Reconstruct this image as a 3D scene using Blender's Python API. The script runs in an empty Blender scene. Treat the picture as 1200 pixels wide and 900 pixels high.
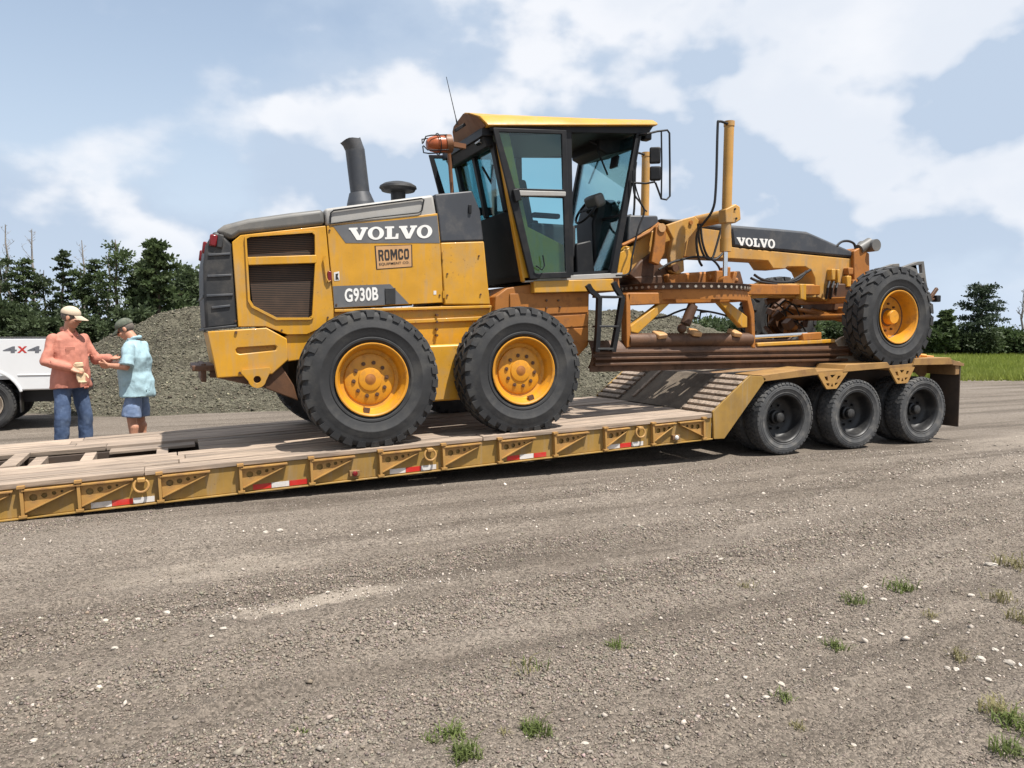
import bpy, bmesh, math, random
import numpy as np
from mathutils import Vector, Matrix, Euler, noise as mnoise
from mathutils.geometry import tessellate_polygon

random.seed(7)
rng = np.random.default_rng(11)
R = math.radians
scene = bpy.context.scene
col = scene.collection

# ------------------------------------------------------------------ camera
FOC, YAW, PITCH, CAM_H, CAM_Y = 900.0, R(24), math.atan(62 / 900), 1.555, -7.325
cam_data = bpy.data.cameras.new('camera')
cam_data.sensor_width = 36.0
cam_data.lens = 36.0 * FOC / 1200.0
cam_data.clip_start = 0.05
cam_data.clip_end = 6000
camera = bpy.data.objects.new('camera', cam_data)
camera.location = (0, CAM_Y, CAM_H)
camera.rotation_euler = (R(90) - PITCH, 0, -YAW)
col.objects.link(camera)
scene.camera = camera

# ------------------------------------------------------------------ light
SUN_ELEV = R(66)
SUN_AZ = math.atan2(0.50, -0.86)           # towards the sun, measured from +Y to +X
sun_dir = Vector((math.cos(SUN_ELEV) * math.sin(SUN_AZ), math.cos(SUN_ELEV) * math.cos(SUN_AZ), math.sin(SUN_ELEV)))
sun_data = bpy.data.lights.new('sun', 'SUN')
sun_data.energy = 4.8
sun_data.angle = R(0.55)
sun_data.color = (1.0, 0.955, 0.89)
sun = bpy.data.objects.new('sun', sun_data)
sun.rotation_euler = sun_dir.to_track_quat('Z', 'Y').to_euler()
sun.location = (0, 0, 60)
col.objects.link(sun)

scene.view_settings.view_transform = 'Standard'
scene.view_settings.look = 'None'
scene.view_settings.exposure = 0.70
scene.view_settings.gamma = 1.0
scene.view_settings.use_curve_mapping = False

world = bpy.data.worlds.new('World')
scene.world = world
world.use_nodes = True
world.cycles.sampling_method = 'MANUAL'
world.cycles.sample_map_resolution = 512


class NT:
    """small helper round a node tree"""
    def __init__(self, tree):
        self.t = tree
        self.n = tree.nodes
        self.l = tree.links

    def add(self, typ, **kw):
        n = self.n.new(typ)
        for k, v in kw.items():
            setattr(n, k, v)
        return n

    def put(self, sock, v):
        if hasattr(v, 'is_linked') or isinstance(v, bpy.types.NodeSocket):
            self.l.new(v, sock)
        else:
            if isinstance(v, (tuple, list)) and len(v) == 3 and sock.type == 'RGBA':
                v = (*v, 1)
            sock.default_value = v

    def math(self, op, a, b=0.0, c=None, clamp=False):
        n = self.add('ShaderNodeMath', operation=op, use_clamp=clamp)
        self.put(n.inputs[0], a)
        self.put(n.inputs[1], b)
        if c is not None:
            self.put(n.inputs[2], c)
        return n.outputs[0]

    def vmath(self, op, a, b=(0, 0, 0), out=0):
        n = self.add('ShaderNodeVectorMath', operation=op)
        self.put(n.inputs[0], a)
        self.put(n.inputs[1], b)
        return n.outputs[out]

    def noise(self, vec, scale, detail=4, rough=0.55, dist=0.0, lac=2.0):
        n = self.add('ShaderNodeTexNoise')
        self.put(n.inputs['Vector'], vec)
        n.inputs['Scale'].default_value = scale
        n.inputs['Detail'].default_value = detail
        n.inputs['Roughness'].default_value = rough
        n.inputs['Distortion'].default_value = dist
        n.inputs['Lacunarity'].default_value = lac
        return n.outputs['Fac']

    def voronoi(self, vec, scale, feature='F1', out='Distance'):
        n = self.add('ShaderNodeTexVoronoi', feature=feature)
        self.put(n.inputs['Vector'], vec)
        n.inputs['Scale'].default_value = scale
        return n.outputs[out]

    def remap(self, v, a, b, c=0.0, d=1.0, smooth=True):
        n = self.add('ShaderNodeMapRange')
        n.interpolation_type = 'SMOOTHSTEP' if smooth else 'LINEAR'
        self.put(n.inputs[0], v)
        for i, x in enumerate((a, b, c, d)):
            self.put(n.inputs[i + 1], x)
        return n.outputs[0]

    def mix(self, f, a, b):
        n = self.add('ShaderNodeMix', data_type='RGBA')
        self.put(n.inputs['Factor'], f)
        self.put(n.inputs[6], a)
        self.put(n.inputs[7], b)
        return n.outputs[2]

    def mapping(self, vec, scale=(1, 1, 1), loc=(0, 0, 0), rot=(0, 0, 0)):
        n = self.add('ShaderNodeMapping')
        self.put(n.inputs[0], vec)
        n.inputs['Scale'].default_value = scale
        n.inputs['Location'].default_value = loc
        n.inputs['Rotation'].default_value = rot
        return n.outputs[0]


def build_world():
    w = NT(world.node_tree)
    w.n.clear()
    out = w.add('ShaderNodeOutputWorld')
    bg = w.add('ShaderNodeBackground')
    bg.inputs['Strength'].default_value = 0.084
    w.l.new(bg.outputs[0], out.inputs[0])
    sky = w.add('ShaderNodeTexSky', sky_type='NISHITA')
    sky.sun_disc = False
    sky.sun_elevation = SUN_ELEV
    sky.sun_rotation = SUN_AZ
    sky.air_density = 1.25
    sky.dust_density = 1.6
    sky.ozone_density = 1.4
    d = w.add('ShaderNodeTexCoord').outputs['Generated']
    d = w.vmath('NORMALIZE', d)
    sep = w.add('ShaderNodeSeparateXYZ')
    w.l.new(d, sep.inputs[0])
    # cumulus seen from the side: puffy noise in direction space, a little flattened
    base = w.mapping(d, scale=(1, 1, 1.55), loc=CLOUD_LOC)
    big = w.noise(base, 4.2, 8, 0.51, 0.0)
    up = w.vmath('ADD', base, (0.008, -0.016, 0.05))
    big_up = w.noise(up, 4.4, 4, 0.5, 0.0)
    wide = w.noise(w.mapping(d, scale=(1, 1, 2.2), loc=(3.1, 9.2, 1.4)), 1.7, 2, 0.5)
    dens = w.math('ADD', w.math('MULTIPLY', big, 0.72), w.math('MULTIPLY', wide, 0.50))
    # more open blue towards the upper left of the view, thicker cloud ahead and to the right
    for v, c, amt in SKY_MASSES:
        v = Vector(v).normalized()
        dot = w.vmath('DOT_PRODUCT', d, tuple(v), out=1)
        dens = w.math('ADD', dens, w.math('MULTIPLY', w.remap(dot, c, 0.9995), amt))
    cover = w.remap(dens, COVER[0], COVER[1])
    shade = w.math('SUBTRACT', big, big_up)
    lit = w.remap(shade, -0.07, 0.06)
    thick = w.remap(dens, COVER[1] + 0.02, COVER[1] + 0.17)
    lit = w.math('SUBTRACT', lit, w.math('MULTIPLY', thick, 0.30), clamp=True)
    ccol = w.mix(lit, CLOUD_DARK, CLOUD_LIGHT)
    skyc = w.vmath('MULTIPLY', sky.outputs[0], SKY_TINT)
    # thin veil of high haze over the blue
    haze = w.remap(sep.outputs[2], 0.0, 0.42, 0.95, 0.40)
    skyc = w.mix(haze, skyc, HAZE_COL)
    cover = w.math('MULTIPLY', cover, w.remap(sep.outputs[2], -0.02, 0.14, 0.35, 0.95))
    colr = w.mix(cover, skyc, ccol)
    w.l.new(colr, bg.inputs['Color'])


def pix_dir(px, py):
    x, y = (px - 600) / FOC, (450 - py) / FOC
    h = math.cos(PITCH) + y * math.sin(PITCH)
    z = -math.sin(PITCH) + y * math.cos(PITCH)
    return (x * math.cos(YAW) + h * math.sin(YAW), -x * math.sin(YAW) + h * math.cos(YAW), z)


SKY_MASSES = [(pix_dir(190, 40), 0.965, -0.11), (pix_dir(440, 120), 0.975, 0.085), (pix_dir(760, 60), 0.97, 0.06), (pix_dir(1000, 120), 0.96, 0.075), (pix_dir(840, 200), 0.98, 0.04), (pix_dir(1150, 290), 0.975, -0.05)]
COVER = (0.445, 0.585)
CLOUD_LOC = (0.35, 1.9, 0.4)
CLOUD_LIGHT = (6.9, 7.05, 7.4)
CLOUD_DARK = (4.0, 4.8, 5.95)
HAZE_COL = (4.9, 5.75, 6.95)
SKY_TINT = (1.0, 1.0, 1.0)
build_world()

# ------------------------------------------------------------------ photo pixel -> place on a known plane


def ray(px, py):
    x, y = (px - 600) / FOC, (450 - py) / FOC
    h = math.cos(PITCH) + y * math.sin(PITCH)
    z = -math.sin(PITCH) + y * math.cos(PITCH)
    return (x * math.cos(YAW) + h * math.sin(YAW), -x * math.sin(YAW) + h * math.cos(YAW), z)


def yp(px, py, Y):
    d = ray(px, py)
    t = (Y - CAM_Y) / d[1]
    return Vector((d[0] * t, Y, CAM_H + d[2] * t))


def zp(px, py, Z=0.0):
    d = ray(px, py)
    t = (Z - CAM_H) / d[2]
    return Vector((d[0] * t, CAM_Y + d[1] * t, Z))


def dp(px, dist, z=0.0):
    """ground point under picture column px at forward distance dist"""
    x = (px - 600) / FOC * dist
    return Vector((x * math.cos(YAW) + dist * math.sin(YAW), CAM_Y - x * math.sin(YAW) + dist * math.cos(YAW), z))


def pl(pts, Y):
    """list of pixels -> list of (x, z) on the plane Y"""
    return [(p.x, p.z) for p in (yp(a, b, Y) for a, b in pts)]


# ------------------------------------------------------------------ materials
MATS = {}
DUST = (0.27, 0.235, 0.19)


def paint(name, base, rough=0.45, metal=0.0, var=0.12, vscale=3.0, dirt=None, dirt_amt=0.0, dirt_scale=4.0, bump=0.0, bscale=60.0,
          coat=0.0, spec=0.5, streak=False, chips=None):
    m = bpy.data.materials.new(name)
    m.use_nodes = True
    t = NT(m.node_tree)
    b = t.n['Principled BSDF']
    co = t.add('ShaderNodeTexCoord').outputs['Object']
    n1 = t.noise(co, vscale, 5, 0.6)
    dark = tuple(c * (1 - var) for c in base)
    lite = tuple(min(1, c * (1 + var)) for c in base)
    c = t.mix(t.remap(n1, 0.3, 0.7), dark, lite)
    if dirt:
        v = t.mapping(co, scale=(1, 1, 0.25)) if streak else co
        n2 = t.noise(v, dirt_scale, 8, 0.68)
        f = t.math('MULTIPLY', t.remap(n2, 0.45, 0.72), dirt_amt)
        c = t.mix(f, c, dirt)
        rr = t.math('ADD', t.math('MULTIPLY', f, 0.35), rough, clamp=True)
        t.l.new(rr, b.inputs['Roughness'])
    else:
        t.l.new(t.remap(n1, 0.2, 0.8, max(0.02, rough - 0.06), min(1, rough + 0.06)), b.inputs['Roughness'])
    if chips:                                        # chipped and rubbed paint, rain streaks of dust
        n3 = t.noise(co, 26, 7, 0.72)
        n4 = t.noise(co, 1.7, 3, 0.5)
        c = t.mix(t.math('MULTIPLY', t.math('MULTIPLY', t.remap(n3, 0.60, 0.68), t.remap(n4, 0.42, 0.62)), 0.8), c, chips)
        n5 = t.noise(t.mapping(co, scale=(9, 9, 0.8)), 2.0, 6, 0.6)
        c = t.mix(t.math('MULTIPLY', t.remap(n5, 0.48, 0.72), 0.30), c, DUST)
    t.l.new(c, b.inputs['Base Color'])
    b.inputs['Metallic'].default_value = metal
    b.inputs['Specular IOR Level'].default_value = spec
    b.inputs['Coat Weight'].default_value = coat
    if bump:
        bp = t.add('ShaderNodeBump')
        bp.inputs['Strength'].default_value = bump
        bp.inputs['Distance'].default_value = 0.01
        t.l.new(t.noise(co, bscale, 5, 0.6), bp.inputs['Height'])
        t.l.new(bp.outputs[0], b.inputs['Normal'])
    MATS[name] = m
    return m


paint('grader_yellow', (0.515, 0.255, 0.014), 0.42, dirt=(0.36, 0.235, 0.10), dirt_amt=0.55, dirt_scale=2.6, var=0.09, coat=0.08, chips=(0.16, 0.075, 0.03))
paint('grader_yellow_dusty', (0.47, 0.245, 0.05), 0.55, dirt=(0.31, 0.21, 0.115), dirt_amt=0.75, dirt_scale=3.5, var=0.12, chips=(0.14, 0.07, 0.03))
paint('grader_yellow_worn', (0.34, 0.125, 0.017), 0.55, dirt=(0.13, 0.055, 0.022), dirt_amt=0.75, dirt_scale=6.0, var=0.16)
paint('rim_orange', (0.57, 0.245, 0.012), 0.42, dirt=(0.27, 0.12, 0.03), dirt_amt=0.6, dirt_scale=9.0, var=0.1)
paint('brown_worn_steel', (0.092, 0.042, 0.019), 0.55, dirt=(0.035, 0.018, 0.011), dirt_amt=0.7, dirt_scale=7.0, var=0.25, bump=0.15)
paint('bright_scoured_steel', (0.5, 0.44, 0.36), 0.4, metal=0.6, dirt=(0.30, 0.16, 0.07), dirt_amt=0.6, dirt_scale=10)
paint('chrome_rod', (0.75, 0.75, 0.74), 0.18, metal=1.0, var=0.04)
paint('hood_light_grey', (0.33, 0.32, 0.30), 0.5, dirt=DUST, dirt_amt=0.3, var=0.06)
paint('hood_grey', (0.115, 0.112, 0.105), 0.5, dirt=DUST, dirt_amt=0.35, var=0.08)
paint('band_grey', (0.105, 0.108, 0.115), 0.5, dirt=DUST, dirt_amt=0.2, var=0.06)
paint('dark_grey', (0.040, 0.044, 0.052), 0.48, dirt=DUST, dirt_amt=0.16, var=0.1)
paint('cab_black', (0.009, 0.0095, 0.011), 0.5, dirt=DUST, dirt_amt=0.05, var=0.2, spec=0.3)
paint('black_plastic', (0.018, 0.019, 0.021), 0.55, dirt=DUST, dirt_amt=0.16, var=0.2, bump=0.1)
paint('rubber_hose', (0.012, 0.012, 0.013), 0.5, var=0.2)
paint('tyre_rubber', (0.022, 0.0225, 0.024), 0.72, dirt=(0.095, 0.09, 0.08), dirt_amt=0.5, dirt_scale=3.2, var=0.2, bump=0.15, bscale=40)
paint('trailer_tyre_rubber', (0.055, 0.056, 0.058), 0.8, dirt=(0.17, 0.16, 0.145), dirt_amt=0.7, dirt_scale=7.0, var=0.2, bump=0.15, bscale=40)
paint('trailer_rim_black', (0.009, 0.009, 0.010), 0.5, dirt=(0.10, 0.095, 0.085), dirt_amt=0.35, dirt_scale=6.0)
paint('trailer_yellow', (0.295, 0.172, 0.036), 0.5, dirt=(0.20, 0.125, 0.05), dirt_amt=0.5, dirt_scale=3.5, var=0.14, chips=(0.13, 0.065, 0.03))
paint('trailer_yellow_bracket', (0.36, 0.20, 0.055), 0.55, dirt=(0.22, 0.11, 0.05), dirt_amt=0.7, dirt_scale=8, var=0.16)
paint('trailer_rust', (0.225, 0.128, 0.052), 0.7, dirt=(0.10, 0.048, 0.026), dirt_amt=0.7, dirt_scale=5, var=0.2, bump=0.2)
paint('trailer_dark_frame', (0.05, 0.035, 0.026), 0.75, dirt=(0.10, 0.06, 0.035), dirt_amt=0.6, dirt_scale=5, var=0.2)
paint('cover_gold', (0.29, 0.162, 0.05), 0.6, dirt=(0.15, 0.072, 0.032), dirt_amt=0.65, dirt_scale=4, var=0.18, bump=0.15)
paint('dirt_mat', (0.125, 0.098, 0.072), 0.95, dirt=(0.20, 0.165, 0.125), dirt_amt=0.6, dirt_scale=9, var=0.3, bump=0.6, bscale=45)
paint('tape_red', (0.50, 0.022, 0.016), 0.35, dirt=DUST, dirt_amt=0.25, var=0.1)
paint('tape_white', (0.62, 0.60, 0.58), 0.35, dirt=DUST, dirt_amt=0.5, var=0.05, dirt_scale=12)
paint('lens_red', (0.15, 0.007, 0.009), 0.2, var=0.1)
paint('lens_amber', (0.32, 0.075, 0.02), 0.25, var=0.15, dirt=(0.1, 0.03, 0.015), dirt_amt=0.4)
paint('letter_white', (0.74, 0.73, 0.70), 0.5, dirt=DUST, dirt_amt=0.15, var=0.02)
paint('letter_black', (0.02, 0.016, 0.014), 0.5, var=0.1)
paint('decal_tan', (0.48, 0.27, 0.115), 0.5, dirt=DUST, dirt_amt=0.3, var=0.08)
paint('brown_pole_roof_shade', (0.16, 0.062, 0.02), 0.5, dirt=(0.1, 0.05, 0.03), dirt_amt=0.5)
paint('truck_white', (0.66, 0.665, 0.67), 0.22, var=0.015, coat=0.6)
paint('truck_black', (0.012, 0.012, 0.013), 0.5, dirt=DUST, dirt_amt=0.15)
paint('truck_glass', (0.01, 0.012, 0.014), 0.06, var=0.05)
paint('decal_grey', (0.12, 0.125, 0.14), 0.4, var=0.05)
paint('skin', (0.44, 0.215, 0.135), 0.55, var=0.12, vscale=9, bump=0.1, bscale=150)
paint('hair_grey', (0.12, 0.10, 0.085), 0.8, var=0.3, vscale=60)
paint('eye_dark', (0.02, 0.015, 0.012), 0.3, var=0.05)
paint('lip', (0.30, 0.11, 0.085), 0.5, var=0.08)
paint('shirt_coral', (0.45, 0.175, 0.125), 0.85, var=0.14, vscale=7, bump=0.6, bscale=14)
paint('shirt_blue', (0.30, 0.435, 0.485), 0.85, var=0.10, vscale=7, bump=0.6, bscale=14)
paint('jeans', (0.052, 0.085, 0.165), 0.9, dirt=(0.14, 0.19, 0.29), dirt_amt=0.6, dirt_scale=7, var=0.2, bump=0.5, bscale=26)
paint('shorts_denim', (0.15, 0.215, 0.36), 0.9, dirt=(0.30, 0.37, 0.50), dirt_amt=0.5, dirt_scale=7, var=0.2, bump=0.5, bscale=26)
paint('cap_tan', (0.52, 0.42, 0.31), 0.85, var=0.08)
paint('cap_camo', (0.085, 0.10, 0.075), 0.9, dirt=(0.18, 0.17, 0.13), dirt_amt=0.7, dirt_scale=16, var=0.3, vscale=14)
paint('boot_leather', (0.07, 0.04, 0.022), 0.6, var=0.2)
paint('glove_pale', (0.55, 0.42, 0.27), 0.85, var=0.15, vscale=20)
paint('pale_stone', (0.42, 0.375, 0.32), 0.85, var=0.2, vscale=30, bump=0.4, bscale=80)
paint('bark', (0.105, 0.078, 0.055), 0.9, var=0.3, vscale=12, bump=0.6, bscale=25)
paint('bark_grey', (0.22, 0.20, 0.18), 0.9, var=0.2, vscale=10)
paint('seat_fabric', (0.022, 0.023, 0.026), 0.9, var=0.2)
paint('strap_orange', (0.62, 0.24, 0.03), 0.6, var=0.15)


def wood_mat(name, base, grey, axis_scale=(0.6, 14, 14)):
    m = bpy.data.materials.new(name)
    m.use_nodes = True
    t = NT(m.node_tree)
    b = t.n['Principled BSDF']
    tc = t.add('ShaderNodeTexCoord')
    oi = t.add('ShaderNodeObjectInfo')
    off = t.vmath('SCALE', (7.3, 3.1, 5.7))
    t.put(off.node.inputs['Scale'], oi.outputs['Random'])
    co = t.vmath('ADD', tc.outputs['Object'], off)
    g = t.noise(t.mapping(co, scale=axis_scale), 2.2, 8, 0.65, 0.6)
    st = t.noise(co, 2.4, 6, 0.65)
    c = t.mix(t.remap(g, 0.36, 0.60), tuple(x * 0.42 for x in base), base)
    c = t.mix(t.math('MULTIPLY', t.remap(st, 0.42, 0.7), 0.6), c, grey)
    hs = t.add('ShaderNodeHueSaturation')
    t.l.new(c, hs.inputs['Color'])
    t.l.new(t.math('ADD', t.math('MULTIPLY', oi.outputs['Random'], 0.4), 0.78), hs.inputs['Value'])
    t.l.new(hs.outputs[0], b.inputs['Base Color'])
    b.inputs['Roughness'].default_value = 0.9
    bp = t.add('ShaderNodeBump')
    bp.inputs['Strength'].default_value = 0.5
    bp.inputs['Distance'].default_value = 0.008
    t.l.new(g, bp.inputs['Height'])
    t.l.new(bp.outputs[0], b.inputs['Normal'])
    MATS[name] = m


wood_mat('deck_wood', (0.375, 0.29, 0.22), (0.235, 0.185, 0.148), (0.5, 11, 11))


def glass_mat(name, tint, refl=0.10):
    m = bpy.data.materials.new(name)
    m.use_nodes = True
    t = NT(m.node_tree)
    t.n.clear()
    out = t.add('ShaderNodeOutputMaterial')
    tr = t.add('ShaderNodeBsdfTransparent')
    tr.inputs[0].default_value = (*tint, 1)
    gl = t.add('ShaderNodeBsdfGlossy')
    gl.inputs['Roughness'].default_value = 0.03
    lw = t.add('ShaderNodeLayerWeight')
    lw.inputs[0].default_value = 0.25
    mx = t.add('ShaderNodeMixShader')
    t.l.new(t.math('ADD', t.math('MULTIPLY', lw.outputs['Fresnel'], 0.6), refl * 0.4, clamp=True), mx.inputs[0])
    t.l.new(tr.outputs[0], mx.inputs[1])
    t.l.new(gl.outputs[0], mx.inputs[2])
    t.l.new(mx.outputs[0], out.inputs[0])
    MATS[name] = m


glass_mat('cab_glass', (0.62, 0.85, 0.88))
glass_mat('mirror_dark_glass', (0.5, 0.6, 0.6), 0.8)


def screen_mat():
    m = bpy.data.materials.new('radiator_mesh')
    m.use_nodes = True
    t = NT(m.node_tree)
    b = t.n['Principled BSDF']
    co = t.add('ShaderNodeTexCoord').outputs['Object']
    w = t.add('ShaderNodeTexWave')
    w.bands_direction = 'Z'
    w.inputs['Scale'].default_value = 14
    t.l.new(co, w.inputs[0])
    f = t.remap(w.outputs['Fac'], 0.3, 0.7)
    n = t.noise(co, 5, 5)
    c = t.mix(f, (0.012, 0.009, 0.007), (0.060, 0.034, 0.020))
    c = t.mix(t.math('MULTIPLY', t.remap(n, 0.45, 0.75), 0.6), c, (0.075, 0.045, 0.028))
    t.l.new(c, b.inputs['Base Color'])
    b.inputs['Roughness'].default_value = 0.8
    MATS['radiator_mesh'] = m


screen_mat()


# ------------------------------------------------------------------ mesh builder
class MB:
    def __init__(self):
        self.v, self.f = [], []

    def add(self, verts, faces):
        o = len(self.v)
        self.v += [Vector(x) for x in verts]
        self.f += [tuple(i + o for i in f) for f in faces]
        return self

    def box(self, a, b):
        (x0, y0, z0), (x1, y1, z1) = a, b
        v = [(x, y, z) for z in (z0, z1) for y in (y0, y1) for x in (x0, x1)]
        return self.add(v, [(0, 2, 3, 1), (4, 5, 7, 6), (0, 1, 5, 4), (2, 6, 7, 3), (0, 4, 6, 2), (1, 3, 7, 5)])

    def obox(self, c, size, rot=(0, 0, 0)):
        m = Euler(rot).to_matrix()
        s = Vector(size) / 2
        v = [Vector(c) + m @ Vector((x * s.x, y * s.y, z * s.z)) for z in (-1, 1) for y in (-1, 1) for x in (-1, 1)]
        return self.add(v, [(0, 2, 3, 1), (4, 5, 7, 6), (0, 1, 5, 4), (2, 6, 7, 3), (0, 4, 6, 2), (1, 3, 7, 5)])

    def bar(self, p0, p1, w, h, upv=(0, 0, 1)):
        """rectangular bar from p0 to p1"""
        p0, p1 = Vector(p0), Vector(p1)
        d = (p1 - p0).normalized()
        u = Vector(upv)
        s = d.cross(u)
        if s.length < 1e-4:
            s = d.cross(Vector((0, 1, 0)))
        s.normalize()
        u = s.cross(d).normalized()
        v = []
        for p in (p0, p1):
            for a, b in ((-1, -1), (1, -1), (1, 1), (-1, 1)):
                v.append(p + s * a * w / 2 + u * b * h / 2)
        return self.add(v, [(3, 2, 1, 0), (4, 5, 6, 7), (0, 1, 5, 4), (1, 2, 6, 5), (2, 3, 7, 6), (3, 0, 4, 7)])

    def prism(self, poly, y0, y1, holes=(), poly1=None):
        """poly in (x, z); extruded along Y; optional through holes; poly1 = other end's outline"""
        loops = [list(poly)] + [list(h) for h in holes]
        loops1 = [list(poly1)] + [list(h) for h in holes] if poly1 else loops
        flat = [p for lp in loops for p in lp]
        flat1 = [p for lp in loops1 for p in lp]
        n = len(flat)
        verts = [(x, y0, z) for x, z in flat] + [(x, y1, z) for x, z in flat1]
        faces = []
        if holes:
            tri = tessellate_polygon([[Vector((x, z, 0)) for x, z in lp] for lp in loops])
            for t in tri:
                faces.append(tuple(t))
                faces.append(tuple(i + n for i in reversed(t)))
        else:
            faces.append(tuple(range(n)))
            faces.append(tuple(reversed(range(n, 2 * n))))
        o = 0
        for lp in loops:
            k = len(lp)
            for i in range(k):
                a, b = o + i, o + (i + 1) % k
                faces.append((a, b, b + n, a + n))
            o += k
        return self.add(verts, faces)

    def cyl(self, p0, p1, r0, r1=None, n=16, cap=True):
        r1 = r0 if r1 is None else r1
        p0, p1 = Vector(p0), Vector(p1)
        d = (p1 - p0).normalized()
        a = d.orthogonal().normalized()
        b = d.cross(a)
        v = []
        for p, r in ((p0, r0), (p1, r1)):
            for i in range(n):
                t = 2 * math.pi * i / n
                v.append(p + (a * math.cos(t) + b * math.sin(t)) * r)
        f = [(i, (i + 1) % n, n + (i + 1) % n, n + i) for i in range(n)]
        if cap:
            f += [tuple(reversed(range(n))), tuple(range(n, 2 * n))]
        return self.add(v, f)

    def tube(self, pts, r, n=8, closed=False):
        pts = [Vector(p) for p in pts]
        rs = r if isinstance(r, (list, tuple)) else [r] * len(pts)
        m = len(pts)
        v = []
        a = None
        for i, p in enumerate(pts):
            if closed:
                t = pts[(i + 1) % m] - pts[i - 1]
            else:
                t = pts[min(i + 1, m - 1)] - pts[max(i - 1, 0)]
            t.normalize()
            if a is None:
                a = t.orthogonal().normalized()
            a = (a - t * a.dot(t))
            if a.length < 1e-5:
                a = t.orthogonal()
            a.normalize()
            b = t.cross(a)
            for k in range(n):
                q = 2 * math.pi * k / n
                v.append(p + (a * math.cos(q) + b * math.sin(q)) * rs[i])
        f = []
        for i in range(m if closed else m - 1):
            j = (i + 1) % m
            for k in range(n):
                k2 = (k + 1) % n
                f.append((i * n + k, i * n + k2, j * n + k2, j * n + k))
        if not closed:
            f += [tuple(reversed(range(n))), tuple(range((m - 1) * n, m * n))]
        return self.add(v, f)

    def lathe(self, prof, n=32, axis='Y', c=(0, 0, 0)):
        """prof: list of (r, h); revolved round axis through c"""
        c = Vector(c)
        v = []
        for r, h in prof:
            for i in range(n):
                t = 2 * math.pi * i / n
                a, b = r * math.cos(t), r * math.sin(t)
                v.append(c + Vector((a, h, b) if axis == 'Y' else (a, b, h) if axis == 'Z' else (h, a, b)))
        f = []
        for j in range(len(prof) - 1):
            for i in range(n):
                i2 = (i + 1) % n
                f.append((j * n + i, j * n + i2, (j + 1) * n + i2, (j + 1) * n + i))
        return self.add(v, f)

    def ball(self, c, r, n=12, m=8, sc=(1, 1, 1), rot=None):
        c = Vector(c)
        mt = Euler(rot).to_matrix() if rot else Matrix.Identity(3)
        v, f = [], []
        for j in range(1, m):
            ph = math.pi * j / m
            for i in range(n):
                t = 2 * math.pi * i / n
                q = Vector((math.sin(ph) * math.cos(t) * sc[0], math.sin(ph) * math.sin(t) * sc[1], math.cos(ph) * sc[2])) * r
                v.append(c + mt @ q)
        top, bot = len(v), len(v) + 1
        v += [c + mt @ Vector((0, 0, r * sc[2])), c + mt @ Vector((0, 0, -r * sc[2]))]
        for j in range(m - 2):
            for i in range(n):
                i2 = (i + 1) % n
                f.append((j * n + i, (j + 1) * n + i, (j + 1) * n + i2, j * n + i2))
        for i in range(n):
            i2 = (i + 1) % n
            f.append((top, i, i2))
            f.append((bot, (m - 2) * n + i2, (m - 2) * n + i))
        return self.add(v, f)

    def mesh(self, name, mat, origin=(0, 0, 0), angle=35, recalc=True):
        me = bpy.data.meshes.new(name)
        o = Vector(origin)
        me.from_pydata([v - o for v in self.v], [], self.f)
        if recalc:
            bm = bmesh.new()
            bm.from_mesh(me)
            bmesh.ops.remove_doubles(bm, verts=bm.verts, dist=1e-6)
            bmesh.ops.recalc_face_normals(bm, faces=bm.faces)
            bm.to_mesh(me)
            bm.free()
        me.materials.append(MATS[mat])
        me.polygons.foreach_set('use_smooth', [True] * len(me.polygons))
        me.set_sharp_from_angle(angle=R(angle))
        me.update()
        return me


def smooth_path(pts, k=5):
    pts = [Vector(p) for p in pts]
    if len(pts) < 3:
        return pts
    out = []
    for i in range(len(pts) - 1):
        a, b, c, d = pts[max(i - 1, 0)], pts[i], pts[i + 1], pts[min(i + 2, len(pts) - 1)]
        for j in range(k):
            t = j / k
            out.append(0.5 * ((2 * b) + (c - a) * t + (2 * a - 5 * b + 4 * c - d) * t * t + (3 * b - a - 3 * c + d) * t ** 3))
    return out + [pts[-1]]


def root(name, label, cat, loc, group=None):
    o = bpy.data.objects.new(name, None)
    o.empty_display_size = 0.2
    o.location = loc
    col.objects.link(o)
    tag(o, label, cat, group)
    return o


def tag(o, label=None, cat=None, group=None, kind=None):
    if label:
        o['label'] = label
    if cat:
        o['category'] = cat
    if group:
        o['group'] = group
    if kind:
        o['kind'] = kind
    return o


def org(o):
    """world position of an unrotated parent chain"""
    p = Vector((0, 0, 0))
    while o is not None:
        p += o.location
        o = o.parent
    return p


def part(name, mb, mat, parent=None, bev=0.0, angle=35, label=None, seg=2, recalc=True):
    me = mb.mesh(name, mat, org(parent), angle, recalc) if isinstance(mb, MB) else mb
    o = bpy.data.objects.new(name, me)
    col.objects.link(o)
    o.parent = parent
    if bev:
        b = o.modifiers.new('bevel', 'BEVEL')
        b.width = bev
        b.segments = seg
        b.limit_method = 'ANGLE'
        b.angle_limit = R(40)
        b.harden_normals = False
    if label:
        o['label'] = label
    return o


def copy_tree(o, parent=None):
    c = o.copy()
    col.objects.link(c)
    c.parent = parent
    for ch in list(o.children):
        copy_tree(ch, c)
    return c


def circle2(cx, cz, r, n=12, sx=1.0, sz=1.0):
    return [(cx + r * sx * math.cos(2 * math.pi * i / n), cz + r * sz * math.sin(2 * math.pi * i / n)) for i in range(n)]


def grow(poly, d):
    cx = sum(p[0] for p in poly) / len(poly)
    cz = sum(p[1] for p in poly) / len(poly)
    out = []
    for x, z in poly:
        l = math.hypot(x - cx, z - cz)
        out.append((x + (x - cx) / l * d, z + (z - cz) / l * d))
    return out


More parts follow.
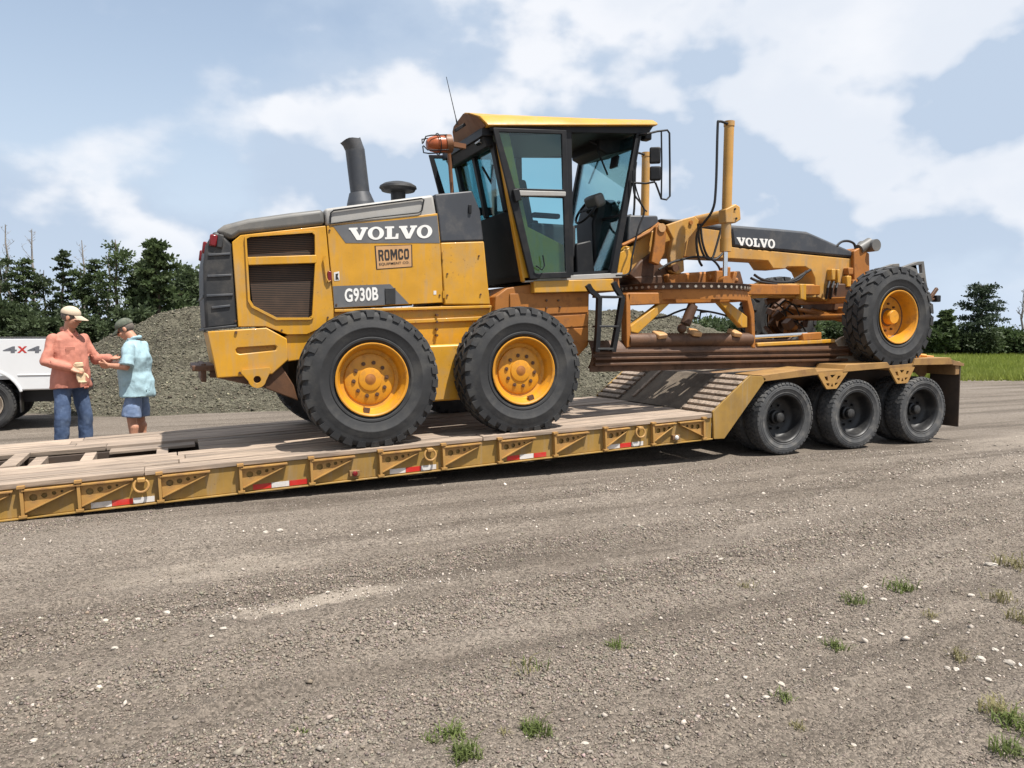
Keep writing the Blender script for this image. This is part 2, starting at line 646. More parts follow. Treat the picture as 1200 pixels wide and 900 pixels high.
def quad_map(corners):
    """corners TL, TR, BR, BL as (x, z) -> function of (s, t), s to the right, t up"""
    tl, tr, br, bl = [Vector(c) for c in corners]

    def f(s, t):
        return tuple((bl * (1 - s) + br * s) * (1 - t) + (tl * (1 - s) + tr * s) * t)
    return f


def slab_word(corners, y, depth, mat_name, parent, name='lettering'):
    V = [(0, 1), (.55, 1), (.55, .85), (.46, .85), (.66, .34), (.84, .85), (.74, .85), (.74, 1), (1.2, 1), (1.2, .85), (1.12, .85), (.76, 0), (.48, 0), (.08, .85), (0, .85)]
    L = [(0, 1), (.6, 1), (.6, .85), (.46, .85), (.46, .16), (.68, .16), (.74, .42), (.9, .42), (.88, 0), (0, 0), (0, .15), (.13, .15), (.13, .85), (0, .85)]
    glyphs, x = [], 0
    for ch in 'VOLVO':
        if ch == 'O':
            o = [(x + .55 + .53 * math.cos(a), .5 + .52 * math.sin(a)) for a in np.linspace(0, 2 * math.pi, 25)[:-1]]
            h = [(x + .55 + .24 * math.cos(a), .5 + .36 * math.sin(a)) for a in np.linspace(0, 2 * math.pi, 25)[:-1]]
            glyphs.append((o, [h]))
            x += 1.14
        elif ch == 'L':
            glyphs.append(([(a + x, b) for a, b in L], []))
            x += 0.93
        else:
            glyphs.append(([(a + x, b) for a, b in V], []))
            x += 1.17
    q = quad_map(corners)
    mb = MB()
    for o, hs in glyphs:
        mb.prism([q(a / x, b) for a, b in o], y, y - depth, holes=[[q(a / x, b) for a, b in h] for h in hs])
    return part(name, mb, mat_name, parent)


def block_word(txt, corners, y, depth, mat_name, parent, name='lettering'):
    """heavy condensed block capitals"""
    t = 0.30
    rr_o = lambda: [(0.0, .18), (.18, 0), (.82, 0), (1.0, .18), (1.0, .82), (.82, 1), (.18, 1), (0.0, .82)]
    G = {'R': ([(0, 0), (0, 1), (.8, 1), (1, .86), (1, .56), (.84, .44), (1, 0), (.68, 0), (.52, .40), (t, .40), (t, 0)], [[(t, .58), (.70, .58), (.70, .82), (t, .82)]]),
         'O': (rr_o(), [[(t, .2), (1 - t, .2), (1 - t, .8), (t, .8)]]),
         'M': ([(0, 0), (0, 1), (.30, 1), (.5, .58), (.70, 1), (1, 1), (1, 0), (.76, 0), (.76, .60), (.5, .14), (.24, .60), (.24, 0)], []),
         'C': ([(1.0, .36), (1.0, .18), (.82, 0), (.18, 0), (0, .18), (0, .82), (.18, 1), (.82, 1), (1, .82), (1, .64), (1 - t, .64), (1 - t, .8), (t, .8), (t, .2), (1 - t, .2), (1 - t, .36)], [])}
    W = {'M': 1.35}
    x, lay = 0.0, []
    for ch in txt:
        w_ = W.get(ch, 1.0)
        lay.append((ch, x, w_))
        x += w_ + 0.2
    x -= 0.2
    q = quad_map(corners)
    mb = MB()
    for ch, x0, w_ in lay:
        o, hs = G[ch]
        f = lambda p: q((x0 + p[0] * w_) / x, p[1])
        mb.prism([f(p) for p in o], y, y - depth, holes=[[f(p) for p in h] for h in hs])
    return part(name, mb, mat_name, parent)


def text_word(txt, corners, y, depth, mat_name, parent, name='lettering', bold=0.02, flip=False):
    cu = bpy.data.curves.new('txt', 'FONT')
    cu.body = txt
    cu.offset = bold
    cu.space_character = 1.0 + 2.2 * bold
    cu.resolution_u = 4
    to = bpy.data.objects.new('txt', cu)
    col.objects.link(to)
    dg = bpy.context.evaluated_depsgraph_get()
    me = bpy.data.meshes.new_from_object(to.evaluated_get(dg))
    bpy.data.objects.remove(to)
    bpy.data.curves.remove(cu)
    xs = [v.co.x for v in me.vertices]
    ys = [v.co.y for v in me.vertices]
    x0, x1, y0, y1 = min(xs), max(xs), min(ys), max(ys)
    q = quad_map(corners)
    mb = MB()
    vs = []
    for v in me.vertices:
        a, b = q((v.co.x - x0) / (x1 - x0), (v.co.y - y0) / (y1 - y0))
        vs.append((a, y - depth, b))
    mb.add(vs, [tuple(p.vertices) for p in me.polygons])
    bpy.data.meshes.remove(me)
    o = part(name, mb, mat_name, parent)
    return o

# ------------------------------------------------------------------ ground
def gravel_material(name, base, light, dark, pale=None, streaks=(), mound=False):
    m = bpy.data.materials.new(name)
    m.use_nodes = True
    t = NT(m.node_tree)
    b = t.n['Principled BSDF']
    co = t.add('ShaderNodeTexCoord').outputs['Object']
    big = t.noise(co, 0.35, 5, 0.6)
    run = t.noise(t.mapping(co, scale=(0.13, 1.6, 1), rot=(0, 0, R(-7))), 1.3, 5, 0.6, 0.3)
    c = t.mix(t.remap(big, 0.3, 0.7), base, light)
    c = t.mix(t.math('MULTIPLY', t.remap(run, 0.44, 0.66), 0.7), c, dark)
    # single grains
    n = t.add('ShaderNodeTexVoronoi', feature='F1')
    t.put(n.inputs['Vector'], co)
    n.inputs['Scale'].default_value = 95 if not mound else 22
    sp = t.add('ShaderNodeSeparateColor')
    t.l.new(n.outputs['Color'], sp.inputs[0])
    g = t.remap(sp.outputs[0], 0.0, 1.0, 0.55, 1.45, smooth=False)
    hs = t.add('ShaderNodeHueSaturation')
    t.l.new(c, hs.inputs['Color'])
    t.l.new(g, hs.inputs['Value'])
    c = hs.outputs[0]
    fine = t.noise(co, 220 if not mound else 90, 3, 0.7)
    c = t.mix(t.math('MULTIPLY', t.remap(fine, 0.5, 0.75), 0.35), c, dark)
    if pale:
        pn = t.noise(t.mapping(co, scale=(0.35, 1.4, 1), rot=(0, 0, R(-6))), 0.9, 7, 0.72, 0.4)
        pf = t.math('MULTIPLY', t.remap(pn, 0.60, 0.74), 0.5)
        c = t.mix(pf, c, pale)
        sn = t.voronoi(co, 17)
        sm = t.noise(co, 0.8, 3)
        sf = t.math('MULTIPLY', t.remap(sn, 0.12, 0.06), t.remap(sm, 0.46, 0.62))
        c = t.mix(t.math('MULTIPLY', sf, 0.8), c, (0.52, 0.47, 0.41))
    # spilt drifts of pale limestone dust: soft-edged strips lying on the yard
    for (ax_, ay_), (bx_, by_), wid, amt in streaks:
        L = math.hypot(bx_ - ax_, by_ - ay_)
        an = math.atan2(by_ - ay_, bx_ - ax_)
        mp = t.add('ShaderNodeMapping', vector_type='TEXTURE')
        t.put(mp.inputs[0], co)
        mp.inputs['Location'].default_value = ((ax_ + bx_) / 2, (ay_ + by_) / 2, 0)
        mp.inputs['Rotation'].default_value = (0, 0, an)
        mp.inputs['Scale'].default_value = (L / 2, wid, 1)
        sp2 = t.add('ShaderNodeSeparateXYZ')
        t.l.new(mp.outputs[0], sp2.inputs[0])
        r2 = t.math('ADD', t.math('POWER', t.math('ABSOLUTE', sp2.outputs[0]), 2.0), t.math('POWER', t.math('ABSOLUTE', sp2.outputs[1]), 2.0))
        ns = t.noise(t.mapping(co, scale=(1, 2.5, 1)), 3.5, 6, 0.7)
        f_ = t.remap(t.math('SUBTRACT', t.math('ADD', ns, 0.55), r2), 0.35, 0.95)
        c = t.mix(t.math('MULTIPLY', f_, amt), c, pale or light)
    t.l.new(c, b.inputs['Base Color'])
    b.inputs['Roughness'].default_value = 0.95
    b.inputs['Specular IOR Level'].default_value = 0.15
    h = t.math('ADD', t.math('MULTIPLY', n.outputs['Distance'], -1.0), t.math('MULTIPLY', fine, 0.3))
    bp = t.add('ShaderNodeBump')
    bp.inputs['Strength'].default_value = 0.9
    bp.inputs['Distance'].default_value = 0.012 if not mound else 0.05
    t.l.new(h, bp.inputs['Height'])
    t.l.new(bp.outputs[0], b.inputs['Normal'])
    MATS[name] = m


GRAVEL = (0.196, 0.165, 0.136)
def pxy(a, b):
    p = zp(a, b)
    return (p.x, p.y)


gravel_material('gravel_ground', (0.165, 0.138, 0.112), (0.208, 0.177, 0.147), (0.088, 0.072, 0.058), pale=(0.36, 0.31, 0.255),
                streaks=[(pxy(190, 745), pxy(520, 682), 0.20, 0.55), (pxy(20, 700), pxy(420, 650), 0.35, 0.3), (pxy(1010, 540), pxy(1500, 478), 0.8, 0.45), (pxy(1050, 468), pxy(2200, 452), 4.0, 0.45), (pxy(-300, 560), pxy(700, 508), 0.6, 0.35)])
gravel_material('gravel_mound', (0.092, 0.085, 0.062), (0.122, 0.114, 0.084), (0.048, 0.043, 0.031), mound=True)


def sstep(a, b, x):
    t = max(0.0, min(1.0, (x - a) / (b - a)))
    return t * t * (3 - 2 * t)


def fbm(x, y, s, o=4, seed=0.0):
    return mnoise.fractal(Vector((x * s + seed, y * s - seed * 0.7, seed)), 1.0, 2.0, o)


RUT = math.tan(R(9.0))


def ridge(v, c, w):
    t = (v - c) / w
    return math.exp(-t * t)


def windrow(x, y):
    """0 on a packed track, 1 on loose gravel thrown up beside it"""
    q = y - RUT * x + 0.25 * mnoise.noise(Vector((x * 0.35, y * 0.35, 4.0)))
    v = mnoise.noise(Vector((x * 0.13, q * 1.55, 7.7))) + 0.55 * mnoise.noise(Vector((x * 0.35, q * 4.2, 2.2)))
    return sstep(-0.30, 0.34, v)


def ruts(x, y):
    """wheel tracks with low windrows pushed up beside them, running along the yard"""
    q = y - RUT * x + 0.10 * fbm(x, y, 0.35, 3, 4.0)
    b = mnoise.noise(Vector((x * 0.22, q * 1.7, 3.3)))
    r1 = (1 - abs(mnoise.noise(Vector((x * 0.16, q * 2.6, 7.7))))) ** 6
    r2 = (1 - abs(mnoise.noise(Vector((x * 0.30, q * 6.5, 1.9))))) ** 5
    lump = 0.5 + 0.9 * abs(mnoise.noise(Vector((x * 2.6, y * 4.5, 5.0))))
    return 0.030 * b + 0.016 * windrow(x, y) * lump + 0.052 * r1 * lump + 0.020 * r2 * lump


def ground_h(x, y):
    f = max(0.0, min(1.0, (-0.15 - y) / 1.2))          # level under the trailer and behind it
    h = 0.006 * fbm(x, y, 1.3, 4) * (0.3 + 0.7 * f)
    if f > 0 and y > -9:
        h += f * (ruts(x, y) + 0.012 * fbm(x, y, 4.5, 4, 3.0) + 0.009 * fbm(x, y, 15, 2, 6.0))
    return h


def axis(lo, hi, step, far):
    a = list(np.arange(lo, hi + 1e-6, step))
    s, x = step, a[-1]
    up = []
    while x < far:
        s *= 1.22
        x += s
        up.append(x)
    s, x = step, a[0]
    dn = []
    while x > -far:
        s *= 1.22
        x -= s
        dn.append(x)
    return dn[::-1] + a + up


xs, ys = axis(-3.6, 8.6, 0.035, 1500), axis(-6.3, 0.3, 0.03, 1500)
gv = []
for y in ys:
    for x in xs:
        inside = -12 < x < 24 and -12 < y < 14
        gv.append((x, y, ground_h(x, y) if inside else 0.0))
nx = len(xs)
gf = [(j * nx + i, j * nx + i + 1, (j + 1) * nx + i + 1, (j + 1) * nx + i) for j in range(len(ys) - 1) for i in range(nx - 1)]
g = MB()
g.v, g.f = [Vector(v) for v in gv], gf
ground = part('ground', g, 'gravel_ground', recalc=False, angle=180)
tag(ground, kind='structure')


# gravel mound behind the trailer
def mound_h(x, y):
    front = 8.1 + 0.35 * fbm(x, 0, 0.4, 3, 2.0) + 1.7 * (1 - sstep(-3.2, -0.6, x)) + 0.02 * x
    crest = 2.16 + 0.14 * fbm(x, 3, 0.3, 3, 8.0)
    crest *= sstep(-5.2, 1.2, x) * (1 - sstep(12.5, 24.0, x))
    t = y - front
    if t <= 0:
        return -0.05
    up = min(1.0, t / 4.3)
    prof = up * (1.0 if up < 0.8 else 1.0) if up < 0.85 else 0.85 + 0.15 * math.sin((up - 0.85) / 0.15 * math.pi / 2)
    back = 1 - sstep(6.2, 11.0, t)
    h = crest * prof * back
    h += (0.08 * fbm(x, y, 0.9, 4, 1.0) + 0.06 * fbm(x, y, 3.0, 3, 5.0) + 0.03 * fbm(x, y, 9.0, 2, 7.0)) * min(1, t / 0.6) * min(1, h / 0.3)
    return h - 0.03


mx, my = np.arange(-7, 26, 0.085), np.arange(7.2, 20.5, 0.085)
mb = MB()
mb.v = [Vector((x, y, mound_h(x, y))) for y in my for x in mx]
k = len(mx)
mb.f = [(j * k + i, j * k + i + 1, (j + 1) * k + i + 1, (j + 1) * k + i) for j in range(len(my) - 1) for i in range(k - 1)]
mound = part('gravel_mound', mb, 'gravel_mound', recalc=False, angle=180)
tag(mound, kind='structure')


# ------------------------------------------------------------------ wheels
def tyre(Rr, W, rim_r, nl, lug, groove=0.28, zig=0.5, n=64, shoulder=0.11):
    """tyre round the Y axis; y from -W/2 (camera side) to W/2"""
    h = W / 2
    c = Rr - lug
    s = c - rim_r
    side = [(rim_r - 0.012, 0.70), (rim_r + 0.008, 0.80), (rim_r + s * 0.10, 0.86), (rim_r + s * 0.13, 0.93), (rim_r + s * 0.19, 0.94), (rim_r + s * 0.21, 0.905), (rim_r + s * 0.30, 0.955),
            (rim_r + s * 0.48, 0.985), (rim_r + s * 0.50, 1.005), (rim_r + s * 0.53, 1.005), (rim_r + s * 0.55, 0.985), (rim_r + s * 0.68, 0.985), (rim_r + s * 0.71, 0.955), (rim_r + s * 0.82, 0.955), (rim_r + s * 0.93, 0.89), (c, 0.78)]
    prof = [(r, -h * y) for r, y in side] + [(c + 0.004, 0)] + [(r, h * y) for r, y in reversed(side)]
    mb = MB().lathe(prof, n)
    # tread blocks: two rows each side of the centre line plus the shoulder flank
    pitch = 2 * math.pi / nl
    for sgn in (-1, 1):
        for i in range(nl):
            for (ya, yb, off, g0) in ((0.03, 0.44, 0.0, groove), (0.50, 0.93, zig, groove)):
                a0 = pitch * (i + off * 0.5 + (0.5 if sgn > 0 else 0))
                wa = pitch * (1 - g0)
                sk = pitch * 0.35 * (1 if off == 0 else -1)
                v = []
                for rr in (c - 0.006, Rr):
                    sh = 0.0 if rr < Rr else 0.06
                    for yy, skk in ((ya, -sk / 2), (yb, sk / 2)):
                        for e in (sh, 1 - sh):
                            a = a0 + skk + wa * e
                            q = rr - (0.012 if yy > 0.8 and rr == Rr else 0.0)
                            v.append((q * math.cos(a), sgn * h * yy, q * math.sin(a)))
                mb.add(v, [(0, 1, 3, 2), (4, 6, 7, 5), (0, 4, 5, 1), (2, 3, 7, 6), (0, 2, 6, 4), (1, 5, 7, 3)])
                if yb > 0.9 and shoulder:      # flank of the shoulder block, down the side wall
                    v = []
                    for rr, yi, yo in ((Rr - 0.013, 0.85, 0.945), (Rr - shoulder, 0.85, 1.005)):
                        for yy in (yi, yo):
                            for e in (0.03, 0.97):
                                a = a0 + sk / 2 + wa * (0.08 + 0.84 * e if rr < Rr - 0.05 else e)
                                v.append((rr * math.cos(a), sgn * h * yy, rr * math.sin(a)))
                    mb.add(v, [(0, 1, 3, 2), (4, 6, 7, 5), (0, 4, 5, 1), (2, 3, 7, 6), (0, 2, 6, 4), (1, 5, 7, 3)])
    return mb


# ------------------------------------------------------------------ low-bed trailer
TRW = 2.74                                   # width, near side at Y = 0


def deck_z(x):
    return 0.310 + 0.0369 * (x + 1.29)


def sloped(mb, x0, x1, y0, y1, dz0, dz1, nxs=1):
    """box that follows the deck slope; dz0/dz1 = bottom/top relative to the deck surface"""
    v = []
    for x in (x0, x1):
        for y in (y0, y1):
            for dz in (dz0, dz1):
                v.append((x, y, deck_z(x) + dz))
    return mb.add(v, [(0, 1, 3, 2), (4, 6, 7, 5), (0, 4, 5, 1), (2, 3, 7, 6), (0, 2, 6, 4), (1, 5, 7, 3)])


trailer = root('lowbed_trailer', 'long ochre yellow low-bed trailer with plank deck, ramp and three axles', 'trailer', (4.0, TRW / 2, 0))
XF, XE = -2.55, 5.872
for side in (0, 1):
    ya, yb = (0.02, 0.11) if side == 0 else (TRW - 0.11, TRW - 0.02)
    sb = part('side_beam', sloped(MB(), XF, XE, ya, yb, -0.292, -0.047), 'trailer_yellow', trailer, bev=0.006)
    fy = (-0.012, 0.10) if side == 0 else (TRW - 0.10, TRW + 0.012)
    part('bottom_flange', sloped(MB(), XF, XE - 0.001, fy[0], fy[1], -0.306, -0.2925), 'trailer_yellow', sb, bev=0.003)
# front cross beam and coupling lugs, off to the left
part('front_beam', sloped(MB(), XF - 0.14, XF - 0.002, 0.02, TRW - 0.02, -0.29, -0.01), 'trailer_yellow', trailer, bev=0.01)
for yy in (0.75, TRW - 0.75):
    part('coupling_lug', MB().prism(circle2(XF - 0.2, deck_z(XF) - 0.13, 0.1, 14) , yy - 0.03, yy + 0.03, holes=[circle2(XF - 0.2, deck_z(XF) - 0.13, 0.045, 10)]),
         'trailer_yellow_bracket', trailer, bev=0.004)
# inner longitudinal beams and cross members
for yy in (0.98, 1.76):
    part('inner_beam', sloped(MB(), XF, XE, yy - 0.035, yy + 0.035, -0.28, -0.052), 'trailer_dark_frame', trailer)
x = XF + 0.3
cms = [-1.75, -1.43, -1.22, -0.78, -0.10, 0.6, 1.3, 2.0, 2.7, 3.4, 4.1, 4.8, 5.5]
for cx in cms:
    w = 0.055
    if cx < 0.2:
        part('cross_member', sloped(MB(), cx - w, cx + w, 1.02, 1.72, -0.16, -0.035), 'deck_wood', trailer, bev=0.004)
    else:
        part('cross_member', sloped(MB(), cx - w, cx + w, 0.115, TRW - 0.115, -0.22, -0.053), 'trailer_dark_frame', trailer)
# planks
rp = random.Random(3)


def planks(y0, y1, n, joints, top=0.0):
    w = (y1 - y0) / n
    for i in range(n):
        js = [j + (rp.uniform(-0.35, 0.35) if 0 < k < len(joints) - 1 else 0) for k, j in enumerate(joints)]
        for a, b in zip(js[:-1], js[1:]):
            ty = rp.uniform(-0.004, 0.004)
            g_ = rp.uniform(0.014, 0.026)
            e0, e1 = rp.uniform(0.001, 0.006), rp.uniform(0.001, 0.006)
            part('deck_plank', sloped(MB(), a + e0, b - e1, y0 + i * w + g_ / 2, y0 + (i + 1) * w - g_ / 2, -0.046 + top, ty + top), 'deck_wood', trailer, bev=0.004, seg=1)


planks(-0.012, 0.94, 4, [XF, -0.05, 2.9, XE - 0.01])
planks(1.80, TRW + 0.012, 4, [XF, -0.9, 2.2, XE - 0.01])
planks(0.945, 1.795, 4, [0.25, 1.7, 3.9, XE - 0.01], top=-0.006)
part('deck_plank', sloped(MB(), -1.46, -1.33, 0.945, 1.79, -0.03, 0.012), 'deck_wood', trailer, bev=0.004)
part('deck_plank', sloped(MB(), -0.60, 0.22, 1.52, 1.785, -0.05, -0.022), 'deck_wood', trailer, bev=0.004)

# outrigger brackets along the near side beam (and the far one)
tilt = math.atan(0.0369)


def bracket_mesh(mirror=1, L=0.40):
    z0 = 0.0
    tri = [(0.03, -0.015), (L, -0.015), (L, -0.03), (0.03, -0.185)]
    holes = [circle2(0.095, -0.075, 0.030, 10), circle2(0.175, -0.066, 0.023, 10), circle2(0.245, -0.056, 0.017, 10), circle2(0.303, -0.047, 0.011, 8)]
    fl = lambda p: [(mirror * a, b) for a, b in p]
    mb = MB().prism(fl(tri), -0.006, 0.006, holes=[fl(h) for h in holes])
    mb.prism(fl([(0.02, -0.012), (L + 0.03, -0.012), (L + 0.03, 0.0), (0.02, 0.0)]), -0.040, 0.02)
    # sloping lower flange
    a, b = Vector((0.03, -0.185)), Vector((L, -0.03))
    nrm = Vector((-(b - a).y, (b - a).x)).normalized() * 0.010
    mb.prism(fl([tuple(a), tuple(b), tuple(b - nrm), tuple(a - nrm)]), -0.028, 0.02)
    # upright with head and foot
    mb.prism(fl([(0.004, 0.03), (0.028, 0.03), (0.028, -0.225), (0.004, -0.225)]), -0.034, 0.02)
    mb.prism(fl([(-0.012, 0.034), (0.044, 0.034), (0.044, 0.012), (-0.012, 0.012)]), -0.046, 0.02)
    mb.prism(fl([(-0.014, -0.212), (0.044, -0.212), (0.044, -0.232), (-0.014, -0.232)]), -0.042, 0.02)
    return mb.mesh('outrigger_bracket', 'trailer_yellow_bracket')


bm_r, bm_l, bm_s = bracket_mesh(), bracket_mesh(-1, 0.34), bracket_mesh(1, 0.30)
bpx = [(-60, 0), (22, 0), (89, 0), (184, 0), (279, 0), (362, 0), (443, 0), (517, 0), (583, 0), (648, 0), (707, 2), (763, 2), (825, 1)]
for px, kind in bpx:
    p = yp(px, 568 - 0.0985 * px, 0.0)
    o = part('outrigger_bracket', (bm_r, bm_l, bm_s)[kind], None, trailer, bev=0.002, seg=1)
    o.location = Vector((p.x, 0.0, deck_z(p.x) - 0.058)) - trailer.location
    o.rotation_euler = (0, -tilt, 0)
for i in range(9):
    xx = -2.2 + i * 0.9
    o = part('outrigger_bracket', bm_r, None, trailer)
    o.location = Vector((xx, TRW, deck_z(xx) - 0.058)) - trailer.location
    o.rotation_euler = (0, tilt, math.pi)


def side_pt(px, dz):
    """point on the near side beam under picture column px, dz below the deck edge"""
    p = yp(px, 568 - 0.0985 * px, 0.0)
    return Vector((p.x, 0.0, deck_z(p.x) + dz))


for px in (165, 503, 749):
    c = side_pt(px, -0.125)
    arc = [c + Vector((0.058 * math.sin(a), -0.03 - 0.012 * math.cos(a), -0.055 * math.cos(a))) for a in np.linspace(-2.5, 2.5, 18)]
    rg = part('tie_down_ring', MB().tube(arc, 0.0115, 8), 'trailer_yellow_bracket', trailer)
    part('ring_lug', MB().box((c.x - 0.032, -0.048, c.z + 0.028), (c.x + 0.032, 0.025, c.z + 0.066)), 'trailer_yellow_bracket', rg, bev=0.008)
for px in (415, 792):
    c = side_pt(px, -0.232)
    part('lamp_bracket', MB().box((c.x - 0.05, -0.02, c.z - 0.028), (c.x + 0.05, 0.022, c.z + 0.03)), 'trailer_rust', trailer, bev=0.006)
    part('marker_lamp', MB().lathe([(0.0, -0.045), (0.016, -0.042), (0.026, -0.030), (0.026, -0.021), (0.0, -0.021)], 14, 'Y', (c.x, 0, c.z)), 'lens_red' if px < 600 else 'tape_white', trailer)


def tape(px0, px1, colr):
    a, b = side_pt(px0, 0), side_pt(px1, 0)
    v = [(a.x, 0.0165, deck_z(a.x) - 0.284), (b.x, 0.0165, deck_z(b.x) - 0.284), (b.x, 0.0165, deck_z(b.x) - 0.236), (a.x, 0.0165, deck_z(a.x) - 0.236)]
    v += [(q[0], 0.0215, q[2]) for q in v]
    part('reflector_tape', MB().add(v, [(0, 1, 2, 3), (7, 6, 5, 4), (0, 4, 5, 1), (1, 5, 6, 2), (2, 6, 7, 3), (3, 7, 4, 0)]), colr, trailer)


RT, WT = 'tape_red', 'tape_white'
for x0, x1, c in ((105, 129.5, WT), (130, 154.5, RT), (155, 180, WT), (296, 317.5, RT), (318, 338.5, WT), (339, 360, RT), (457, 475.5, WT), (476, 493.5, RT), (494, 511.5, WT),
                  (595, 609.5, RT), (610, 626, WT), (626.5, 641, RT), (713, 727.5, WT), (728, 741, RT), (741.5, 755, WT)):
    tape(x0, x1, c)

# ramp from the low deck up to the rear deck
XR0, XR1 = 5.875, 6.44
ZR0, ZR1 = deck_z(XR0), 1.005
plate = pl([(835.5, 482.5), (836.5, 514.5), (849, 514), (898, 444), (893, 441), (879, 440)], 0.0)
for ya in (0.0, TRW - 0.03):
    part('ramp_side_plate', MB().prism(plate, ya, ya + 0.03), 'trailer_yellow', trailer, bev=0.004)


def ramp_bar(y0, y1, t, w, lift):
    """a cross bar lying on the ramp at fraction t"""
    d = Vector((XR1 - XR0, 0, ZR1 - ZR0))
    L = d.length
    d.normalize()
    nn = Vector((-d.z, 0, d.x))
    c = Vector((XR0, 0, ZR0)) + d * (L * t)
    v = []
    for y in (y0, y1):
        for a, b in ((-w / 2, -0.03), (w / 2, -0.03), (w / 2, lift), (-w / 2, lift)):
            p = c + d * a + nn * b
            v.append((p.x, y, p.z))
    return MB().add(v, [(0, 1, 2, 3), (7, 6, 5, 4), (0, 4, 5, 1), (1, 5, 6, 2), (2, 6, 7, 3), (3, 7, 4, 0)])


for y0, y1 in ((0.035, 0.62), (TRW - 0.62, TRW - 0.035)):
    part('ramp_sheet', ramp_bar(y0, y1, 0.5, 0.66, -0.012), 'trailer_dark_frame', trailer)
    for i in range(7):
        part('ramp_bar', ramp_bar(y0, y1, 0.07 + i * 0.145, 0.068, 0.022), 'deck_wood', trailer, bev=0.006, seg=1)
part('ramp_center_sheet', ramp_bar(0.63, TRW - 0.63, 0.5, 0.69, -0.004), 'dirt_mat', trailer)
part('ramp_runner', ramp_bar(TRW - 0.93, TRW - 0.87, 0.56, 0.60, 0.02), 'deck_wood', trailer, bev=0.004)


# rear deck over the axles
def rdeck_z(x):
    return 1.005 + 0.047 * (x - 6.44)


def rbox(mb, x0, x1, y0, y1, d0, d1):
    v = []
    for x in (x0, x1):
        for y in (y0, y1):
            for dz in (d0, d1):
                v.append((x, y, rdeck_z(x) + dz))
    return mb.add(v, [(0, 1, 3, 2), (4, 6, 7, 5), (0, 4, 5, 1), (2, 3, 7, 6), (0, 2, 6, 4), (1, 5, 7, 3)])


XT = 10.22
for y0, y1 in ((0.80, 0.92), (TRW - 0.92, TRW - 0.80)):
    part('rear_beam', rbox(MB(), 6.62, XT - 0.03, y0, y1, -0.50, -0.05), 'trailer_dark_frame', trailer)
part('rear_bolster', rbox(MB(), XT - 0.10, XT, 0.02, TRW - 0.02, -0.24, -0.055), 'trailer_rust', trailer, bev=0.006)
nseg = 5
w = (TRW - 2 * 0.50) / nseg
for i in range(nseg):
    part('rear_deck_plate', rbox(MB(), 6.44, XT, 0.50 + i * w + 0.003, 0.50 + (i + 1) * w - 0.003, -0.05, -0.012 - (0.006 if i % 2 else 0)), 'trailer_rust' if i % 2 else 'dirt_mat', trailer, bev=0.003, seg=1)
TXC = (7.020, 8.235, 9.490)
covers = [[(893, 440), (955, 431), (960, 439), (896, 447)], [(992, 427.5), (1040, 424.5), (1044, 431), (988, 436)], [(1073, 420), (1114, 419), (1117, 427), (1070, 428)]]
for pxs in covers:
    poly = pl(pxs, 0.0)
    for ya, yb in ((0.0, 0.495), (TRW - 0.495, TRW)):
        part('wheel_cover', MB().prism(poly, ya, yb), 'cover_gold', trailer, bev=0.004)
lows = [[(955.5, 435.5), (992, 432.5), (990, 437.5), (959, 440)], [(1040.5, 429), (1073, 426), (1071, 430.5), (1043, 434)]]
for pxs in lows:
    poly = pl(pxs, 0.0)
    for ya, yb in ((0.012, 0.494), (TRW - 0.494, TRW - 0.012)):
        part('cover_bridge', MB().prism(poly, ya, yb), 'cover_gold', trailer, bev=0.003)
for top, bot in (((957, 993, 437.5), (968, 979.5, 456)), ((1041, 1071, 432), (1050.5, 1062.5, 449.5))):
    o4 = pl([(top[0], top[2]), (top[1], top[2] - 2), (bot[1], bot[2] - 0.7), (bot[0], bot[2])], 0.02)
    q = quad_map([o4[0], o4[1], o4[2], o4[3]])
    tri = lambda pts: [q(a, b) for a, b in pts]
    holes = [tri([(.40, .86), (.60, .86), (.5, .62)]), tri([(.40, .14), (.60, .14), (.5, .36)]), tri([(.18, .78), (.30, .78), (.30, .50), (.2, .55)]), tri([(.70, .78), (.82, .78), (.8, .55), (.70, .50)]),
             tri([(.14, .36), (.34, .36), (.30, .2), (.2, .2)]), tri([(.66, .36), (.86, .36), (.8, .2), (.70, .2)])]
    for ya in (0.006, TRW - 0.03):
        part('truss_gusset', MB().prism(o4, ya, ya + 0.024, holes=holes), 'trailer_yellow_bracket', trailer, bev=0.002, seg=1)
# inner side skirt behind the wheels, tail plate, mud flaps
part('inner_skirt', rbox(MB(), 6.6, XT - 0.11, 0.74, 0.76, -0.42, -0.055), 'trailer_dark_frame', trailer)
tail = pl([(1114.5, 421), (1130, 426), (1130, 429), (1117, 428)], 0.0)
for ya, yb in ((0.0, 0.49), (TRW - 0.49, TRW)):
    part('tail_shelf', MB().prism(tail, ya, yb), 'trailer_rust', trailer, bev=0.003)
    p0, p1 = yp(1128, 429, 0), yp(1127, 500, 0)
    part('mud_flap', MB().box((p0.x - 0.035, ya + 0.01, p1.z), (p0.x - 0.018, yb - 0.01, p0.z)), 'trailer_dark_frame', trailer, bev=0.003)
gp = pl([(1096, 427), (1117, 428), (1128, 429), (1117, 446)], 0.0)
for ya in (0.47, TRW - 0.5):
    part('tail_gusset', MB().prism(gp, ya, ya + 0.03), 'trailer_rust', trailer, bev=0.003)
for yy in (0.35, TRW - 0.35):
    for dz in (0.0, 0.0):
        pass
    part('tail_lamp', MB().lathe([(0.0, XT + 0.022), (0.04, XT + 0.018), (0.048, XT - 0.0), (0.0, XT - 0.0)], 14, 'X', (0, yy, 1.03)), 'lens_red', trailer)

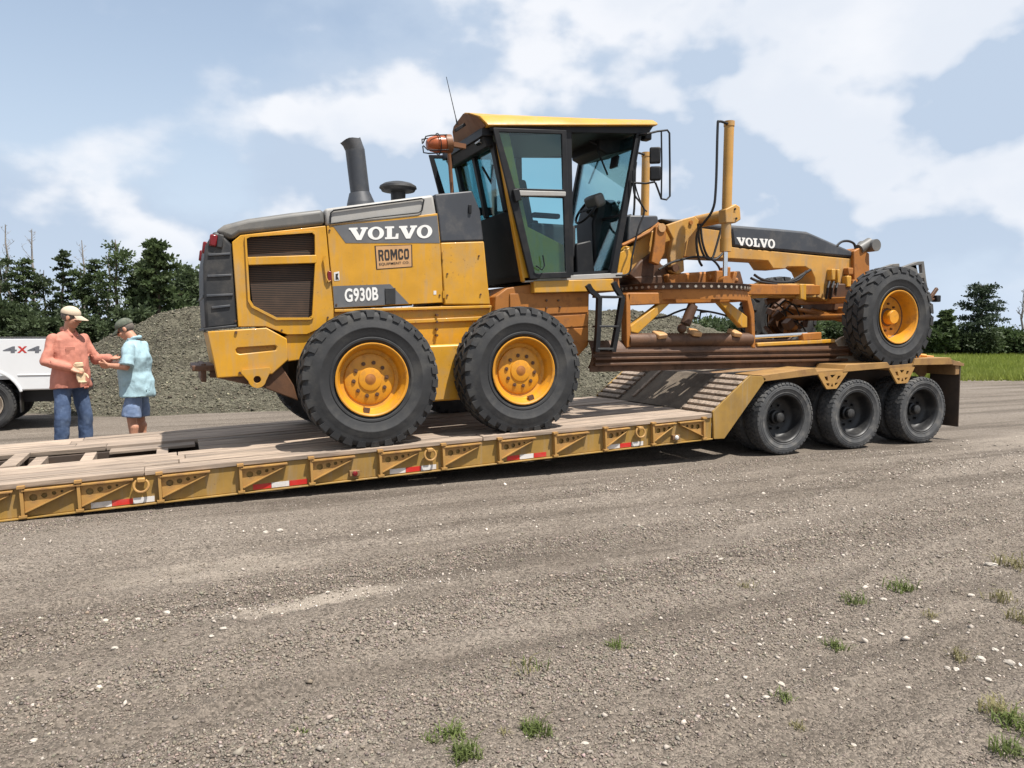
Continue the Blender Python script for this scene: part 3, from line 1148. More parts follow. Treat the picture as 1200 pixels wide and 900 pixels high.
# trailer wheels
TR, TWD = 0.4625, 0.255
t_me = tyre(TR, TWD, 0.298, 44, 0.012, groove=0.22, zig=0.4, n=56, shoulder=0.035).mesh('tyre', 'trailer_tyre_rubber')
rim_prof = [(0.301, -0.100), (0.310, -0.104), (0.310, -0.112), (0.298, -0.113), (0.286, -0.102), (0.280, -0.085), (0.268, -0.03), (0.262, 0.03), (0.240, 0.062), (0.20, 0.078), (0.12, 0.082), (0.115, 0.075), (0.0, 0.075)]
r_me = MB().lathe(rim_prof, 40).mesh('rim', 'trailer_rim_black')
hub_prof = [(0.0, -0.045), (0.045, -0.045), (0.062, -0.035), (0.066, 0.02), (0.085, 0.03), (0.088, 0.074), (0.0, 0.074)]
h_me = MB().lathe(hub_prof, 20).mesh('hub', 'trailer_rim_black')
nut = MB()
nut.cyl((0, 0.04, 0), (0, 0.082, 0), 0.015, 0.015, 6)
n_me = nut.mesh('wheel_nut', 'trailer_rim_black')


def trailer_wheel(cx, y, flip):
    w_ = bpy.data.objects.new('wheel', None)
    w_.empty_display_size = 0.1
    col.objects.link(w_)
    w_.parent = trailer
    w_.location = Vector((cx, y, TR + 0.001)) - trailer.location
    w_.rotation_euler = (0, random.uniform(0, 6), math.pi if flip else 0)
    for nm, me in (('tyre', t_me), ('rim', r_me), ('hub', h_me)):
        part(nm, me, None, w_)
    if not flip:
        for i in range(8):
            a = 2 * math.pi * i / 8
            o = part('wheel_nut', n_me, None, w_)
            o.location = (0.155 * math.cos(a), 0, 0.155 * math.sin(a))


for cx in TXC:
    trailer_wheel(cx, 0.012 + TWD / 2, False)
    trailer_wheel(cx, TRW - 0.012 - TWD / 2, True)
    trailer_wheel(cx, 0.012 + TWD * 1.5 + 0.06, True)
    trailer_wheel(cx, TRW - 0.012 - TWD * 1.5 - 0.06, False)
    part('axle', MB().cyl((cx, 0.2, TR), (cx, TRW - 0.2, TR), 0.065, n=14), 'trailer_dark_frame', trailer)
    part('axle_hanger', MB().box((cx - 0.09, 0.88, TR + 0.03), (cx + 0.09, 1.0, rdeck_z(cx) - 0.3)), 'trailer_dark_frame', trailer)

# ------------------------------------------------------------------ motor grader
GC = 1.27                                     # centre line (Y)
HN, HF = 0.67, 2 * GC - 0.67                  # hood sides
grader = root('motor_grader', 'large yellow motor grader with dark grey hood loaded on the trailer', 'motor grader', (2.61, GC, deck_z(2.61)))


def gpart(name, mb, mat, bev=0.008, parent=None, **kw):
    return part(name, mb, mat, parent or grader, bev=bev, **kw)


def far(y):
    return 2 * GC - y


# --- rear end
rear = pl([(251, 270), (262, 274), (273, 287), (276, 337), (280.5, 382), (241, 386.5), (238.5, 345), (238, 310), (241, 287)], HN)
rg = gpart('rear_grille', MB().prism(rear, HN + 0.02, HF - 0.02), 'black_plastic', 0.03, seg=3)
for (xa, ya, xb, yb) in ((244, 297, 270, 296), (243, 322, 271.5, 321), (242, 345, 273, 344), (248, 359, 270, 357)):
    po = pl([(xa, ya), (xb, yb), (xb, yb + 2.6), (xa, ya + 3.0)], HN)
    gpart('louvre', MB().prism(po, HN + 0.004, HF - 0.004), 'dark_grey', 0.004, parent=rg)
    pr = yp(xa, ya, HN)
    gpart('louvre', MB().box((pr.x - 0.035, HN + 0.05, pr.z - 0.03), (pr.x + 0.02, HF - 0.05, pr.z)), 'dark_grey', 0.006, parent=rg)
lamp_px = yp(246, 279, HN)
for i, (dx, dy, dz, r_) in enumerate(((0.03, 0.03, -0.02, 0.036), (-0.03, 0.16, -0.08, 0.036))):
    for s in (0, 1):
        y = HN + dy if s == 0 else HF - dy
        c = Vector((lamp_px.x + dx, y, lamp_px.z + dz))
        tl = gpart('tail_light', MB().obox(c, (0.07, 0.075, 0.115), (0, R(8), 0)), 'lens_red', 0.014)
        gpart('lamp_housing', MB().obox(c + Vector((0.062, 0.0, -0.005)), (0.055, 0.085, 0.13), (0, R(8), 0)), 'black_plastic', 0.01, parent=tl)
gpart('rear_sill', MB().prism(pl([(239, 384.5), (277.5, 380.5), (277.5, 384), (239, 388)], HN), HN - 0.012, HF + 0.012), 'black_plastic', 0.006)

# --- counterweight with slot and tow lug
cw = pl([(243, 388.5), (312, 384), (336, 397), (337.3, 422), (319, 438.5), (254, 443)], HN)
slot = [(x, z) for x, z in pl([(276, 410), (279, 407.3), (321, 404.5), (324, 406.5), (323, 410.5), (281, 414.8), (277, 413.5)], HN)]
YC0 = HN - 0.02
o = gpart('counterweight', MB().prism(cw, YC0, YC0 + 0.06, holes=[slot]), 'grader_yellow', 0.010)
gpart('counterweight_core', MB().prism(grow(cw, -0.012), YC0 + 0.062, far(YC0)), 'grader_yellow', 0.010, parent=o)
c = yp(301, 444.5, YC0)
lug = [(c.x + 0.085 * math.cos(a), c.z + 0.085 * math.sin(a)) for a in np.linspace(math.pi * 1.05, math.pi * 1.95, 12)]
a0, a1 = yp(282, 437, YC0), yp(317, 434, YC0)
lug = lug + [(a1.x, a1.z), (a1.x - .01, a1.z + .03), (a0.x + .01, a0.z + .03), (a0.x, a0.z)]
for ya in (YC0 - 0.045, far(YC0) + 0.003):
    gpart('tow_lug', MB().prism(lug, ya, ya + 0.042, holes=[circle2(c.x, c.z, 0.036, 14)]), 'grader_yellow', 0.005)
for px, py in ((276.5, 389.5), (281, 437), (313, 433)):
    b0 = yp(px, py, YC0)
    gpart('bolt', MB().cyl((b0.x, YC0 - 0.016, b0.z), (b0.x, YC0 + 0.002, b0.z), 0.014, n=6), 'brown_worn_steel', 0.0)
h0 = yp(238, 437, GC - 0.4)
gpart('tow_hitch', MB().box((h0.x - 0.02, GC - 0.42, h0.z - 0.09), (h0.x + 0.03, GC + 0.42, h0.z + 0.09)).box((h0.x - 0.1, GC - 0.45, h0.z + 0.02), (h0.x + 0.2, GC + 0.45, h0.z + 0.075))
      .box((h0.x + 0.06, GC - 0.42, h0.z - 0.05), (h0.x + 0.22, GC - 0.36, h0.z + 0.06)), 'brown_worn_steel', 0.01)
gpart('belly_pan', MB().prism(pl([(253, 443), (330, 428), (345, 452), (350, 470), (310, 455)], HN), HN + 0.03, HF - 0.03), 'brown_worn_steel', 0.01)

# --- engine housing
htop = pl([(252, 271), (263, 263), (290, 256), (340, 249), (379.5, 244.5), (381.5, 263.5), (282, 274.5), (272, 281), (262, 277)], HN)
gpart('rear_hood', MB().prism(htop, HN + 0.006, HF - 0.006), 'hood_grey', 0.045, seg=4)
sp = pl([(272, 283.5), (282, 275.5), (381.5, 264.5), (384, 290), (387, 322), (391, 362), (391, 378), (361, 391.5), (336, 392), (311.5, 382.5), (279, 383)], HN)
win = pl([(287.5, 278.5), (292, 276.5), (366.5, 271.5), (369.5, 274), (370.5, 306), (366.5, 371), (363, 373.5), (324, 373.8), (296, 359.5), (291.5, 352)], HN)
for s in (0, 1):
    y0, y1 = (HN, HN + 0.035) if s == 0 else (HF, HF - 0.035)
    f_ = gpart('engine_side_frame', MB().prism(sp, y0, y1, holes=[win]), 'grader_yellow', 0.006)
    rim_out = grow(win, 0.012)
    yo = y0 - 0.022 if s == 0 else y0 + 0.022
    gpart('window_surround', MB().prism(rim_out, yo, y0 + (0.02 if s == 0 else -0.02), holes=[grow(win, -0.014)]), 'grader_yellow', 0.007, parent=f_, seg=3)
    bar_ = pl([(289.5, 301.5), (370.5, 299), (370.5, 308.5), (290.5, 311)], HN)
    gpart('window_bar', MB().prism(bar_, yo - (0.004 if s == 0 else -0.004), y0 + (0.03 if s == 0 else -0.03)), 'grader_yellow', 0.007, parent=f_, seg=3)
    ys_ = y0 + (0.045 if s == 0 else -0.045)
    for pxs in ([(290, 279), (369, 273), (370, 301), (290, 303)], [(291, 309), (370, 306), (366, 372), (324, 372), (297, 358)]):
        gpart('radiator_screen', MB().prism(pl(pxs, HN), ys_, ys_ + (0.012 if s == 0 else -0.012)), 'radiator_mesh', 0.0, parent=f_)
gpart('engine_core', MB().prism(grow(sp, -0.03), HN + 0.07, HF - 0.07), 'cab_black', 0.0)

# --- engine door with bands and lettering
door = pl([(383, 264.8), (512.5, 250), (516, 285), (519.5, 354.5), (391.5, 361.5), (388, 322), (385, 290)], HN)
ftop = pl([(380.5, 244.2), (508, 227.8), (512.3, 253.5), (388, 264.5), (382.3, 264.8)], HN)
gpart('front_hood', MB().prism(ftop, HN + 0.004, HF - 0.004), 'hood_light_grey', 0.03, seg=3)
for s in (0, 1):
    y0 = HN - 0.004 if s == 0 else HF + 0.004
    sg = -1 if s == 0 else 1
    d_ = gpart('engine_door', MB().prism(door, y0, y0 - sg * 0.05), 'grader_yellow', 0.006)
    band = pl([(385.5, 264.8), (391, 265.8), (405, 284.8), (515.2, 284.8), (512.2, 252.5), (470, 257.5)], HN)
    gpart('door_band', MB().prism(band, y0 + sg * 0.003, y0 - sg * 0.01), 'band_grey', 0.0, parent=d_)
    low = pl([(390, 335.3), (457, 333), (479, 355.8), (391.7, 360.6)], HN)
    gpart('door_band', MB().prism(low, y0 + sg * 0.003, y0 - sg * 0.01), 'band_grey', 0.0, parent=d_)
    lt = pl([(450.7, 338), (463, 337.4), (463, 356.5), (451.5, 357)], HN)
    gpart('door_latch', MB().prism(lt, y0 + sg * 0.016, y0), 'black_plastic', 0.004, parent=d_)
    dec = pl([(438.7, 288), (482.7, 286.6), (483.3, 313), (440.8, 316)], HN)
    gpart('decal_border', MB().prism(dec, y0 + sg * 0.0025, y0), 'letter_black', 0.0, parent=d_)
    gpart('decal', MB().prism(grow(dec, -0.014), y0 + sg * 0.0045, y0), 'decal_tan', 0.0, parent=d_)
yd = HN - 0.004
slab_word(pl([(408.5, 267.2), (507.5, 263.6), (506.8, 278.8), (409.2, 281.8)], HN), yd - 0.004, 0.003, 'letter_white', grader)
text_word('G930B', pl([(403.3, 338.2), (442.7, 336.2), (443.2, 352.2), (404, 354.6)], HN), yd - 0.004, 0.0025, 'letter_white', grader, bold=0.03)
block_word('ROMCO', pl([(442.8, 293), (478.8, 291.4), (479.2, 303.6), (443.8, 305.8)], HN), yd - 0.0055, 0.0015, 'letter_black', grader)
text_word('EQUIPMENT CO.', pl([(444, 308.2), (479.3, 306), (479.5, 309.3), (444.3, 311.8)], HN), yd - 0.006, 0.0015, 'letter_black', grader, bold=0.01)
stk = pl([(391, 319.5), (397.3, 318), (398, 328.5), (391.8, 329.3)], HN)
gpart('sticker', MB().prism(stk, yd - 0.003, yd), 'tape_white', 0.0)
gpart('sticker_mark', MB().prism(pl([(393, 321), (396.5, 320.4), (395.5, 324), (397, 327.5), (393, 328)], HN), yd - 0.0045, yd - 0.001), 'letter_black', 0.0)
pts = [yp(a, b, HN - 0.012) for a, b in ((387, 262), (387.6, 249.5), (391, 246.5), (440, 239.8), (494, 232.6), (496.8, 234), (494.5, 246.5), (490.5, 249.2), (440, 254.5), (387, 262))]
gpart('grab_recess_trim', MB().tube(pts, 0.008, 6), 'cab_black', 0.0)
pts = [yp(a, b, HN - 0.02) for a, b in ((380.5, 300), (379.3, 303), (380.5, 312), (382.5, 326), (385, 330.5), (387.5, 329))]
gpart('grab_handle', MB().tube(pts, 0.009, 8), 'grader_yellow', 0.0)
gpart('hinge_handle', MB().box((yp(386, 322, HN).x - 0.02, HN - 0.02, yp(386, 330, HN).z), (yp(386, 322, HN).x + 0.02, HN, yp(386, 318, HN).z)), 'lens_red', 0.004)

for a, b in ((509.5, 343), (511.5, 341.5)):
    gpart('sticker', MB().prism(pl([(a - 1.6, b - 2.2), (a + 1.6, b - 2.4), (a + 1.6, b + 2.2), (a - 1.6, b + 2.4)], HN), yd - 0.003 - (0.001 if a > 510 else 0), yd), 'tape_white', 0.0) if a < 510 else None
for a, b in ((524, 321), (524, 346), (563, 345), (561, 300), (386, 270), (515, 346), (394, 357), (276, 376), (330, 387), (384, 372)):
    p_ = yp(a, b, HN)
    gpart('panel_bolt', MB().cyl((p_.x, HN - 0.014, p_.z), (p_.x, HN + 0.01, p_.z), 0.010, n=8), 'brown_worn_steel', 0.0)
for b in (300, 345):
    p_ = yp(518.5 + (b - 300) * 0.02, b, HN)
    gpart('door_hinge', MB().cyl((p_.x, HN - 0.012, p_.z - 0.04), (p_.x, HN - 0.012, p_.z + 0.04), 0.012, n=8), 'grader_yellow', 0.0)
# --- tank panel in front of the hood
tk_u = pl([(509.3, 227.5), (553.3, 223.3), (562.7, 246), (567, 282), (516.2, 283.8), (513.2, 252)], HN)
tk_l = pl([(516.4, 284.4), (567.3, 282.7), (572, 333), (575, 357), (521, 357)], HN)
gpart('tank_cover', MB().prism(tk_u, HN, HF), 'dark_grey', 0.018, seg=3)
gpart('tank_panel', MB().prism(tk_l, HN, HF), 'grader_yellow', 0.014, seg=3)
gpart('cover_latch', MB().box((yp(550, 244, HN).x - 0.012, HN - 0.02, yp(550, 250, HN).z), (yp(550, 244, HN).x + 0.02, HN + 0.01, yp(550, 240, HN).z)), 'cab_black', 0.004)

# --- exhaust stack and pre-cleaner on the hood
e0, e1 = yp(421.5, 222, GC - 0.1), yp(416, 176, GC - 0.1)
ax = (e1 - e0).normalized()
ex = MB().cyl(e0 - ax * 0.12, e1, 0.105, 0.105, 22)
top = e1
side_v = Vector((1, 0, 0)) - ax * ax.x
side_v.normalize()
b2 = ax.cross(side_v)
rings = []
for k, (lift, lean, rr) in enumerate(((0.0, 0.0, 0.105), (0.05, -0.016, 0.107), (0.085, -0.04, 0.112))):
    rings.append([top + ax * (lift + (0.022 * (1 + math.cos(a)) + 0.010 * math.sin(3 * a + 1) if k == 2 else 0)) + side_v * (lean + rr * math.cos(a)) + b2 * (rr * math.sin(a)) for a in np.linspace(0, 2 * math.pi, 21)[:-1]])
vv = [p for r_ in rings for p in r_]
ex.add(vv, [(j * 20 + i, j * 20 + (i + 1) % 20, (j + 1) * 20 + (i + 1) % 20, (j + 1) * 20 + i) for j in range(2) for i in range(20)])
exo = gpart('exhaust_stack', ex, 'dark_grey', 0.0)
eb = yp(423, 240, GC - 0.1)
gpart('stack_base', MB().cyl(eb - ax * 0.15, eb + ax * 0.02, 0.19, 0.15, 22).cyl(eb + ax * 0.02, eb + ax * 0.13, 0.15, 0.112, 22), 'dark_grey', 0.0, parent=exo)
pc = yp(466.5, 219, GC)
pre = gpart('air_precleaner', MB().lathe([(0.0, 0.058), (0.09, 0.052), (0.16, 0.034), (0.205, 0.006), (0.212, -0.018), (0.196, -0.03), (0.186, -0.05), (0.10, -0.062), (0.0, -0.062)], 28, 'Z', pc), 'black_plastic', 0.0)
gpart('precleaner_neck', MB().cyl(pc - Vector((0, 0, 0.22)), pc - Vector((0, 0, 0.055)), 0.078, 0.085, 18), 'black_plastic', 0.0, parent=pre)

# --- chassis under the hood and the tandem cases
ch = pl([(330, 398), (337, 393), (391, 364), (521, 358), (584, 358), (592, 400), (560, 404), (420, 412), (338, 424)], HN)
gpart('rear_chassis', MB().prism(ch, HN + 0.035, HF - 0.035), 'grader_yellow', 0.01)
fl = pl([(470, 375), (584, 370), (585, 374.5), (470, 379.5)], HN)
gpart('chassis_flange', MB().prism(fl, HN + 0.005, HF - 0.005), 'grader_yellow', 0.006)
fl = pl([(392, 362.5), (576, 357.6), (576, 361), (392, 366)], HN)
gpart('chassis_flange', MB().prism(fl, HN - 0.006, HF + 0.006), 'grader_yellow', 0.006)
for px, py in ((512, 369), (512, 377), (512, 386), (512, 393)):
    b0 = yp(px, py, HN)
    gpart('bolt', MB().cyl((b0.x, HN - 0.014, b0.z), (b0.x, HN + 0.05, b0.z), 0.014, n=6), 'brown_worn_steel', 0.0)
W1, W2, W3 = Vector((1.795, 0, 1.083)), Vector((3.423, 0, 1.134)), Vector((8.994, 0, 1.745))
for y0, y1 in ((0.44, 0.66), (far(0.66), far(0.44))):
    ca = [(W1.x + 0.30 * math.cos(a), W1.z + 0.30 * math.sin(a)) for a in np.linspace(math.pi / 2, math.pi * 1.5, 12)]
    cb = [(W2.x + 0.30 * math.cos(a), W2.z + 0.30 * math.sin(a)) for a in np.linspace(-math.pi / 2, math.pi / 2, 12)]
    gpart('tandem_case', MB().prism(ca + cb, y0, y1), 'grader_yellow', 0.02)
gpart('rear_axle_housing', MB().cyl((2.61, 0.6, 1.14), (2.61, far(0.6), 1.14), 0.22, n=20), 'grader_yellow_worn', 0.0)
for wx in (W1, W2):
    for s in (0, 1):
        y0, y1 = (0.30, 0.45) if s == 0 else (far(0.45), far(0.30))
        gpart('axle_end', MB().cyl((wx.x, y0, wx.z), (wx.x, y1, wx.z), 0.20, n=20), 'grader_yellow', 0.0)

# --- grader wheels
GR, GW = 0.684, 0.375


def settle(me, drop=0.656):
    """flatten the tread where the tyre carries the load and bulge the side wall above it"""
    for v in me.vertices:
        if v.co.z < -0.36:
            v.co.y *= 1 + 0.07 * min(1, (-0.36 - v.co.z) / 0.2) * (1 if abs(v.co.y) > 0.1 else 0)
        if v.co.z < -drop:
            v.co.z = -drop - 0.04 * (-drop - v.co.z)
    me.update()
    return me


gt_me = tyre(GR, GW, 0.352, 30, 0.026, groove=0.34, zig=0.9, n=72, shoulder=0.075).mesh('tyre', 'tyre_rubber')
settle(gt_me)
gtf_me = tyre(GR, GW, 0.352, 24, 0.034, groove=0.20, zig=0.9, n=72, shoulder=0.085).mesh('tyre', 'tyre_rubber')
settle(gtf_me)
rp_rear = [(0.335, -0.150), (0.352, -0.158), (0.362, -0.165), (0.362, -0.176), (0.352, -0.178), (0.338, -0.170), (0.332, -0.148), (0.312, -0.125), (0.300, -0.085), (0.292, -0.055), (0.255, -0.045), (0.248, -0.060), (0.215, -0.072), (0.118, -0.078), (0.114, -0.088),
           (0.106, -0.091), (0.0, -0.091)]
grr_me = MB().lathe(rp_rear, 48).mesh('rim', 'rim_orange')
rp_front = [(0.335, -0.150), (0.352, -0.158), (0.362, -0.165), (0.362, -0.176), (0.352, -0.178), (0.338, -0.170), (0.330, -0.148), (0.312, -0.11), (0.302, -0.02), (0.285, 0.02), (0.240, 0.035), (0.135, 0.035), (0.13, 0.02), (0.10, 0.01), (0.095, -0.085), (0.085, -0.098), (0.0, -0.098)]
grf_me = MB().lathe(rp_front, 48).mesh('rim', 'rim_orange')
hub_me = MB().lathe([(0.0, -0.097), (0.040, -0.097), (0.045, -0.094), (0.052, -0.094), (0.055, -0.0895), (0.0, -0.0895)], 24).mesh('hub', 'grader_yellow_worn')
gn = MB().cyl((0, -0.062, 0), (0, -0.086, 0), 0.021, 0.021, 6).cyl((0, -0.086, 0), (0, -0.092, 0), 0.010, 0.010, 6)
gn_me = gn.mesh('wheel_nut', 'brown_worn_steel')
gnf = MB().cyl((0, 0.036, 0), (0, 0.01, 0), 0.015, 0.015, 6)
gnf_me = gnf.mesh('wheel_nut', 'brown_worn_steel')
vs_me = MB().box((-0.03, -0.172, -0.035), (0.03, -0.13, 0.035)).mesh('valve_guard', 'brown_worn_steel')
in_me = MB().lathe([(0.340, 0.16), (0.300, 0.14), (0.280, 0.02), (0.30, 0.0), (0.33, -0.02)], 36).mesh('inner_barrel', 'brown_worn_steel')


def grader_wheel(c, y, flip, front, spin, lean=0.0):
    w_ = bpy.data.objects.new('wheel', None)
    w_.empty_display_size = 0.1
    col.objects.link(w_)
    w_.parent = grader
    w_.location = Vector((c.x, y, c.z)) - grader.location
    w_.rotation_euler = (lean, 0, math.pi if flip else 0)
    for nm, me in (('tyre', gtf_me if front else gt_me), ('rim', grf_me if front else grr_me), ('inner_barrel', in_me)):
        o_ = part(nm, me, None, w_)
        o_.rotation_euler = (0, 0 if nm == 'tyre' else spin, 0)
    if not front:
        part('hub', hub_me, None, w_)
    nn, rr = (10, 0.165) if not front else (10, 0.185)
    for i in range(nn):
        a = 2 * math.pi * i / nn + spin
        o_ = part('wheel_nut', gn_me if not front else gnf_me, None, w_)
        o_.location = (rr * math.cos(a), 0, rr * math.sin(a))
    if not front:
        o_ = part('valve_guard', vs_me, None, w_)
        a = -1.75 if c.x < 2 else -1.25
        o_.location = (0.315 * math.cos(a), 0.02, 0.315 * math.sin(a))
        o_.rotation_euler = (0, -a + math.pi / 2, 0)


WY = 0.03 + GW / 2
for c_, front, spin in ((W1, False, 0.1), (W2, False, 0.5), (W3, True, 0.2)):
    grader_wheel(c_, WY, False, front, spin)
    grader_wheel(c_, far(WY), True, front, spin + 0.3)

# --- cab
CN = 0.56
CF = far(CN)


def cabp(pxs):
    return pl(pxs, CN)


def both(name, pxs, t, mat, bev=0.006, inner=0.0, holes=()):
    """a flat piece on both cab sides"""
    p_ = cabp(pxs)
    h_ = [cabp(h) for h in holes]
    gpart(name, MB().prism(p_, CN + inner, CN + inner + t, holes=h_), mat, bev)
    gpart(name, MB().prism(p_, CF - inner, CF - inner - t, holes=h_), mat, bev)


both('cab_front_pillar', [(746.5, 155), (752.5, 155), (723, 321), (715.5, 321)], 0.06, 'cab_black')
both('cab_middle_pillar', [(662, 154), (670, 154.5), (672.5, 323), (664.5, 323.5)], 0.06, 'cab_black')
both('cab_rear_pillar', [(581, 151), (596, 151.5), (631, 328), (613, 330)], 0.07, 'grader_yellow')
both('cab_header', [(574, 147.8), (766, 147.6), (760, 157), (575, 153)], 0.07, 'cab_black')
both('cab_sill', [(614, 325), (730, 319.5), (729, 325.5), (615, 331)], 0.08, 'hood_light_grey')
# roof: yellow shell with sloped sides, shade on its rear face painted as a brown panel
xa, xb = yp(572, 147, 0.50), yp(771, 146.5, 0.50)
xt0, xt1 = yp(553.5, 129.5, 0.86), yp(771, 135.8, 0.72)
lo_y, hi_y = 0.50, 0.80
rb = MB()
z_top0, z_top1 = xt0.z, yp(772, 138.5, 0.78).z
A = [(xa.x, lo_y, xa.z), (xb.x, lo_y, xb.z), (xb.x + 0.04, lo_y + 0.02, xb.z + 0.05), (xb.x, hi_y, z_top1), (xa.x, hi_y, z_top0), (xa.x - 0.01, lo_y + 0.02, xa.z + 0.03)]
B = [(x, far(y), z) for x, y, z in A]
n_ = len(A)
rb.add(A + B, [tuple(range(n_)), tuple(reversed(range(n_, 2 * n_)))] + [(i, (i + 1) % n_, n_ + (i + 1) % n_, n_ + i) for i in range(n_)])
# rebuild as cross sections along X: near eave, near top, far top, far eave
secs = []
for t in np.linspace(0, 1, 9):
    X = xa.x + (xb.x - xa.x) * t
    ze = xa.z + (xb.z - xa.z) * t
    zt = z_top0 + (z_top1 - z_top0) * t
    bk = 0.10 if t == 0 else 0.0
    sec = [(X, lo_y, ze), (X - bk * 0.2, lo_y + 0.012, ze + 0.03), (X - bk * 0.5, lo_y + 0.12, ze + (zt - ze) * 0.52), (X - bk, lo_y + 0.34, zt - 0.035), (X - bk, GC - 0.3, zt), (X - bk, GC + 0.3, zt), (X - bk, far(lo_y + 0.34), zt - 0.035),
           (X - bk * 0.5, far(lo_y + 0.12), ze + (zt - ze) * 0.52), (X - bk * 0.2, far(lo_y + 0.012), ze + 0.03), (X, far(lo_y), ze)]
    if t == 0:
        sec = [(x + 0.20 * max(0.0, (y - GC + 0.1) / 0.87), y, z) for x, y, z in sec]
    if t == 1:
        sec = [(x + 0.05 * (1 - abs((y - GC) / 0.8) ** 2), y, z) for x, y, z in sec]
    secs.append(sec)
k = len(secs[0])
rb = MB()
rb.v = [Vector(p) for s_ in secs for p in s_]
rb.f = [(i * k + j, i * k + (j + 1) % k, (i + 1) * k + (j + 1) % k, (i + 1) * k + j) for i in range(8) for j in range(k)]
rb.f += [tuple(range(k)), tuple(range(8 * k, 9 * k))]
gpart('cab_roof', rb, 'grader_yellow', 0.012, seg=3, angle=30)
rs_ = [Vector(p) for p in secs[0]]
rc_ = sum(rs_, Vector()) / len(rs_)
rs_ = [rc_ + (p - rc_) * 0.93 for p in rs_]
gpart('roof_rear_shade', MB().add([p + Vector((-0.012, 0, 0)) for p in rs_] + [p + Vector((0.05, 0, 0)) for p in rs_], [tuple(range(k)), tuple(range(k, 2 * k))] + [(i, (i + 1) % k, k + (i + 1) % k, k + i) for i in range(k)]), 'brown_pole_roof_shade', 0.0)  # brown colour stands for the shade on the yellow rear face
gpart('roof_lining', MB().box((xa.x - 0.0, lo_y + 0.05, xa.z - 0.075), (xb.x - 0.05, far(lo_y + 0.05), xa.z - 0.02)) if False else
      MB().add([(xa.x - 0.03, 0.6, xa.z - 0.09), (xb.x - 0.08, 0.6, xb.z - 0.07), (xb.x - 0.08, far(0.6), xb.z - 0.07), (xa.x - 0.03, far(0.6), xa.z - 0.09),
                (xa.x - 0.03, 0.6, xa.z - 0.005), (xb.x - 0.08, 0.6, xb.z - 0.005), (xb.x - 0.08, far(0.6), xb.z - 0.005), (xa.x - 0.03, far(0.6), xa.z - 0.005)],
               [(0, 1, 2, 3), (7, 6, 5, 4), (0, 4, 5, 1), (1, 5, 6, 2), (2, 6, 7, 3), (3, 7, 4, 0)]), 'cab_black', 0.006)
# rear brow: dark box with the work lamps hanging behind the roof
br = cabp([(566, 148), (579, 149), (584, 170), (574, 170)])
brow = gpart('cab_rear_brow', MB().prism(br, CN + 0.08, CF - 0.08), 'cab_black', 0.012)
for y in (0.78, far(0.78)):
    p_ = yp(570, 161, 0.7)
    gpart('work_lamp', MB().obox((p_.x - 0.05, y, p_.z - 0.02), (0.05, 0.13, 0.09), (0, 0.3, 0)), 'mirror_dark_glass', 0.008)
# rear wall: lower dark panel, side posts and the window
prw = lambda py: yp(583 + (py - 155) * 35 / 175, py, CN)
r_top, r_mid, r_bot = prw(165), prw(246), prw(328)


def rear_sheet(a, b, y0, y1, t=0.03):
    return MB().add([(a.x, y0, a.z), (b.x, y0, b.z), (b.x, y1, b.z), (a.x, y1, a.z), (a.x - t, y0, a.z), (b.x - t, y0, b.z), (b.x - t, y1, b.z), (a.x - t, y1, a.z)],
                    [(0, 1, 2, 3), (7, 6, 5, 4), (0, 4, 5, 1), (1, 5, 6, 2), (2, 6, 7, 3), (3, 7, 4, 0)])


gpart('cab_rear_panel', rear_sheet(r_mid, r_bot, CN + 0.075, CF - 0.075), 'cab_black', 0.004)
for y0, y1 in ((CN + 0.075, CN + 0.17), (CF - 0.17, CF - 0.075), (GC - 0.035, GC + 0.035)):
    gpart('rear_window_post', rear_sheet(r_top, r_mid, y0, y1, 0.05), 'cab_black', 0.004)
gpart('rear_window', rear_sheet(r_top, r_mid, CN + 0.171, CF - 0.171, 0.006), 'cab_glass', 0.0)
wp = [yp(568, 205, 0.9), yp(574, 224, 0.9)]
gpart('rear_wiper', MB().bar(yp(565, 195, 1.0), yp(578, 218, 1.0), 0.02, 0.02), 'cab_black', 0.0)
# lower cab body
base_l = cabp([(597, 337), (640, 330.5), (729, 324.6), (731, 341), (694, 344), (693, 405), (681, 418), (592, 418), (582, 372), (584, 347)])
gpart('cab_base', MB().prism(base_l, CN + 0.07, CF - 0.07), 'grader_yellow_worn', 0.012)
gpart('step_box', MB().prism(cabp([(625, 329.5), (718, 327), (719, 341), (625, 343.5)]), CN - 0.02, CN + 0.09), 'grader_yellow', 0.008)
for pxs in ([(600, 344), (692, 342), (692, 366), (600, 370)], [(640, 371), (692, 368), (692, 382), (650, 385)], [(655, 386), (692, 384), (692, 404), (682, 415), (660, 415)]):
    gpart('base_panel', MB().prism(cabp(pxs), CN + 0.05, CN + 0.072), 'grader_yellow_worn', 0.005)
for px, py in ((640, 352), (654, 352), (656, 360), (640, 361), (657, 333), (627, 335)):
    b0 = yp(px, py, CN + 0.05)
    gpart('bolt', MB().cyl((b0.x, CN + 0.03, b0.z), (b0.x, CN + 0.055, b0.z), 0.012, n=6), 'brown_worn_steel', 0.0)
gpart('cab_floor', MB().prism(cabp([(612, 322), (722, 316), (722, 323), (614, 329)]), CN + 0.06, CF - 0.06), 'cab_black', 0.0)

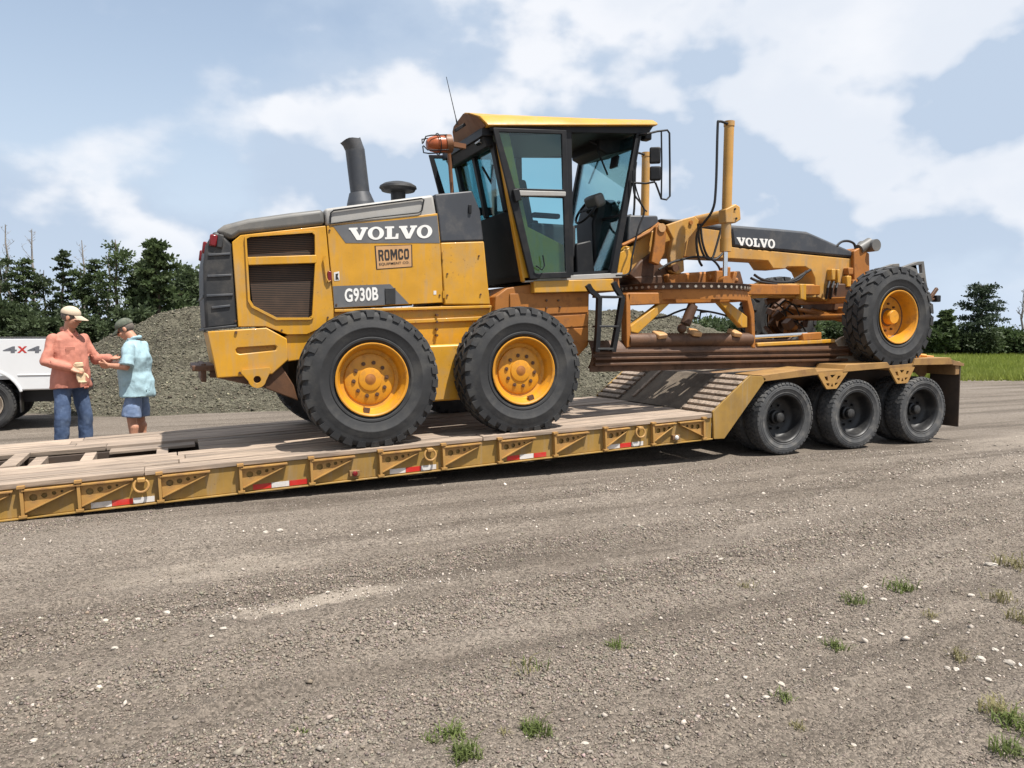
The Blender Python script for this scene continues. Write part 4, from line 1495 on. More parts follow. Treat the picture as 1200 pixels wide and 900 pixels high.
# --- doors: both swung fully open against the rear of the cab
dout = cabp([(575.5, 151), (661, 154), (666.5, 326), (618.5, 327.5)])
u_gl = cabp([(582.5, 156), (655.5, 158.5), (657.2, 223), (601.5, 221.5)])
l_gl = cabp([(604, 231), (657.5, 233), (660.5, 319), (624.5, 320.5)])
for s in (0, 1):
    y0 = CN - 0.06 if s == 0 else CF + 0.06
    sg = 1 if s == 0 else -1
    if s == 1:
        dout, u_gl, l_gl = [[(a - 0.24, b) for a, b in g_] for g_ in (dout, u_gl, l_gl)]
    dr = gpart('cab_door', MB().prism(dout, y0, y0 + sg * 0.035, holes=[u_gl, l_gl]), 'cab_black', 0.007)
    for gl_ in (u_gl, l_gl):
        gpart('door_pane', MB().prism(grow(gl_, 0.008), y0 + sg * 0.014, y0 + sg * 0.020), 'cab_glass', 0.0, parent=dr)
    gpart('door_bar', MB().prism(cabp([(600, 224.5), (659, 226), (659, 231.5), (602, 231)]), y0 - sg * 0.03, y0 - sg * 0.002), 'hood_light_grey', 0.008, parent=dr)
    gpart('door_handle', MB().tube([Vector((*yp(a, b, CN)[:1], y0 - sg * 0.03, yp(a, b, CN).z)) for a, b in ((632, 300), (634, 312), (631, 317), (624, 312))], 0.008, 6), 'cab_black', 0.0, parent=dr)
    gpart('door_lock', MB().prism(cabp([(597, 224), (604, 223), (607, 236), (600, 238)]), y0 - sg * 0.045, y0 + sg * 0.01), 'cab_black', 0.006, parent=dr)
both('cab_lower_side', [(604, 258), (661, 287), (665.5, 325), (617, 328)], 0.05, 'grader_yellow', inner=0.012)
# windscreen and far glazing
w0, w1 = yp(748, 156, CN), yp(719, 320, CN)
gpart('windscreen', MB().add([(w0.x, CN + 0.07, w0.z), (w1.x, CN + 0.07, w1.z), (w1.x, CF - 0.07, w1.z), (w0.x, CF - 0.07, w0.z), (w0.x + .006, CN + 0.07, w0.z), (w1.x + .006, CN + 0.07, w1.z), (w1.x + .006, CF - 0.07, w1.z), (w0.x + .006, CF - 0.07, w0.z)],
                             [(0, 1, 2, 3), (7, 6, 5, 4), (0, 4, 5, 1), (1, 5, 6, 2), (2, 6, 7, 3), (3, 7, 4, 0)]), 'cab_glass', 0.0)
gpart('windscreen_bar', MB().bar((w0.x * .42 + w1.x * .58, CN + 0.06, w0.z * .42 + w1.z * .58), (w0.x * .42 + w1.x * .58, CF - 0.06, w0.z * .42 + w1.z * .58), 0.03, 0.03), 'cab_black', 0.0)

# --- cab inside: seat, console, steering wheel, levers
s0 = yp(630, 300, 1.15)
seat = gpart('operator_seat', MB().obox((s0.x + 0.02, GC, s0.z + 0.20), (0.46, 0.5, 0.13), (0, R(-4), 0)).obox((s0.x - 0.20, GC, s0.z + 0.55), (0.13, 0.48, 0.66), (0, R(-12), 0))
             .obox((s0.x - 0.30, GC, s0.z + 0.96), (0.09, 0.28, 0.17), (0, R(-12), 0)).obox((s0.x, GC, s0.z + 0.0), (0.42, 0.46, 0.36)).obox((s0.x + 0.05, GC - 0.36, s0.z + 0.15), (0.6, 0.2, 0.4)), 'seat_fabric', 0.04, seg=3)
for dy in (-0.3, 0.3):
    gpart('arm_rest', MB().obox((s0.x + 0.02, GC + dy, s0.z + 0.46), (0.36, 0.08, 0.06)), 'seat_fabric', 0.02, parent=seat)
cst = yp(703, 300, 1.15)
con = gpart('steering_console', MB().prism(pl([(692, 318), (690, 262), (697, 235), (716, 235), (724, 250), (722, 318)], 1.15), GC - 0.22, GC + 0.22), 'cab_black', 0.03)
sw = yp(688, 246, 1.1)
wax = Vector((0.8, 0, -0.55)).normalized()
wu = Vector((0, 1, 0))
wv = wax.cross(wu)
gpart('steering_wheel', MB().tube([sw + wu * 0.2 * math.cos(a) + wv * 0.2 * math.sin(a) for a in np.linspace(0, 2 * math.pi, 25)[:-1]], 0.016, 8, closed=True)
      .cyl(sw, sw + wax * 0.2, 0.03, 0.04, 10).bar(sw - wu * 0.19, sw + wu * 0.19, 0.03, 0.02).bar(sw, sw + wv * 0.19, 0.03, 0.02), 'cab_black', 0.0, parent=con)
gp_ = yp(697, 236, 1.0)
gpart('gauge_pod', MB().obox(gp_, (0.14, 0.30, 0.16), (0, R(-25), 0)), 'hood_grey', 0.04, parent=con, seg=3)
for i in range(6):
    lx = yp(712 + i * 3, 250, 1.0)
    sd = -1 if i % 2 else 1
    gpart('control_lever', MB().cyl((lx.x, GC + sd * 0.16, lx.z - 0.1), (lx.x - 0.03 * i * 0.3, GC + sd * (0.2 + 0.02 * i), lx.z + 0.12), 0.007, n=6).ball((lx.x - 0.03 * i * 0.3, GC + sd * (0.2 + 0.02 * i), lx.z + 0.13), 0.022, 8, 6), 'cab_black', 0.0, parent=con)
for y, a, b in ((1.0, (700, 175), (712, 205)), (1.7, (705, 178), (690, 215))):
    gpart('ceiling_wiring', MB().tube([yp(690, 165, y), yp(a[0], a[1] - 5, y), yp(*a, y), yp(*b, y)], 0.012, 6), 'cab_black', 0.0)
gpart('ceiling_console', MB().prism(pl([(690, 160), (742, 160), (735, 178), (700, 186), (690, 180)], 1.2), 0.95, 1.65), 'cab_black', 0.02)
gpart('sun_visor', MB().obox(yp(720, 190, 1.0), (0.03, 0.16, 0.14), (0, 0.2, 0)), 'cab_black', 0.006)

gpart('dash_panel', MB().prism(pl([(704, 262), (734, 252), (727, 318), (698, 318)], 1.5), 1.35, 1.9), 'cab_black', 0.02)
gpart('side_console', MB().prism(pl([(672, 286), (690, 282), (694, 320), (672, 322)], 0.85), 0.78, 1.0), 'cab_black', 0.02)
# --- beacon, antenna, rear corner pole
bc = yp(511, 169, 0.8)
bx_ = Vector((-0.96, 0, -0.12)).normalized()
be = MB()
prof = [(0.088, 0.10), (0.092, 0.04), (0.088, -0.02), (0.074, -0.07), (0.045, -0.105), (0.0, -0.115)]
q_ = bx_.to_track_quat('Z', 'Y').to_matrix()
tmp = MB().lathe(prof, 20, 'Z')
be.add([bc + q_ @ Vector((v.x, v.y, -v.z)) for v in tmp.v], tmp.f)
beacon = gpart('warning_beacon', be, 'lens_amber', 0.0)
cg = MB()
for i in range(4):
    a = math.pi / 4 + i * math.pi / 2
    rr = lambda r_, h_: bc + q_ @ Vector((r_ * math.cos(a), r_ * math.sin(a), -h_))
    cg.tube([rr(0.112, 0.11), rr(0.112, -0.07), rr(0.10, -0.13), rr(0.02, -0.15)], 0.007, 6)
cg.tube([bc + q_ @ Vector((0.112 * math.cos(t), 0.112 * math.sin(t), -0.02)) for t in np.linspace(0, 2 * math.pi, 21)[:-1]], 0.006, 6, closed=True)
gpart('beacon_guard', cg, 'cab_black', 0.0, parent=beacon)
gpart('beacon_mount', MB().cyl(bc - bx_ * 0.10, bc - bx_ * 0.17, 0.10, 0.10, 18).bar(bc - bx_ * 0.15, yp(545, 172, 0.8), 0.06, 0.05), 'brown_pole_roof_shade', 0.0, parent=beacon)
gpart('rear_grab_pole', MB().tube([yp(526, 178, 1.0), yp(527.5, 195, 1.0), yp(530, 228, 1.0)], 0.022, 10), 'brown_pole_roof_shade', 0.0)
an0, an1 = yp(536, 146, 0.95), yp(523, 90, 0.95)
ant = gpart('antenna', MB().tube([an0, an0 + (an1 - an0) * 0.15, an1], [0.012, 0.005, 0.0035], 6), 'cab_black', 0.0)
gpart('antenna_mount', MB().obox(an0 + Vector((0.03, 0, -0.03)), (0.14, 0.05, 0.035), (0, R(-35), 0)), 'cab_black', 0.004, parent=ant)

# --- mirror on its tube frame
my_ = 0.42
mfr = [yp(a, b, my_) for a, b in ((758, 157), (770, 154), (782, 152.5), (784.5, 156), (785, 195), (785, 230), (781, 234), (775, 233), (771, 222), (768, 214))]
mir = gpart('mirror_frame', MB().tube(mfr, 0.012, 8).tube([yp(775, 154, my_), yp(775.5, 190, my_), yp(775, 232, my_)], 0.010, 8)
            .tube([yp(740, 214, CN), yp(757, 215, my_ + 0.06), yp(768, 213, my_)], 0.012, 8).tube([yp(750, 158, CN), yp(758, 157, my_)], 0.014, 8), 'cab_black', 0.0)
for a, b in (((764, 171.5), (773.5, 192)), ((764, 194), (774, 212))):
    p0, p1 = yp(*a, my_), yp(*b, my_)
    c_ = (p0 + p1) / 2
    hd = gpart('mirror_head', MB().obox((c_.x, my_ + 0.02, c_.z), (0.06, 0.13, abs(p0.z - p1.z)), (0, 0, R(55))), 'cab_black', 0.02, parent=mir, seg=3)
gpart('cab_front_lamp', MB().obox(yp(757, 160, 0.66), (0.1, 0.12, 0.1)), 'cab_black', 0.02, seg=3)
gpart('pillar_grab_rail', MB().tube(smooth_path([yp(a, b, CN - 0.05) for a, b in ((742, 200), (743, 226), (750, 237), (755, 248), (748, 268), (741, 300), (737, 320), (722, 323))]), 0.011, 8), 'cab_black', 0.0)
gpart('hose', MB().tube(smooth_path([yp(a, b, CN + 0.1) for a, b in ((746, 190), (744, 214), (752, 240), (758, 248))]), 0.009, 6), 'rubber_hose', 0.0)

# --- ladder
LN = 0.40
lad = gpart('ladder', MB().tube([yp(a, b, LN) for a, b in ((688.5, 334), (692, 340), (702, 349), (701, 380), (699, 412))], 0.04, 4), 'cab_black', 0.0)
gpart('ladder_rail', MB().tube([yp(a, b, LN) for a, b in ((719, 331), (722, 338), (729, 349), (724, 380), (718, 412))], 0.04, 4), 'cab_black', 0.0, parent=lad)
for (a, b), (c2, d2) in (((701, 347.5), (728, 346)), ((701, 382.5), (724, 381)), ((699, 409), (718, 408))):
    p0, p1 = yp(a, b, LN), yp(c2, d2, LN)
    gpart('ladder_step', MB().box((p0.x, LN - 0.03, p0.z - 0.012), (p1.x, LN + 0.14, p0.z + 0.012)), 'black_plastic', 0.004, parent=lad)

# --- front frame (gooseneck)
GN = GC - 0.20
GNF = far(GN)
beam = pl([(733, 318), (736, 300), (744, 284), (772, 266), (800, 264), (857, 272), (858, 289.5), (880, 292), (1000, 303.5), (1002, 325), (991, 352), (968, 353), (956, 347), (955, 326), (951, 317), (944, 312.5), (923, 312.5), (920, 315), (906, 314.5), (900, 305.5), (858, 303), (800, 300.5), (776, 302), (764, 316), (742, 323)], GN)
fr = gpart('front_frame', MB().prism(beam, GN, GNF), 'grader_yellow_dusty', 0.010)
cov = pl([(774, 256), (800, 257), (856, 263.5), (912, 268), (946, 271.3), (1002.5, 296), (1002.5, 302.5), (880, 291.2), (859, 289), (856.5, 271.5), (790, 264)], GN)
gpart('frame_cover', MB().prism(cov, GN - 0.012, GNF + 0.012), 'dark_grey', 0.035, seg=2)
slab_word(pl([(863.5, 278), (909, 280.6), (909, 291.2), (864.5, 287.2)], GN - 0.02), GN - 0.0135, 0.003, 'letter_white', grader)
gpart('front_console_cover', MB().prism(pl([(738, 252), (771, 252.5), (772.5, 262), (755, 272), (735, 284)], GN - 0.12), GN - 0.12, far(GN - 0.12)), 'dark_grey', 0.02)
gpart('articulation_hitch', MB().prism(pl([(738, 322), (750, 306), (764, 296), (776, 310), (790, 316), (792, 324), (742, 326)], GN - 0.05), GN - 0.05, far(GN - 0.05)), 'brown_worn_steel', 0.02)
gpart('hitch_plate', MB().prism(pl([(716, 323), (724, 300), (734, 288), (742, 290), (743, 300), (736, 323)], 0.85), 0.85, 0.93), 'grader_yellow', 0.008)
gpart('steering_link', MB().prism(pl([(722, 322), (726, 296), (741, 288), (742, 293), (731, 322)], 0.72), 0.70, 0.74), 'grader_yellow', 0.006)
gpart('hitch_pipe', MB().tube([yp(a, b, 0.95) for a, b in ((728, 288), (745, 280), (760, 272), (772, 262))], 0.022, 8), 'grader_yellow_worn', 0.0)
# circular plate under the articulation
gpart('under_frame', MB().prism(pl([(738, 325), (800, 322), (862, 318), (866, 333), (760, 336), (745, 333)], 1.1), 1.0, far(1.0)), 'brown_worn_steel', 0.015)
gpart('drive_motor', MB().prism(pl([(782, 321), (830, 318), (836, 334), (785, 335)], 0.9), 0.9, 1.35), 'grader_yellow_worn', 0.03)

# saddle, lift arms and lift cylinders, both sides
CYN = 0.37
arm = yp(860, 251.5, CYN)
cyx = yp(851, 250, CYN).x
for s in (0, 1):
    m_ = (lambda y: y) if s == 0 else far
    sad = gpart('saddle_arm', MB().cyl((arm.x - 0.02, m_(CYN + 0.03), arm.z), (arm.x - 0.02, m_(1.08), arm.z), 0.082, n=20), 'grader_yellow_dusty', 0.0)
    blk = pl([(846, 246), (858, 240), (863, 243), (864, 258), (858, 262), (846, 262)], CYN)
    gpart('gimbal_yoke', MB().prism(blk, m_(CYN - 0.07), m_(CYN + 0.07)), 'grader_yellow_dusty', 0.012, parent=sad)
    for a, b in ((861, 245), (862.5, 256)):
        b0 = yp(a, b, CYN - 0.07)
        gpart('yoke_bolt', MB().cyl((b0.x, m_(CYN - 0.085), b0.z), (b0.x, m_(CYN - 0.06), b0.z), 0.013, n=6), 'cab_black', 0.0, parent=sad)
    plt = pl([(780, 264), (800, 257), (813, 253.5), (818, 258), (817, 266), (802, 285), (800, 300), (801, 318), (793, 322), (786, 319), (784, 300), (788, 280)], 0.92)
    gpart('bell_crank', MB().prism(plt, m_(0.90), m_(0.98)), 'grader_yellow_dusty', 0.010, parent=sad)
    pvt = yp(809, 261, 0.9)
    gpart('pivot_pin', MB().cyl((pvt.x, m_(0.88), pvt.z), (pvt.x, m_(1.0), pvt.z), 0.028, n=14), 'grader_yellow_worn', 0.0, parent=sad)
    lk = pl([(768, 266), (773, 261.5), (779, 264), (780, 275), (778, 296), (771, 311), (762, 307), (766, 285)], 0.88)
    gpart('saddle_link', MB().prism(lk, m_(0.86), m_(0.93)), 'grader_yellow_worn', 0.012, parent=sad)
    pvt = yp(775, 267, 0.86)
    gpart('link_ring', MB().cyl((pvt.x, m_(0.84), pvt.z), (pvt.x, m_(0.95), pvt.z), 0.055, n=18), 'decal_tan', 0.0, parent=sad)
    pvt = yp(790, 314, 0.9)
    gpart('pivot_pin', MB().cyl((pvt.x, m_(0.86), pvt.z), (pvt.x, m_(1.02), pvt.z), 0.05, n=16), 'brown_worn_steel', 0.0, parent=sad)
    zt, zb, zr = yp(852, 142, CYN).z, yp(850, 295, CYN).z, yp(850, 330, CYN).z
    Y = m_(CYN + 0.0)
    lc = gpart('lift_cylinder', MB().cyl((cyx, Y, zb), (cyx + 0.02, Y, zt), 0.060, n=20).cyl((cyx, Y, zb), (cyx, Y, zb + 0.16), 0.070, n=20).cyl((cyx + 0.02, Y, zt - 0.06), (cyx + 0.02, Y, zt), 0.066, n=20), 'grader_yellow_dusty', 0.0)
    gpart('piston_rod', MB().cyl((cyx, Y, zr), (cyx, Y, zb), 0.030, n=14), 'chrome_rod', 0.0, parent=lc)
    gpart('rod_end', MB().cyl((cyx, Y - 0.05, zr), (cyx, Y + 0.05, zr), 0.07, n=16), 'grader_yellow_worn', 0.0, parent=lc)
    hx = yp(840, 150, CYN).x
    gpart('cylinder_hose', MB().tube(smooth_path([(cyx - 0.03, Y - 0.03, zt - 0.04), (hx, Y - 0.04, zt - 0.03), (hx - 0.02, Y - 0.04, zt - 0.12), (hx - 0.03, Y - 0.04, arm.z + 0.3), (hx - 0.05, Y, arm.z + 0.02), (hx - 0.09, m_(0.6), arm.z - 0.22), (hx - 0.02, m_(0.66), zb - 0.05), (cyx - 0.1, m_(0.7), zb - 0.15)]), 0.016, 8), 'rubber_hose', 0.0, parent=lc)
for pts in ([(818, 262), (820, 285), (826, 301), (834, 303), (839, 290), (845, 268)], [(821, 262), (823, 283), (829, 300), (838, 304), (848, 296)], [(772, 316), (786, 308), (800, 304), (815, 301), (832, 303), (842, 312), (846, 325)]):
    gpart('hydraulic_hose', MB().tube(smooth_path([yp(a, b, 0.72) for a, b in pts]), 0.015, 8), 'rubber_hose', 0.0)
for pts in ([(884, 322), (895, 328), (920, 331), (935, 328), (945, 318)], [(905, 331), (925, 330), (940, 322), (950, 316)], [(880, 326), (890, 330), (910, 333)]):
    gpart('hydraulic_hose', MB().tube(smooth_path([yp(a, b, 0.95) for a, b in pts]), 0.019, 8), 'rubber_hose', 0.0)
cl_ = yp(838, 325, 0.6)
gpart('swivel_manifold', MB().obox((cl_.x, 0.62, cl_.z), (0.12, 0.2, 0.16)).obox((cl_.x + 0.14, 0.58, cl_.z + 0.02), (0.05, 0.16, 0.22)).obox((cl_.x + 0.24, 0.60, cl_.z - 0.02), (0.05, 0.16, 0.2), (0, 0.3, 0))
      .cyl((cl_.x - 0.1, 0.6, cl_.z), (cl_.x + 0.35, 0.6, cl_.z - 0.03), 0.035, n=10), 'grader_yellow_worn', 0.012)

# --- circle, blade frame and moldboard
RC = Vector((6.12, 0.97, 0))
RR = 0.84
zc0, zc1 = 1.95, 2.135
circ = gpart('circle_ring', MB().lathe([(RR - 0.14, zc1 - 0.075), (RR, zc1 - 0.075), (RR, zc1 - 0.008), (RR + 0.025, zc1 - 0.008), (RR + 0.025, zc1), (RR - 0.14, zc1), (RR - 0.14, zc1 - 0.075)], 64, 'Z', RC), 'brown_worn_steel', 0.0)
gpart('circle_web', MB().lathe([(RR - 0.10, zc0 - 0.01), (RR - 0.025, zc0 - 0.01), (RR - 0.025, zc1 - 0.077), (RR - 0.10, zc1 - 0.077), (RR - 0.10, zc0 - 0.01)], 64, 'Z', RC), 'grader_yellow_worn', 0.0, parent=circ)
bl = MB()
for i in range(56):
    a = 2 * math.pi * i / 56
    d = Vector((math.cos(a), math.sin(a), 0))
    bl.cyl(RC + d * (RR - 0.01) + Vector((0, 0, zc1 - 0.045)), RC + d * (RR + 0.016) + Vector((0, 0, zc1 - 0.045)), 0.018, n=6)
gpart('ring_bolting', bl, 'bright_scoured_steel', 0.0, parent=circ)['kind'] = 'stuff'
BF = 0.50
bfr = gpart('blade_frame', MB().prism(pl([(734, 343), (876, 343), (874, 353), (842, 355), (786, 356), (737, 358)], BF), BF - 0.02, BF + 0.12), 'grader_yellow_worn', 0.012)
gpart('blade_post', MB().prism(pl([(733, 344), (738, 344), (738.5, 406), (733, 408)], BF), BF - 0.02, BF + 0.10), 'grader_yellow_worn', 0.012, parent=bfr)
gpart('blade_post', MB().prism(pl([(873, 344), (878, 346), (883, 366), (884.5, 408), (880, 408), (878.5, 372)], BF), BF - 0.02, BF + 0.10), 'grader_yellow_worn', 0.012, parent=bfr)
gpart('blade_brace', MB().prism(pl([(778, 352), (787, 354), (748, 391), (739, 389), (739, 382)], BF), BF, BF + 0.10), 'grader_yellow', 0.010, parent=bfr)
gpart('blade_brace', MB().prism(pl([(841, 352), (851, 351), (876, 371), (876, 384), (870, 384)], BF), BF, BF + 0.10), 'grader_yellow', 0.010, parent=bfr)
p0, p1 = yp(737, 399, BF), yp(881, 398, BF)
bb = gpart('blade_beam', MB().cyl((p0.x, BF + 0.04, p0.z), (p1.x, BF + 0.04, p1.z), 0.088, n=20), 'brown_worn_steel', 0.0, parent=bfr)
for a, b in ((774, 394), (815, 391.5), (862, 392)):
    c_ = yp(a, b, BF - 0.02)
    gpart('beam_lug', MB().obox((c_.x, BF, c_.z + 0.02), (0.13, 0.16, 0.06), (0.35, 0.1 * (1 if a > 800 else -1), 0)), 'decal_tan', 0.014, parent=bfr)
bl2 = [yp(a, b, BF + 0.02) for a, b in ((811, 343), (813, 352), (812, 362))]
gpart('tilt_cylinder', MB().tube(bl2, [0.02, 0.02, 0.03], 10).cyl(yp(812, 358, BF + 0.02), yp(803, 380, BF + 0.02), 0.065, n=16).ball(yp(799, 385, BF + 0.02), 0.06, 12, 8), 'brown_worn_steel', 0.0, parent=bfr)
gpart('tilt_hose', MB().tube(smooth_path([yp(a, b, BF + 0.1) for a, b in ((752, 378), (762, 374), (780, 371), (792, 366), (806, 362), (822, 364), (840, 367), (866, 374))]), 0.013, 8), 'rubber_hose', 0.0, parent=bfr)
gpart('tilt_hose', MB().tube([yp(a, b, BF + 0.12) for a, b in ((812, 372), (820, 373), (821, 366), (830, 365))], 0.013, 8), 'rubber_hose', 0.0, parent=bfr)

bx0, bx1 = 4.50, 8.64
BY = 0.58
prof = [(BY + 0.05 - 0.16 * math.sin(math.pi * (0.12 + 0.76 * t)), 1.115 + 0.33 * t) for t in np.linspace(0, 1, 9)]
mbv, mbf = [], []
np_ = len(prof)
for X in (bx0, bx1):
    for y, z in prof:
        mbv.append((X, y, z))
    for y, z in reversed(prof):
        mbv.append((X, y + 0.028, z))
n2 = 2 * np_
mbf = [(i, (i + 1) % n2, n2 + (i + 1) % n2, n2 + i) for i in range(n2)] + [tuple(range(n2)), tuple(range(n2, 2 * n2))]
mold = gpart('moldboard', MB().add(mbv, mbf), 'brown_worn_steel', 0.004)
ym = min(p[0] for p in prof)
for z in (1.165, 1.235, 1.305):
    gpart('moldboard_rail', MB().box((bx0 + 0.02, ym - 0.03, z - 0.016), (bx1 - 0.12, ym + 0.03, z + 0.016)), 'brown_worn_steel', 0.006, parent=mold)
gpart('cutting_edge', MB().box((bx0, BY - 0.055, 1.075), (bx1 - 0.02, BY - 0.030, 1.16)), 'brown_worn_steel', 0.003, parent=mold)
eb_ = pl([(977, 400), (985, 395), (992, 393), (994, 400), (1000, 405), (1001, 411), (1006, 414), (1007, 419), (1012, 423), (985, 424), (978, 420), (984, 412)], BY - 0.06)
gpart('end_bit', MB().prism(eb_, BY - 0.09, BY - 0.045, holes=[circle2(*pl([(990, 403)], BY - 0.06)[0], 0.02, 8), circle2(*pl([(993, 412)], BY - 0.06)[0], 0.02, 8)]), 'bright_scoured_steel', 0.005, parent=mold)
a_, b_ = yp(886, 404, BY - 0.08), yp(977, 399.5, BY - 0.08)
gpart('slide_rail', MB().bar(a_, b_, 0.05, 0.05), 'grader_yellow', 0.010, parent=mold)
a_, b_ = yp(700, 404, BY + 0.02), yp(735, 403, BY + 0.02)
gpart('slide_rail', MB().bar(a_, b_, 0.05, 0.05), 'brown_worn_steel', 0.010, parent=mold)
a_, b_ = yp(882, 395, BY - 0.06), yp(945, 391.5, BY - 0.06)
gpart('shift_rod', MB().cyl(a_, b_, 0.028, n=14), 'chrome_rod', 0.0, parent=mold)
a_, b_ = yp(938, 395, BY - 0.06), yp(960, 393.5, BY - 0.06)
gpart('shift_rod_end', MB().bar(a_, b_, 0.09, 0.10), 'grader_yellow_worn', 0.012, parent=mold)

# --- drawbar, front axle and steering gear
db = gpart('drawbar', MB().prism(pl([(878, 335), (893, 331.5), (955, 333), (957, 349), (898, 347), (880, 350)], 1.05), 1.05, far(1.05)), 'grader_yellow_dusty', 0.014)
gpart('drawbar_block', MB().prism(pl([(875, 334), (894, 331), (898, 334), (898, 349), (877, 350)], 0.98), 0.95, 1.05), 'grader_yellow', 0.012, parent=db)
gpart('drawbar_post', MB().prism(pl([(938, 333), (945, 333), (945, 352), (938, 350)], 0.95), 0.95, 1.05), 'grader_yellow', 0.008, parent=db)
for s in (0, 1):
    m_ = (lambda y: y) if s == 0 else far
    gpart('drawbar_leg', MB().bar((RC.x + 0.75, m_(0.75), 2.10), (8.7, m_(1.15), 2.15), 0.12, 0.14), 'grader_yellow_worn', 0.012, parent=db)
axl = gpart('front_axle', MB().box((W3.x - 0.11, 0.50, W3.z - 0.03), (W3.x + 0.11, far(0.50), W3.z + 0.16)), 'grader_yellow_worn', 0.025)
gpart('axle_bolster', MB().box((W3.x - 0.22, GC - 0.28, W3.z + 0.10), (W3.x + 0.22, GC + 0.28, W3.z + 0.5)), 'brown_worn_steel', 0.02, parent=axl)
for s in (0, 1):
    m_ = (lambda y: y) if s == 0 else far
    gpart('steering_knuckle', MB().cyl((W3.x, m_(0.22), W3.z), (W3.x, m_(0.56), W3.z), 0.13, 0.11, 16).obox((W3.x, m_(0.50), W3.z + 0.03), (0.22, 0.12, 0.36)), 'brown_worn_steel', 0.02, parent=axl)
    gpart('brake_drum', MB().cyl((W3.x, m_(0.33), W3.z), (W3.x, m_(0.42), W3.z), 0.25, 0.22, 24), 'brown_worn_steel', 0.0, parent=axl)
gpart('tie_rod', MB().cyl((W3.x - 0.30, 0.52, W3.z + 0.02), (W3.x - 0.30, far(0.52), W3.z + 0.02), 0.035, n=12), 'grader_yellow_worn', 0.0, parent=axl)
gpart('lean_bar', MB().bar((W3.x - 0.19, 0.5, W3.z + 0.25), (W3.x - 0.19, far(0.5), W3.z + 0.25), 0.07, 0.09), 'grader_yellow_worn', 0.012, parent=axl)
gpart('lean_cylinder', MB().cyl((W3.x - 0.24, 0.56, W3.z - 0.06), (W3.x - 0.24, 1.35, W3.z + 0.10), 0.05, n=14).cyl((W3.x - 0.24, 1.3, W3.z + 0.09), (W3.x - 0.24, 1.9, W3.z + 0.18), 0.03, n=12), 'grader_yellow_worn', 0.0, parent=axl)
rnd = random.Random(5)
for i in range(26):
    c_ = yp(rnd.uniform(897, 948), rnd.uniform(352, 388), rnd.uniform(1.5, 1.95))
    if i % 3 == 0:
        gpart('steering_fitting', MB().obox(c_, (rnd.uniform(.05, .16), rnd.uniform(.05, .14), rnd.uniform(.05, .14)), (rnd.random(), rnd.random(), rnd.random())), 'brown_worn_steel', 0.008, parent=axl)
    elif i % 3 == 1:
        gpart('steering_fitting', MB().cyl(c_, c_ + Vector((rnd.uniform(-.2, .2), rnd.uniform(-.1, .1), rnd.uniform(-.12, .12))), rnd.uniform(.02, .05), n=10), 'grader_yellow_worn' if i % 2 else 'brown_worn_steel', 0.0, parent=axl)
    else:
        gpart('axle_hose', MB().tube(smooth_path([c_, c_ + Vector((.12, 0, .08)), c_ + Vector((.22, -.1, -.02)), c_ + Vector((.3, -.1, -.14))]), 0.013, 6), 'rubber_hose', 0.0, parent=axl)
# valve group on the beam side
for a, b, w_, h_, mt in ((974, 322, .07, .16, 'grader_yellow'), (980, 324, .05, .2, 'grader_yellow'), (994, 318, .10, .10, 'grader_yellow_worn'), (992, 330, .09, .16, 'grader_yellow'), (998, 336, .06, .2, 'grader_yellow_worn')):
    c_ = yp(a, b, GN - 0.05)
    gpart('valve_block', MB().obox(c_, (w_, 0.10, h_)), mt, 0.012, parent=fr)
for a in (972, 977, 982):
    gpart('valve_hose', MB().tube([yp(a, 330, GN - 0.08), yp(a - 2, 337, GN - 0.1), yp(a - 4, 350, GN - 0.05)], 0.018, 8), 'rubber_hose', 0.0, parent=fr)
gpart('nose_column', MB().prism(pl([(1001, 294), (1008, 290), (1019, 297), (1020, 352), (1001, 352)], GN - 0.06), GN - 0.06, far(GN - 0.06)), 'grader_yellow_worn', 0.014)
c0, c1 = yp(1005, 297, GN - 0.02), yp(1016, 288, GN - 0.02)
gpart('nose_cylinder', MB().cyl((c0.x + 0.02, GN - 0.02, c0.z + 0.06), (c1.x + 0.05, GN - 0.02, c1.z + 0.05), 0.075, n=18).cyl((c1.x + 0.06, GN - 0.14, c1.z), (c1.x + 0.06, GN + 0.14, c1.z), 0.09, n=18), 'hood_grey', 0.0)
gpart('nose_hose', MB().tube(smooth_path([yp(a, b, GN) for a, b in ((980, 289), (986, 283.5), (994, 282.5), (1001, 286), (1003, 295))]), 0.018, 8), 'rubber_hose', 0.0)
# front lift group beyond the front wheels
nx0 = yp(1020, 320, GC).x
gpart('push_block', MB().box((W3.x + 0.15, GC - 0.42, W3.z + 0.05), (10.25, GC + 0.42, W3.z + 0.42)), 'grader_yellow_worn', 0.02)
lg = pl([(1040, 322), (1060, 312), (1075, 306.5), (1083, 306), (1086, 330), (1090, 352), (1080, 352), (1070, 330)], GC - 0.25)
hl = [pl([(1074, 311), (1080, 310), (1081, 320), (1076, 320)], GC - 0.25), pl([(1079, 326), (1083, 326), (1085, 340), (1081, 338)], GC - 0.25)]
for y in (GC - 0.25, GC + 0.19):
    gpart('lift_bracket', MB().prism(lg, y, y + 0.06, holes=hl), 'hood_grey', 0.008)
xf = yp(1086, 340, GC - 0.25).x
gpart('front_crossbar', MB().box((xf - 0.2, GC - 0.26, yp(1086, 352, GC).z - 0.12), (xf - 0.02, GC + 0.5, yp(1086, 345, GC).z)), 'brown_worn_steel', 0.015)
fl_ = yp(1097, 350, GC - 0.5)
gpart('front_lamp', MB().obox(fl_, (0.09, 0.10, 0.10)), 'cab_black', 0.012)
gpart('lamp_arm', MB().bar(yp(1088, 352, GC - 0.5), yp(1098, 338, GC - 0.5), 0.04, 0.05).bar(fl_, yp(1086, 352, GC - 0.5), 0.03, 0.03), 'brown_worn_steel', 0.006)

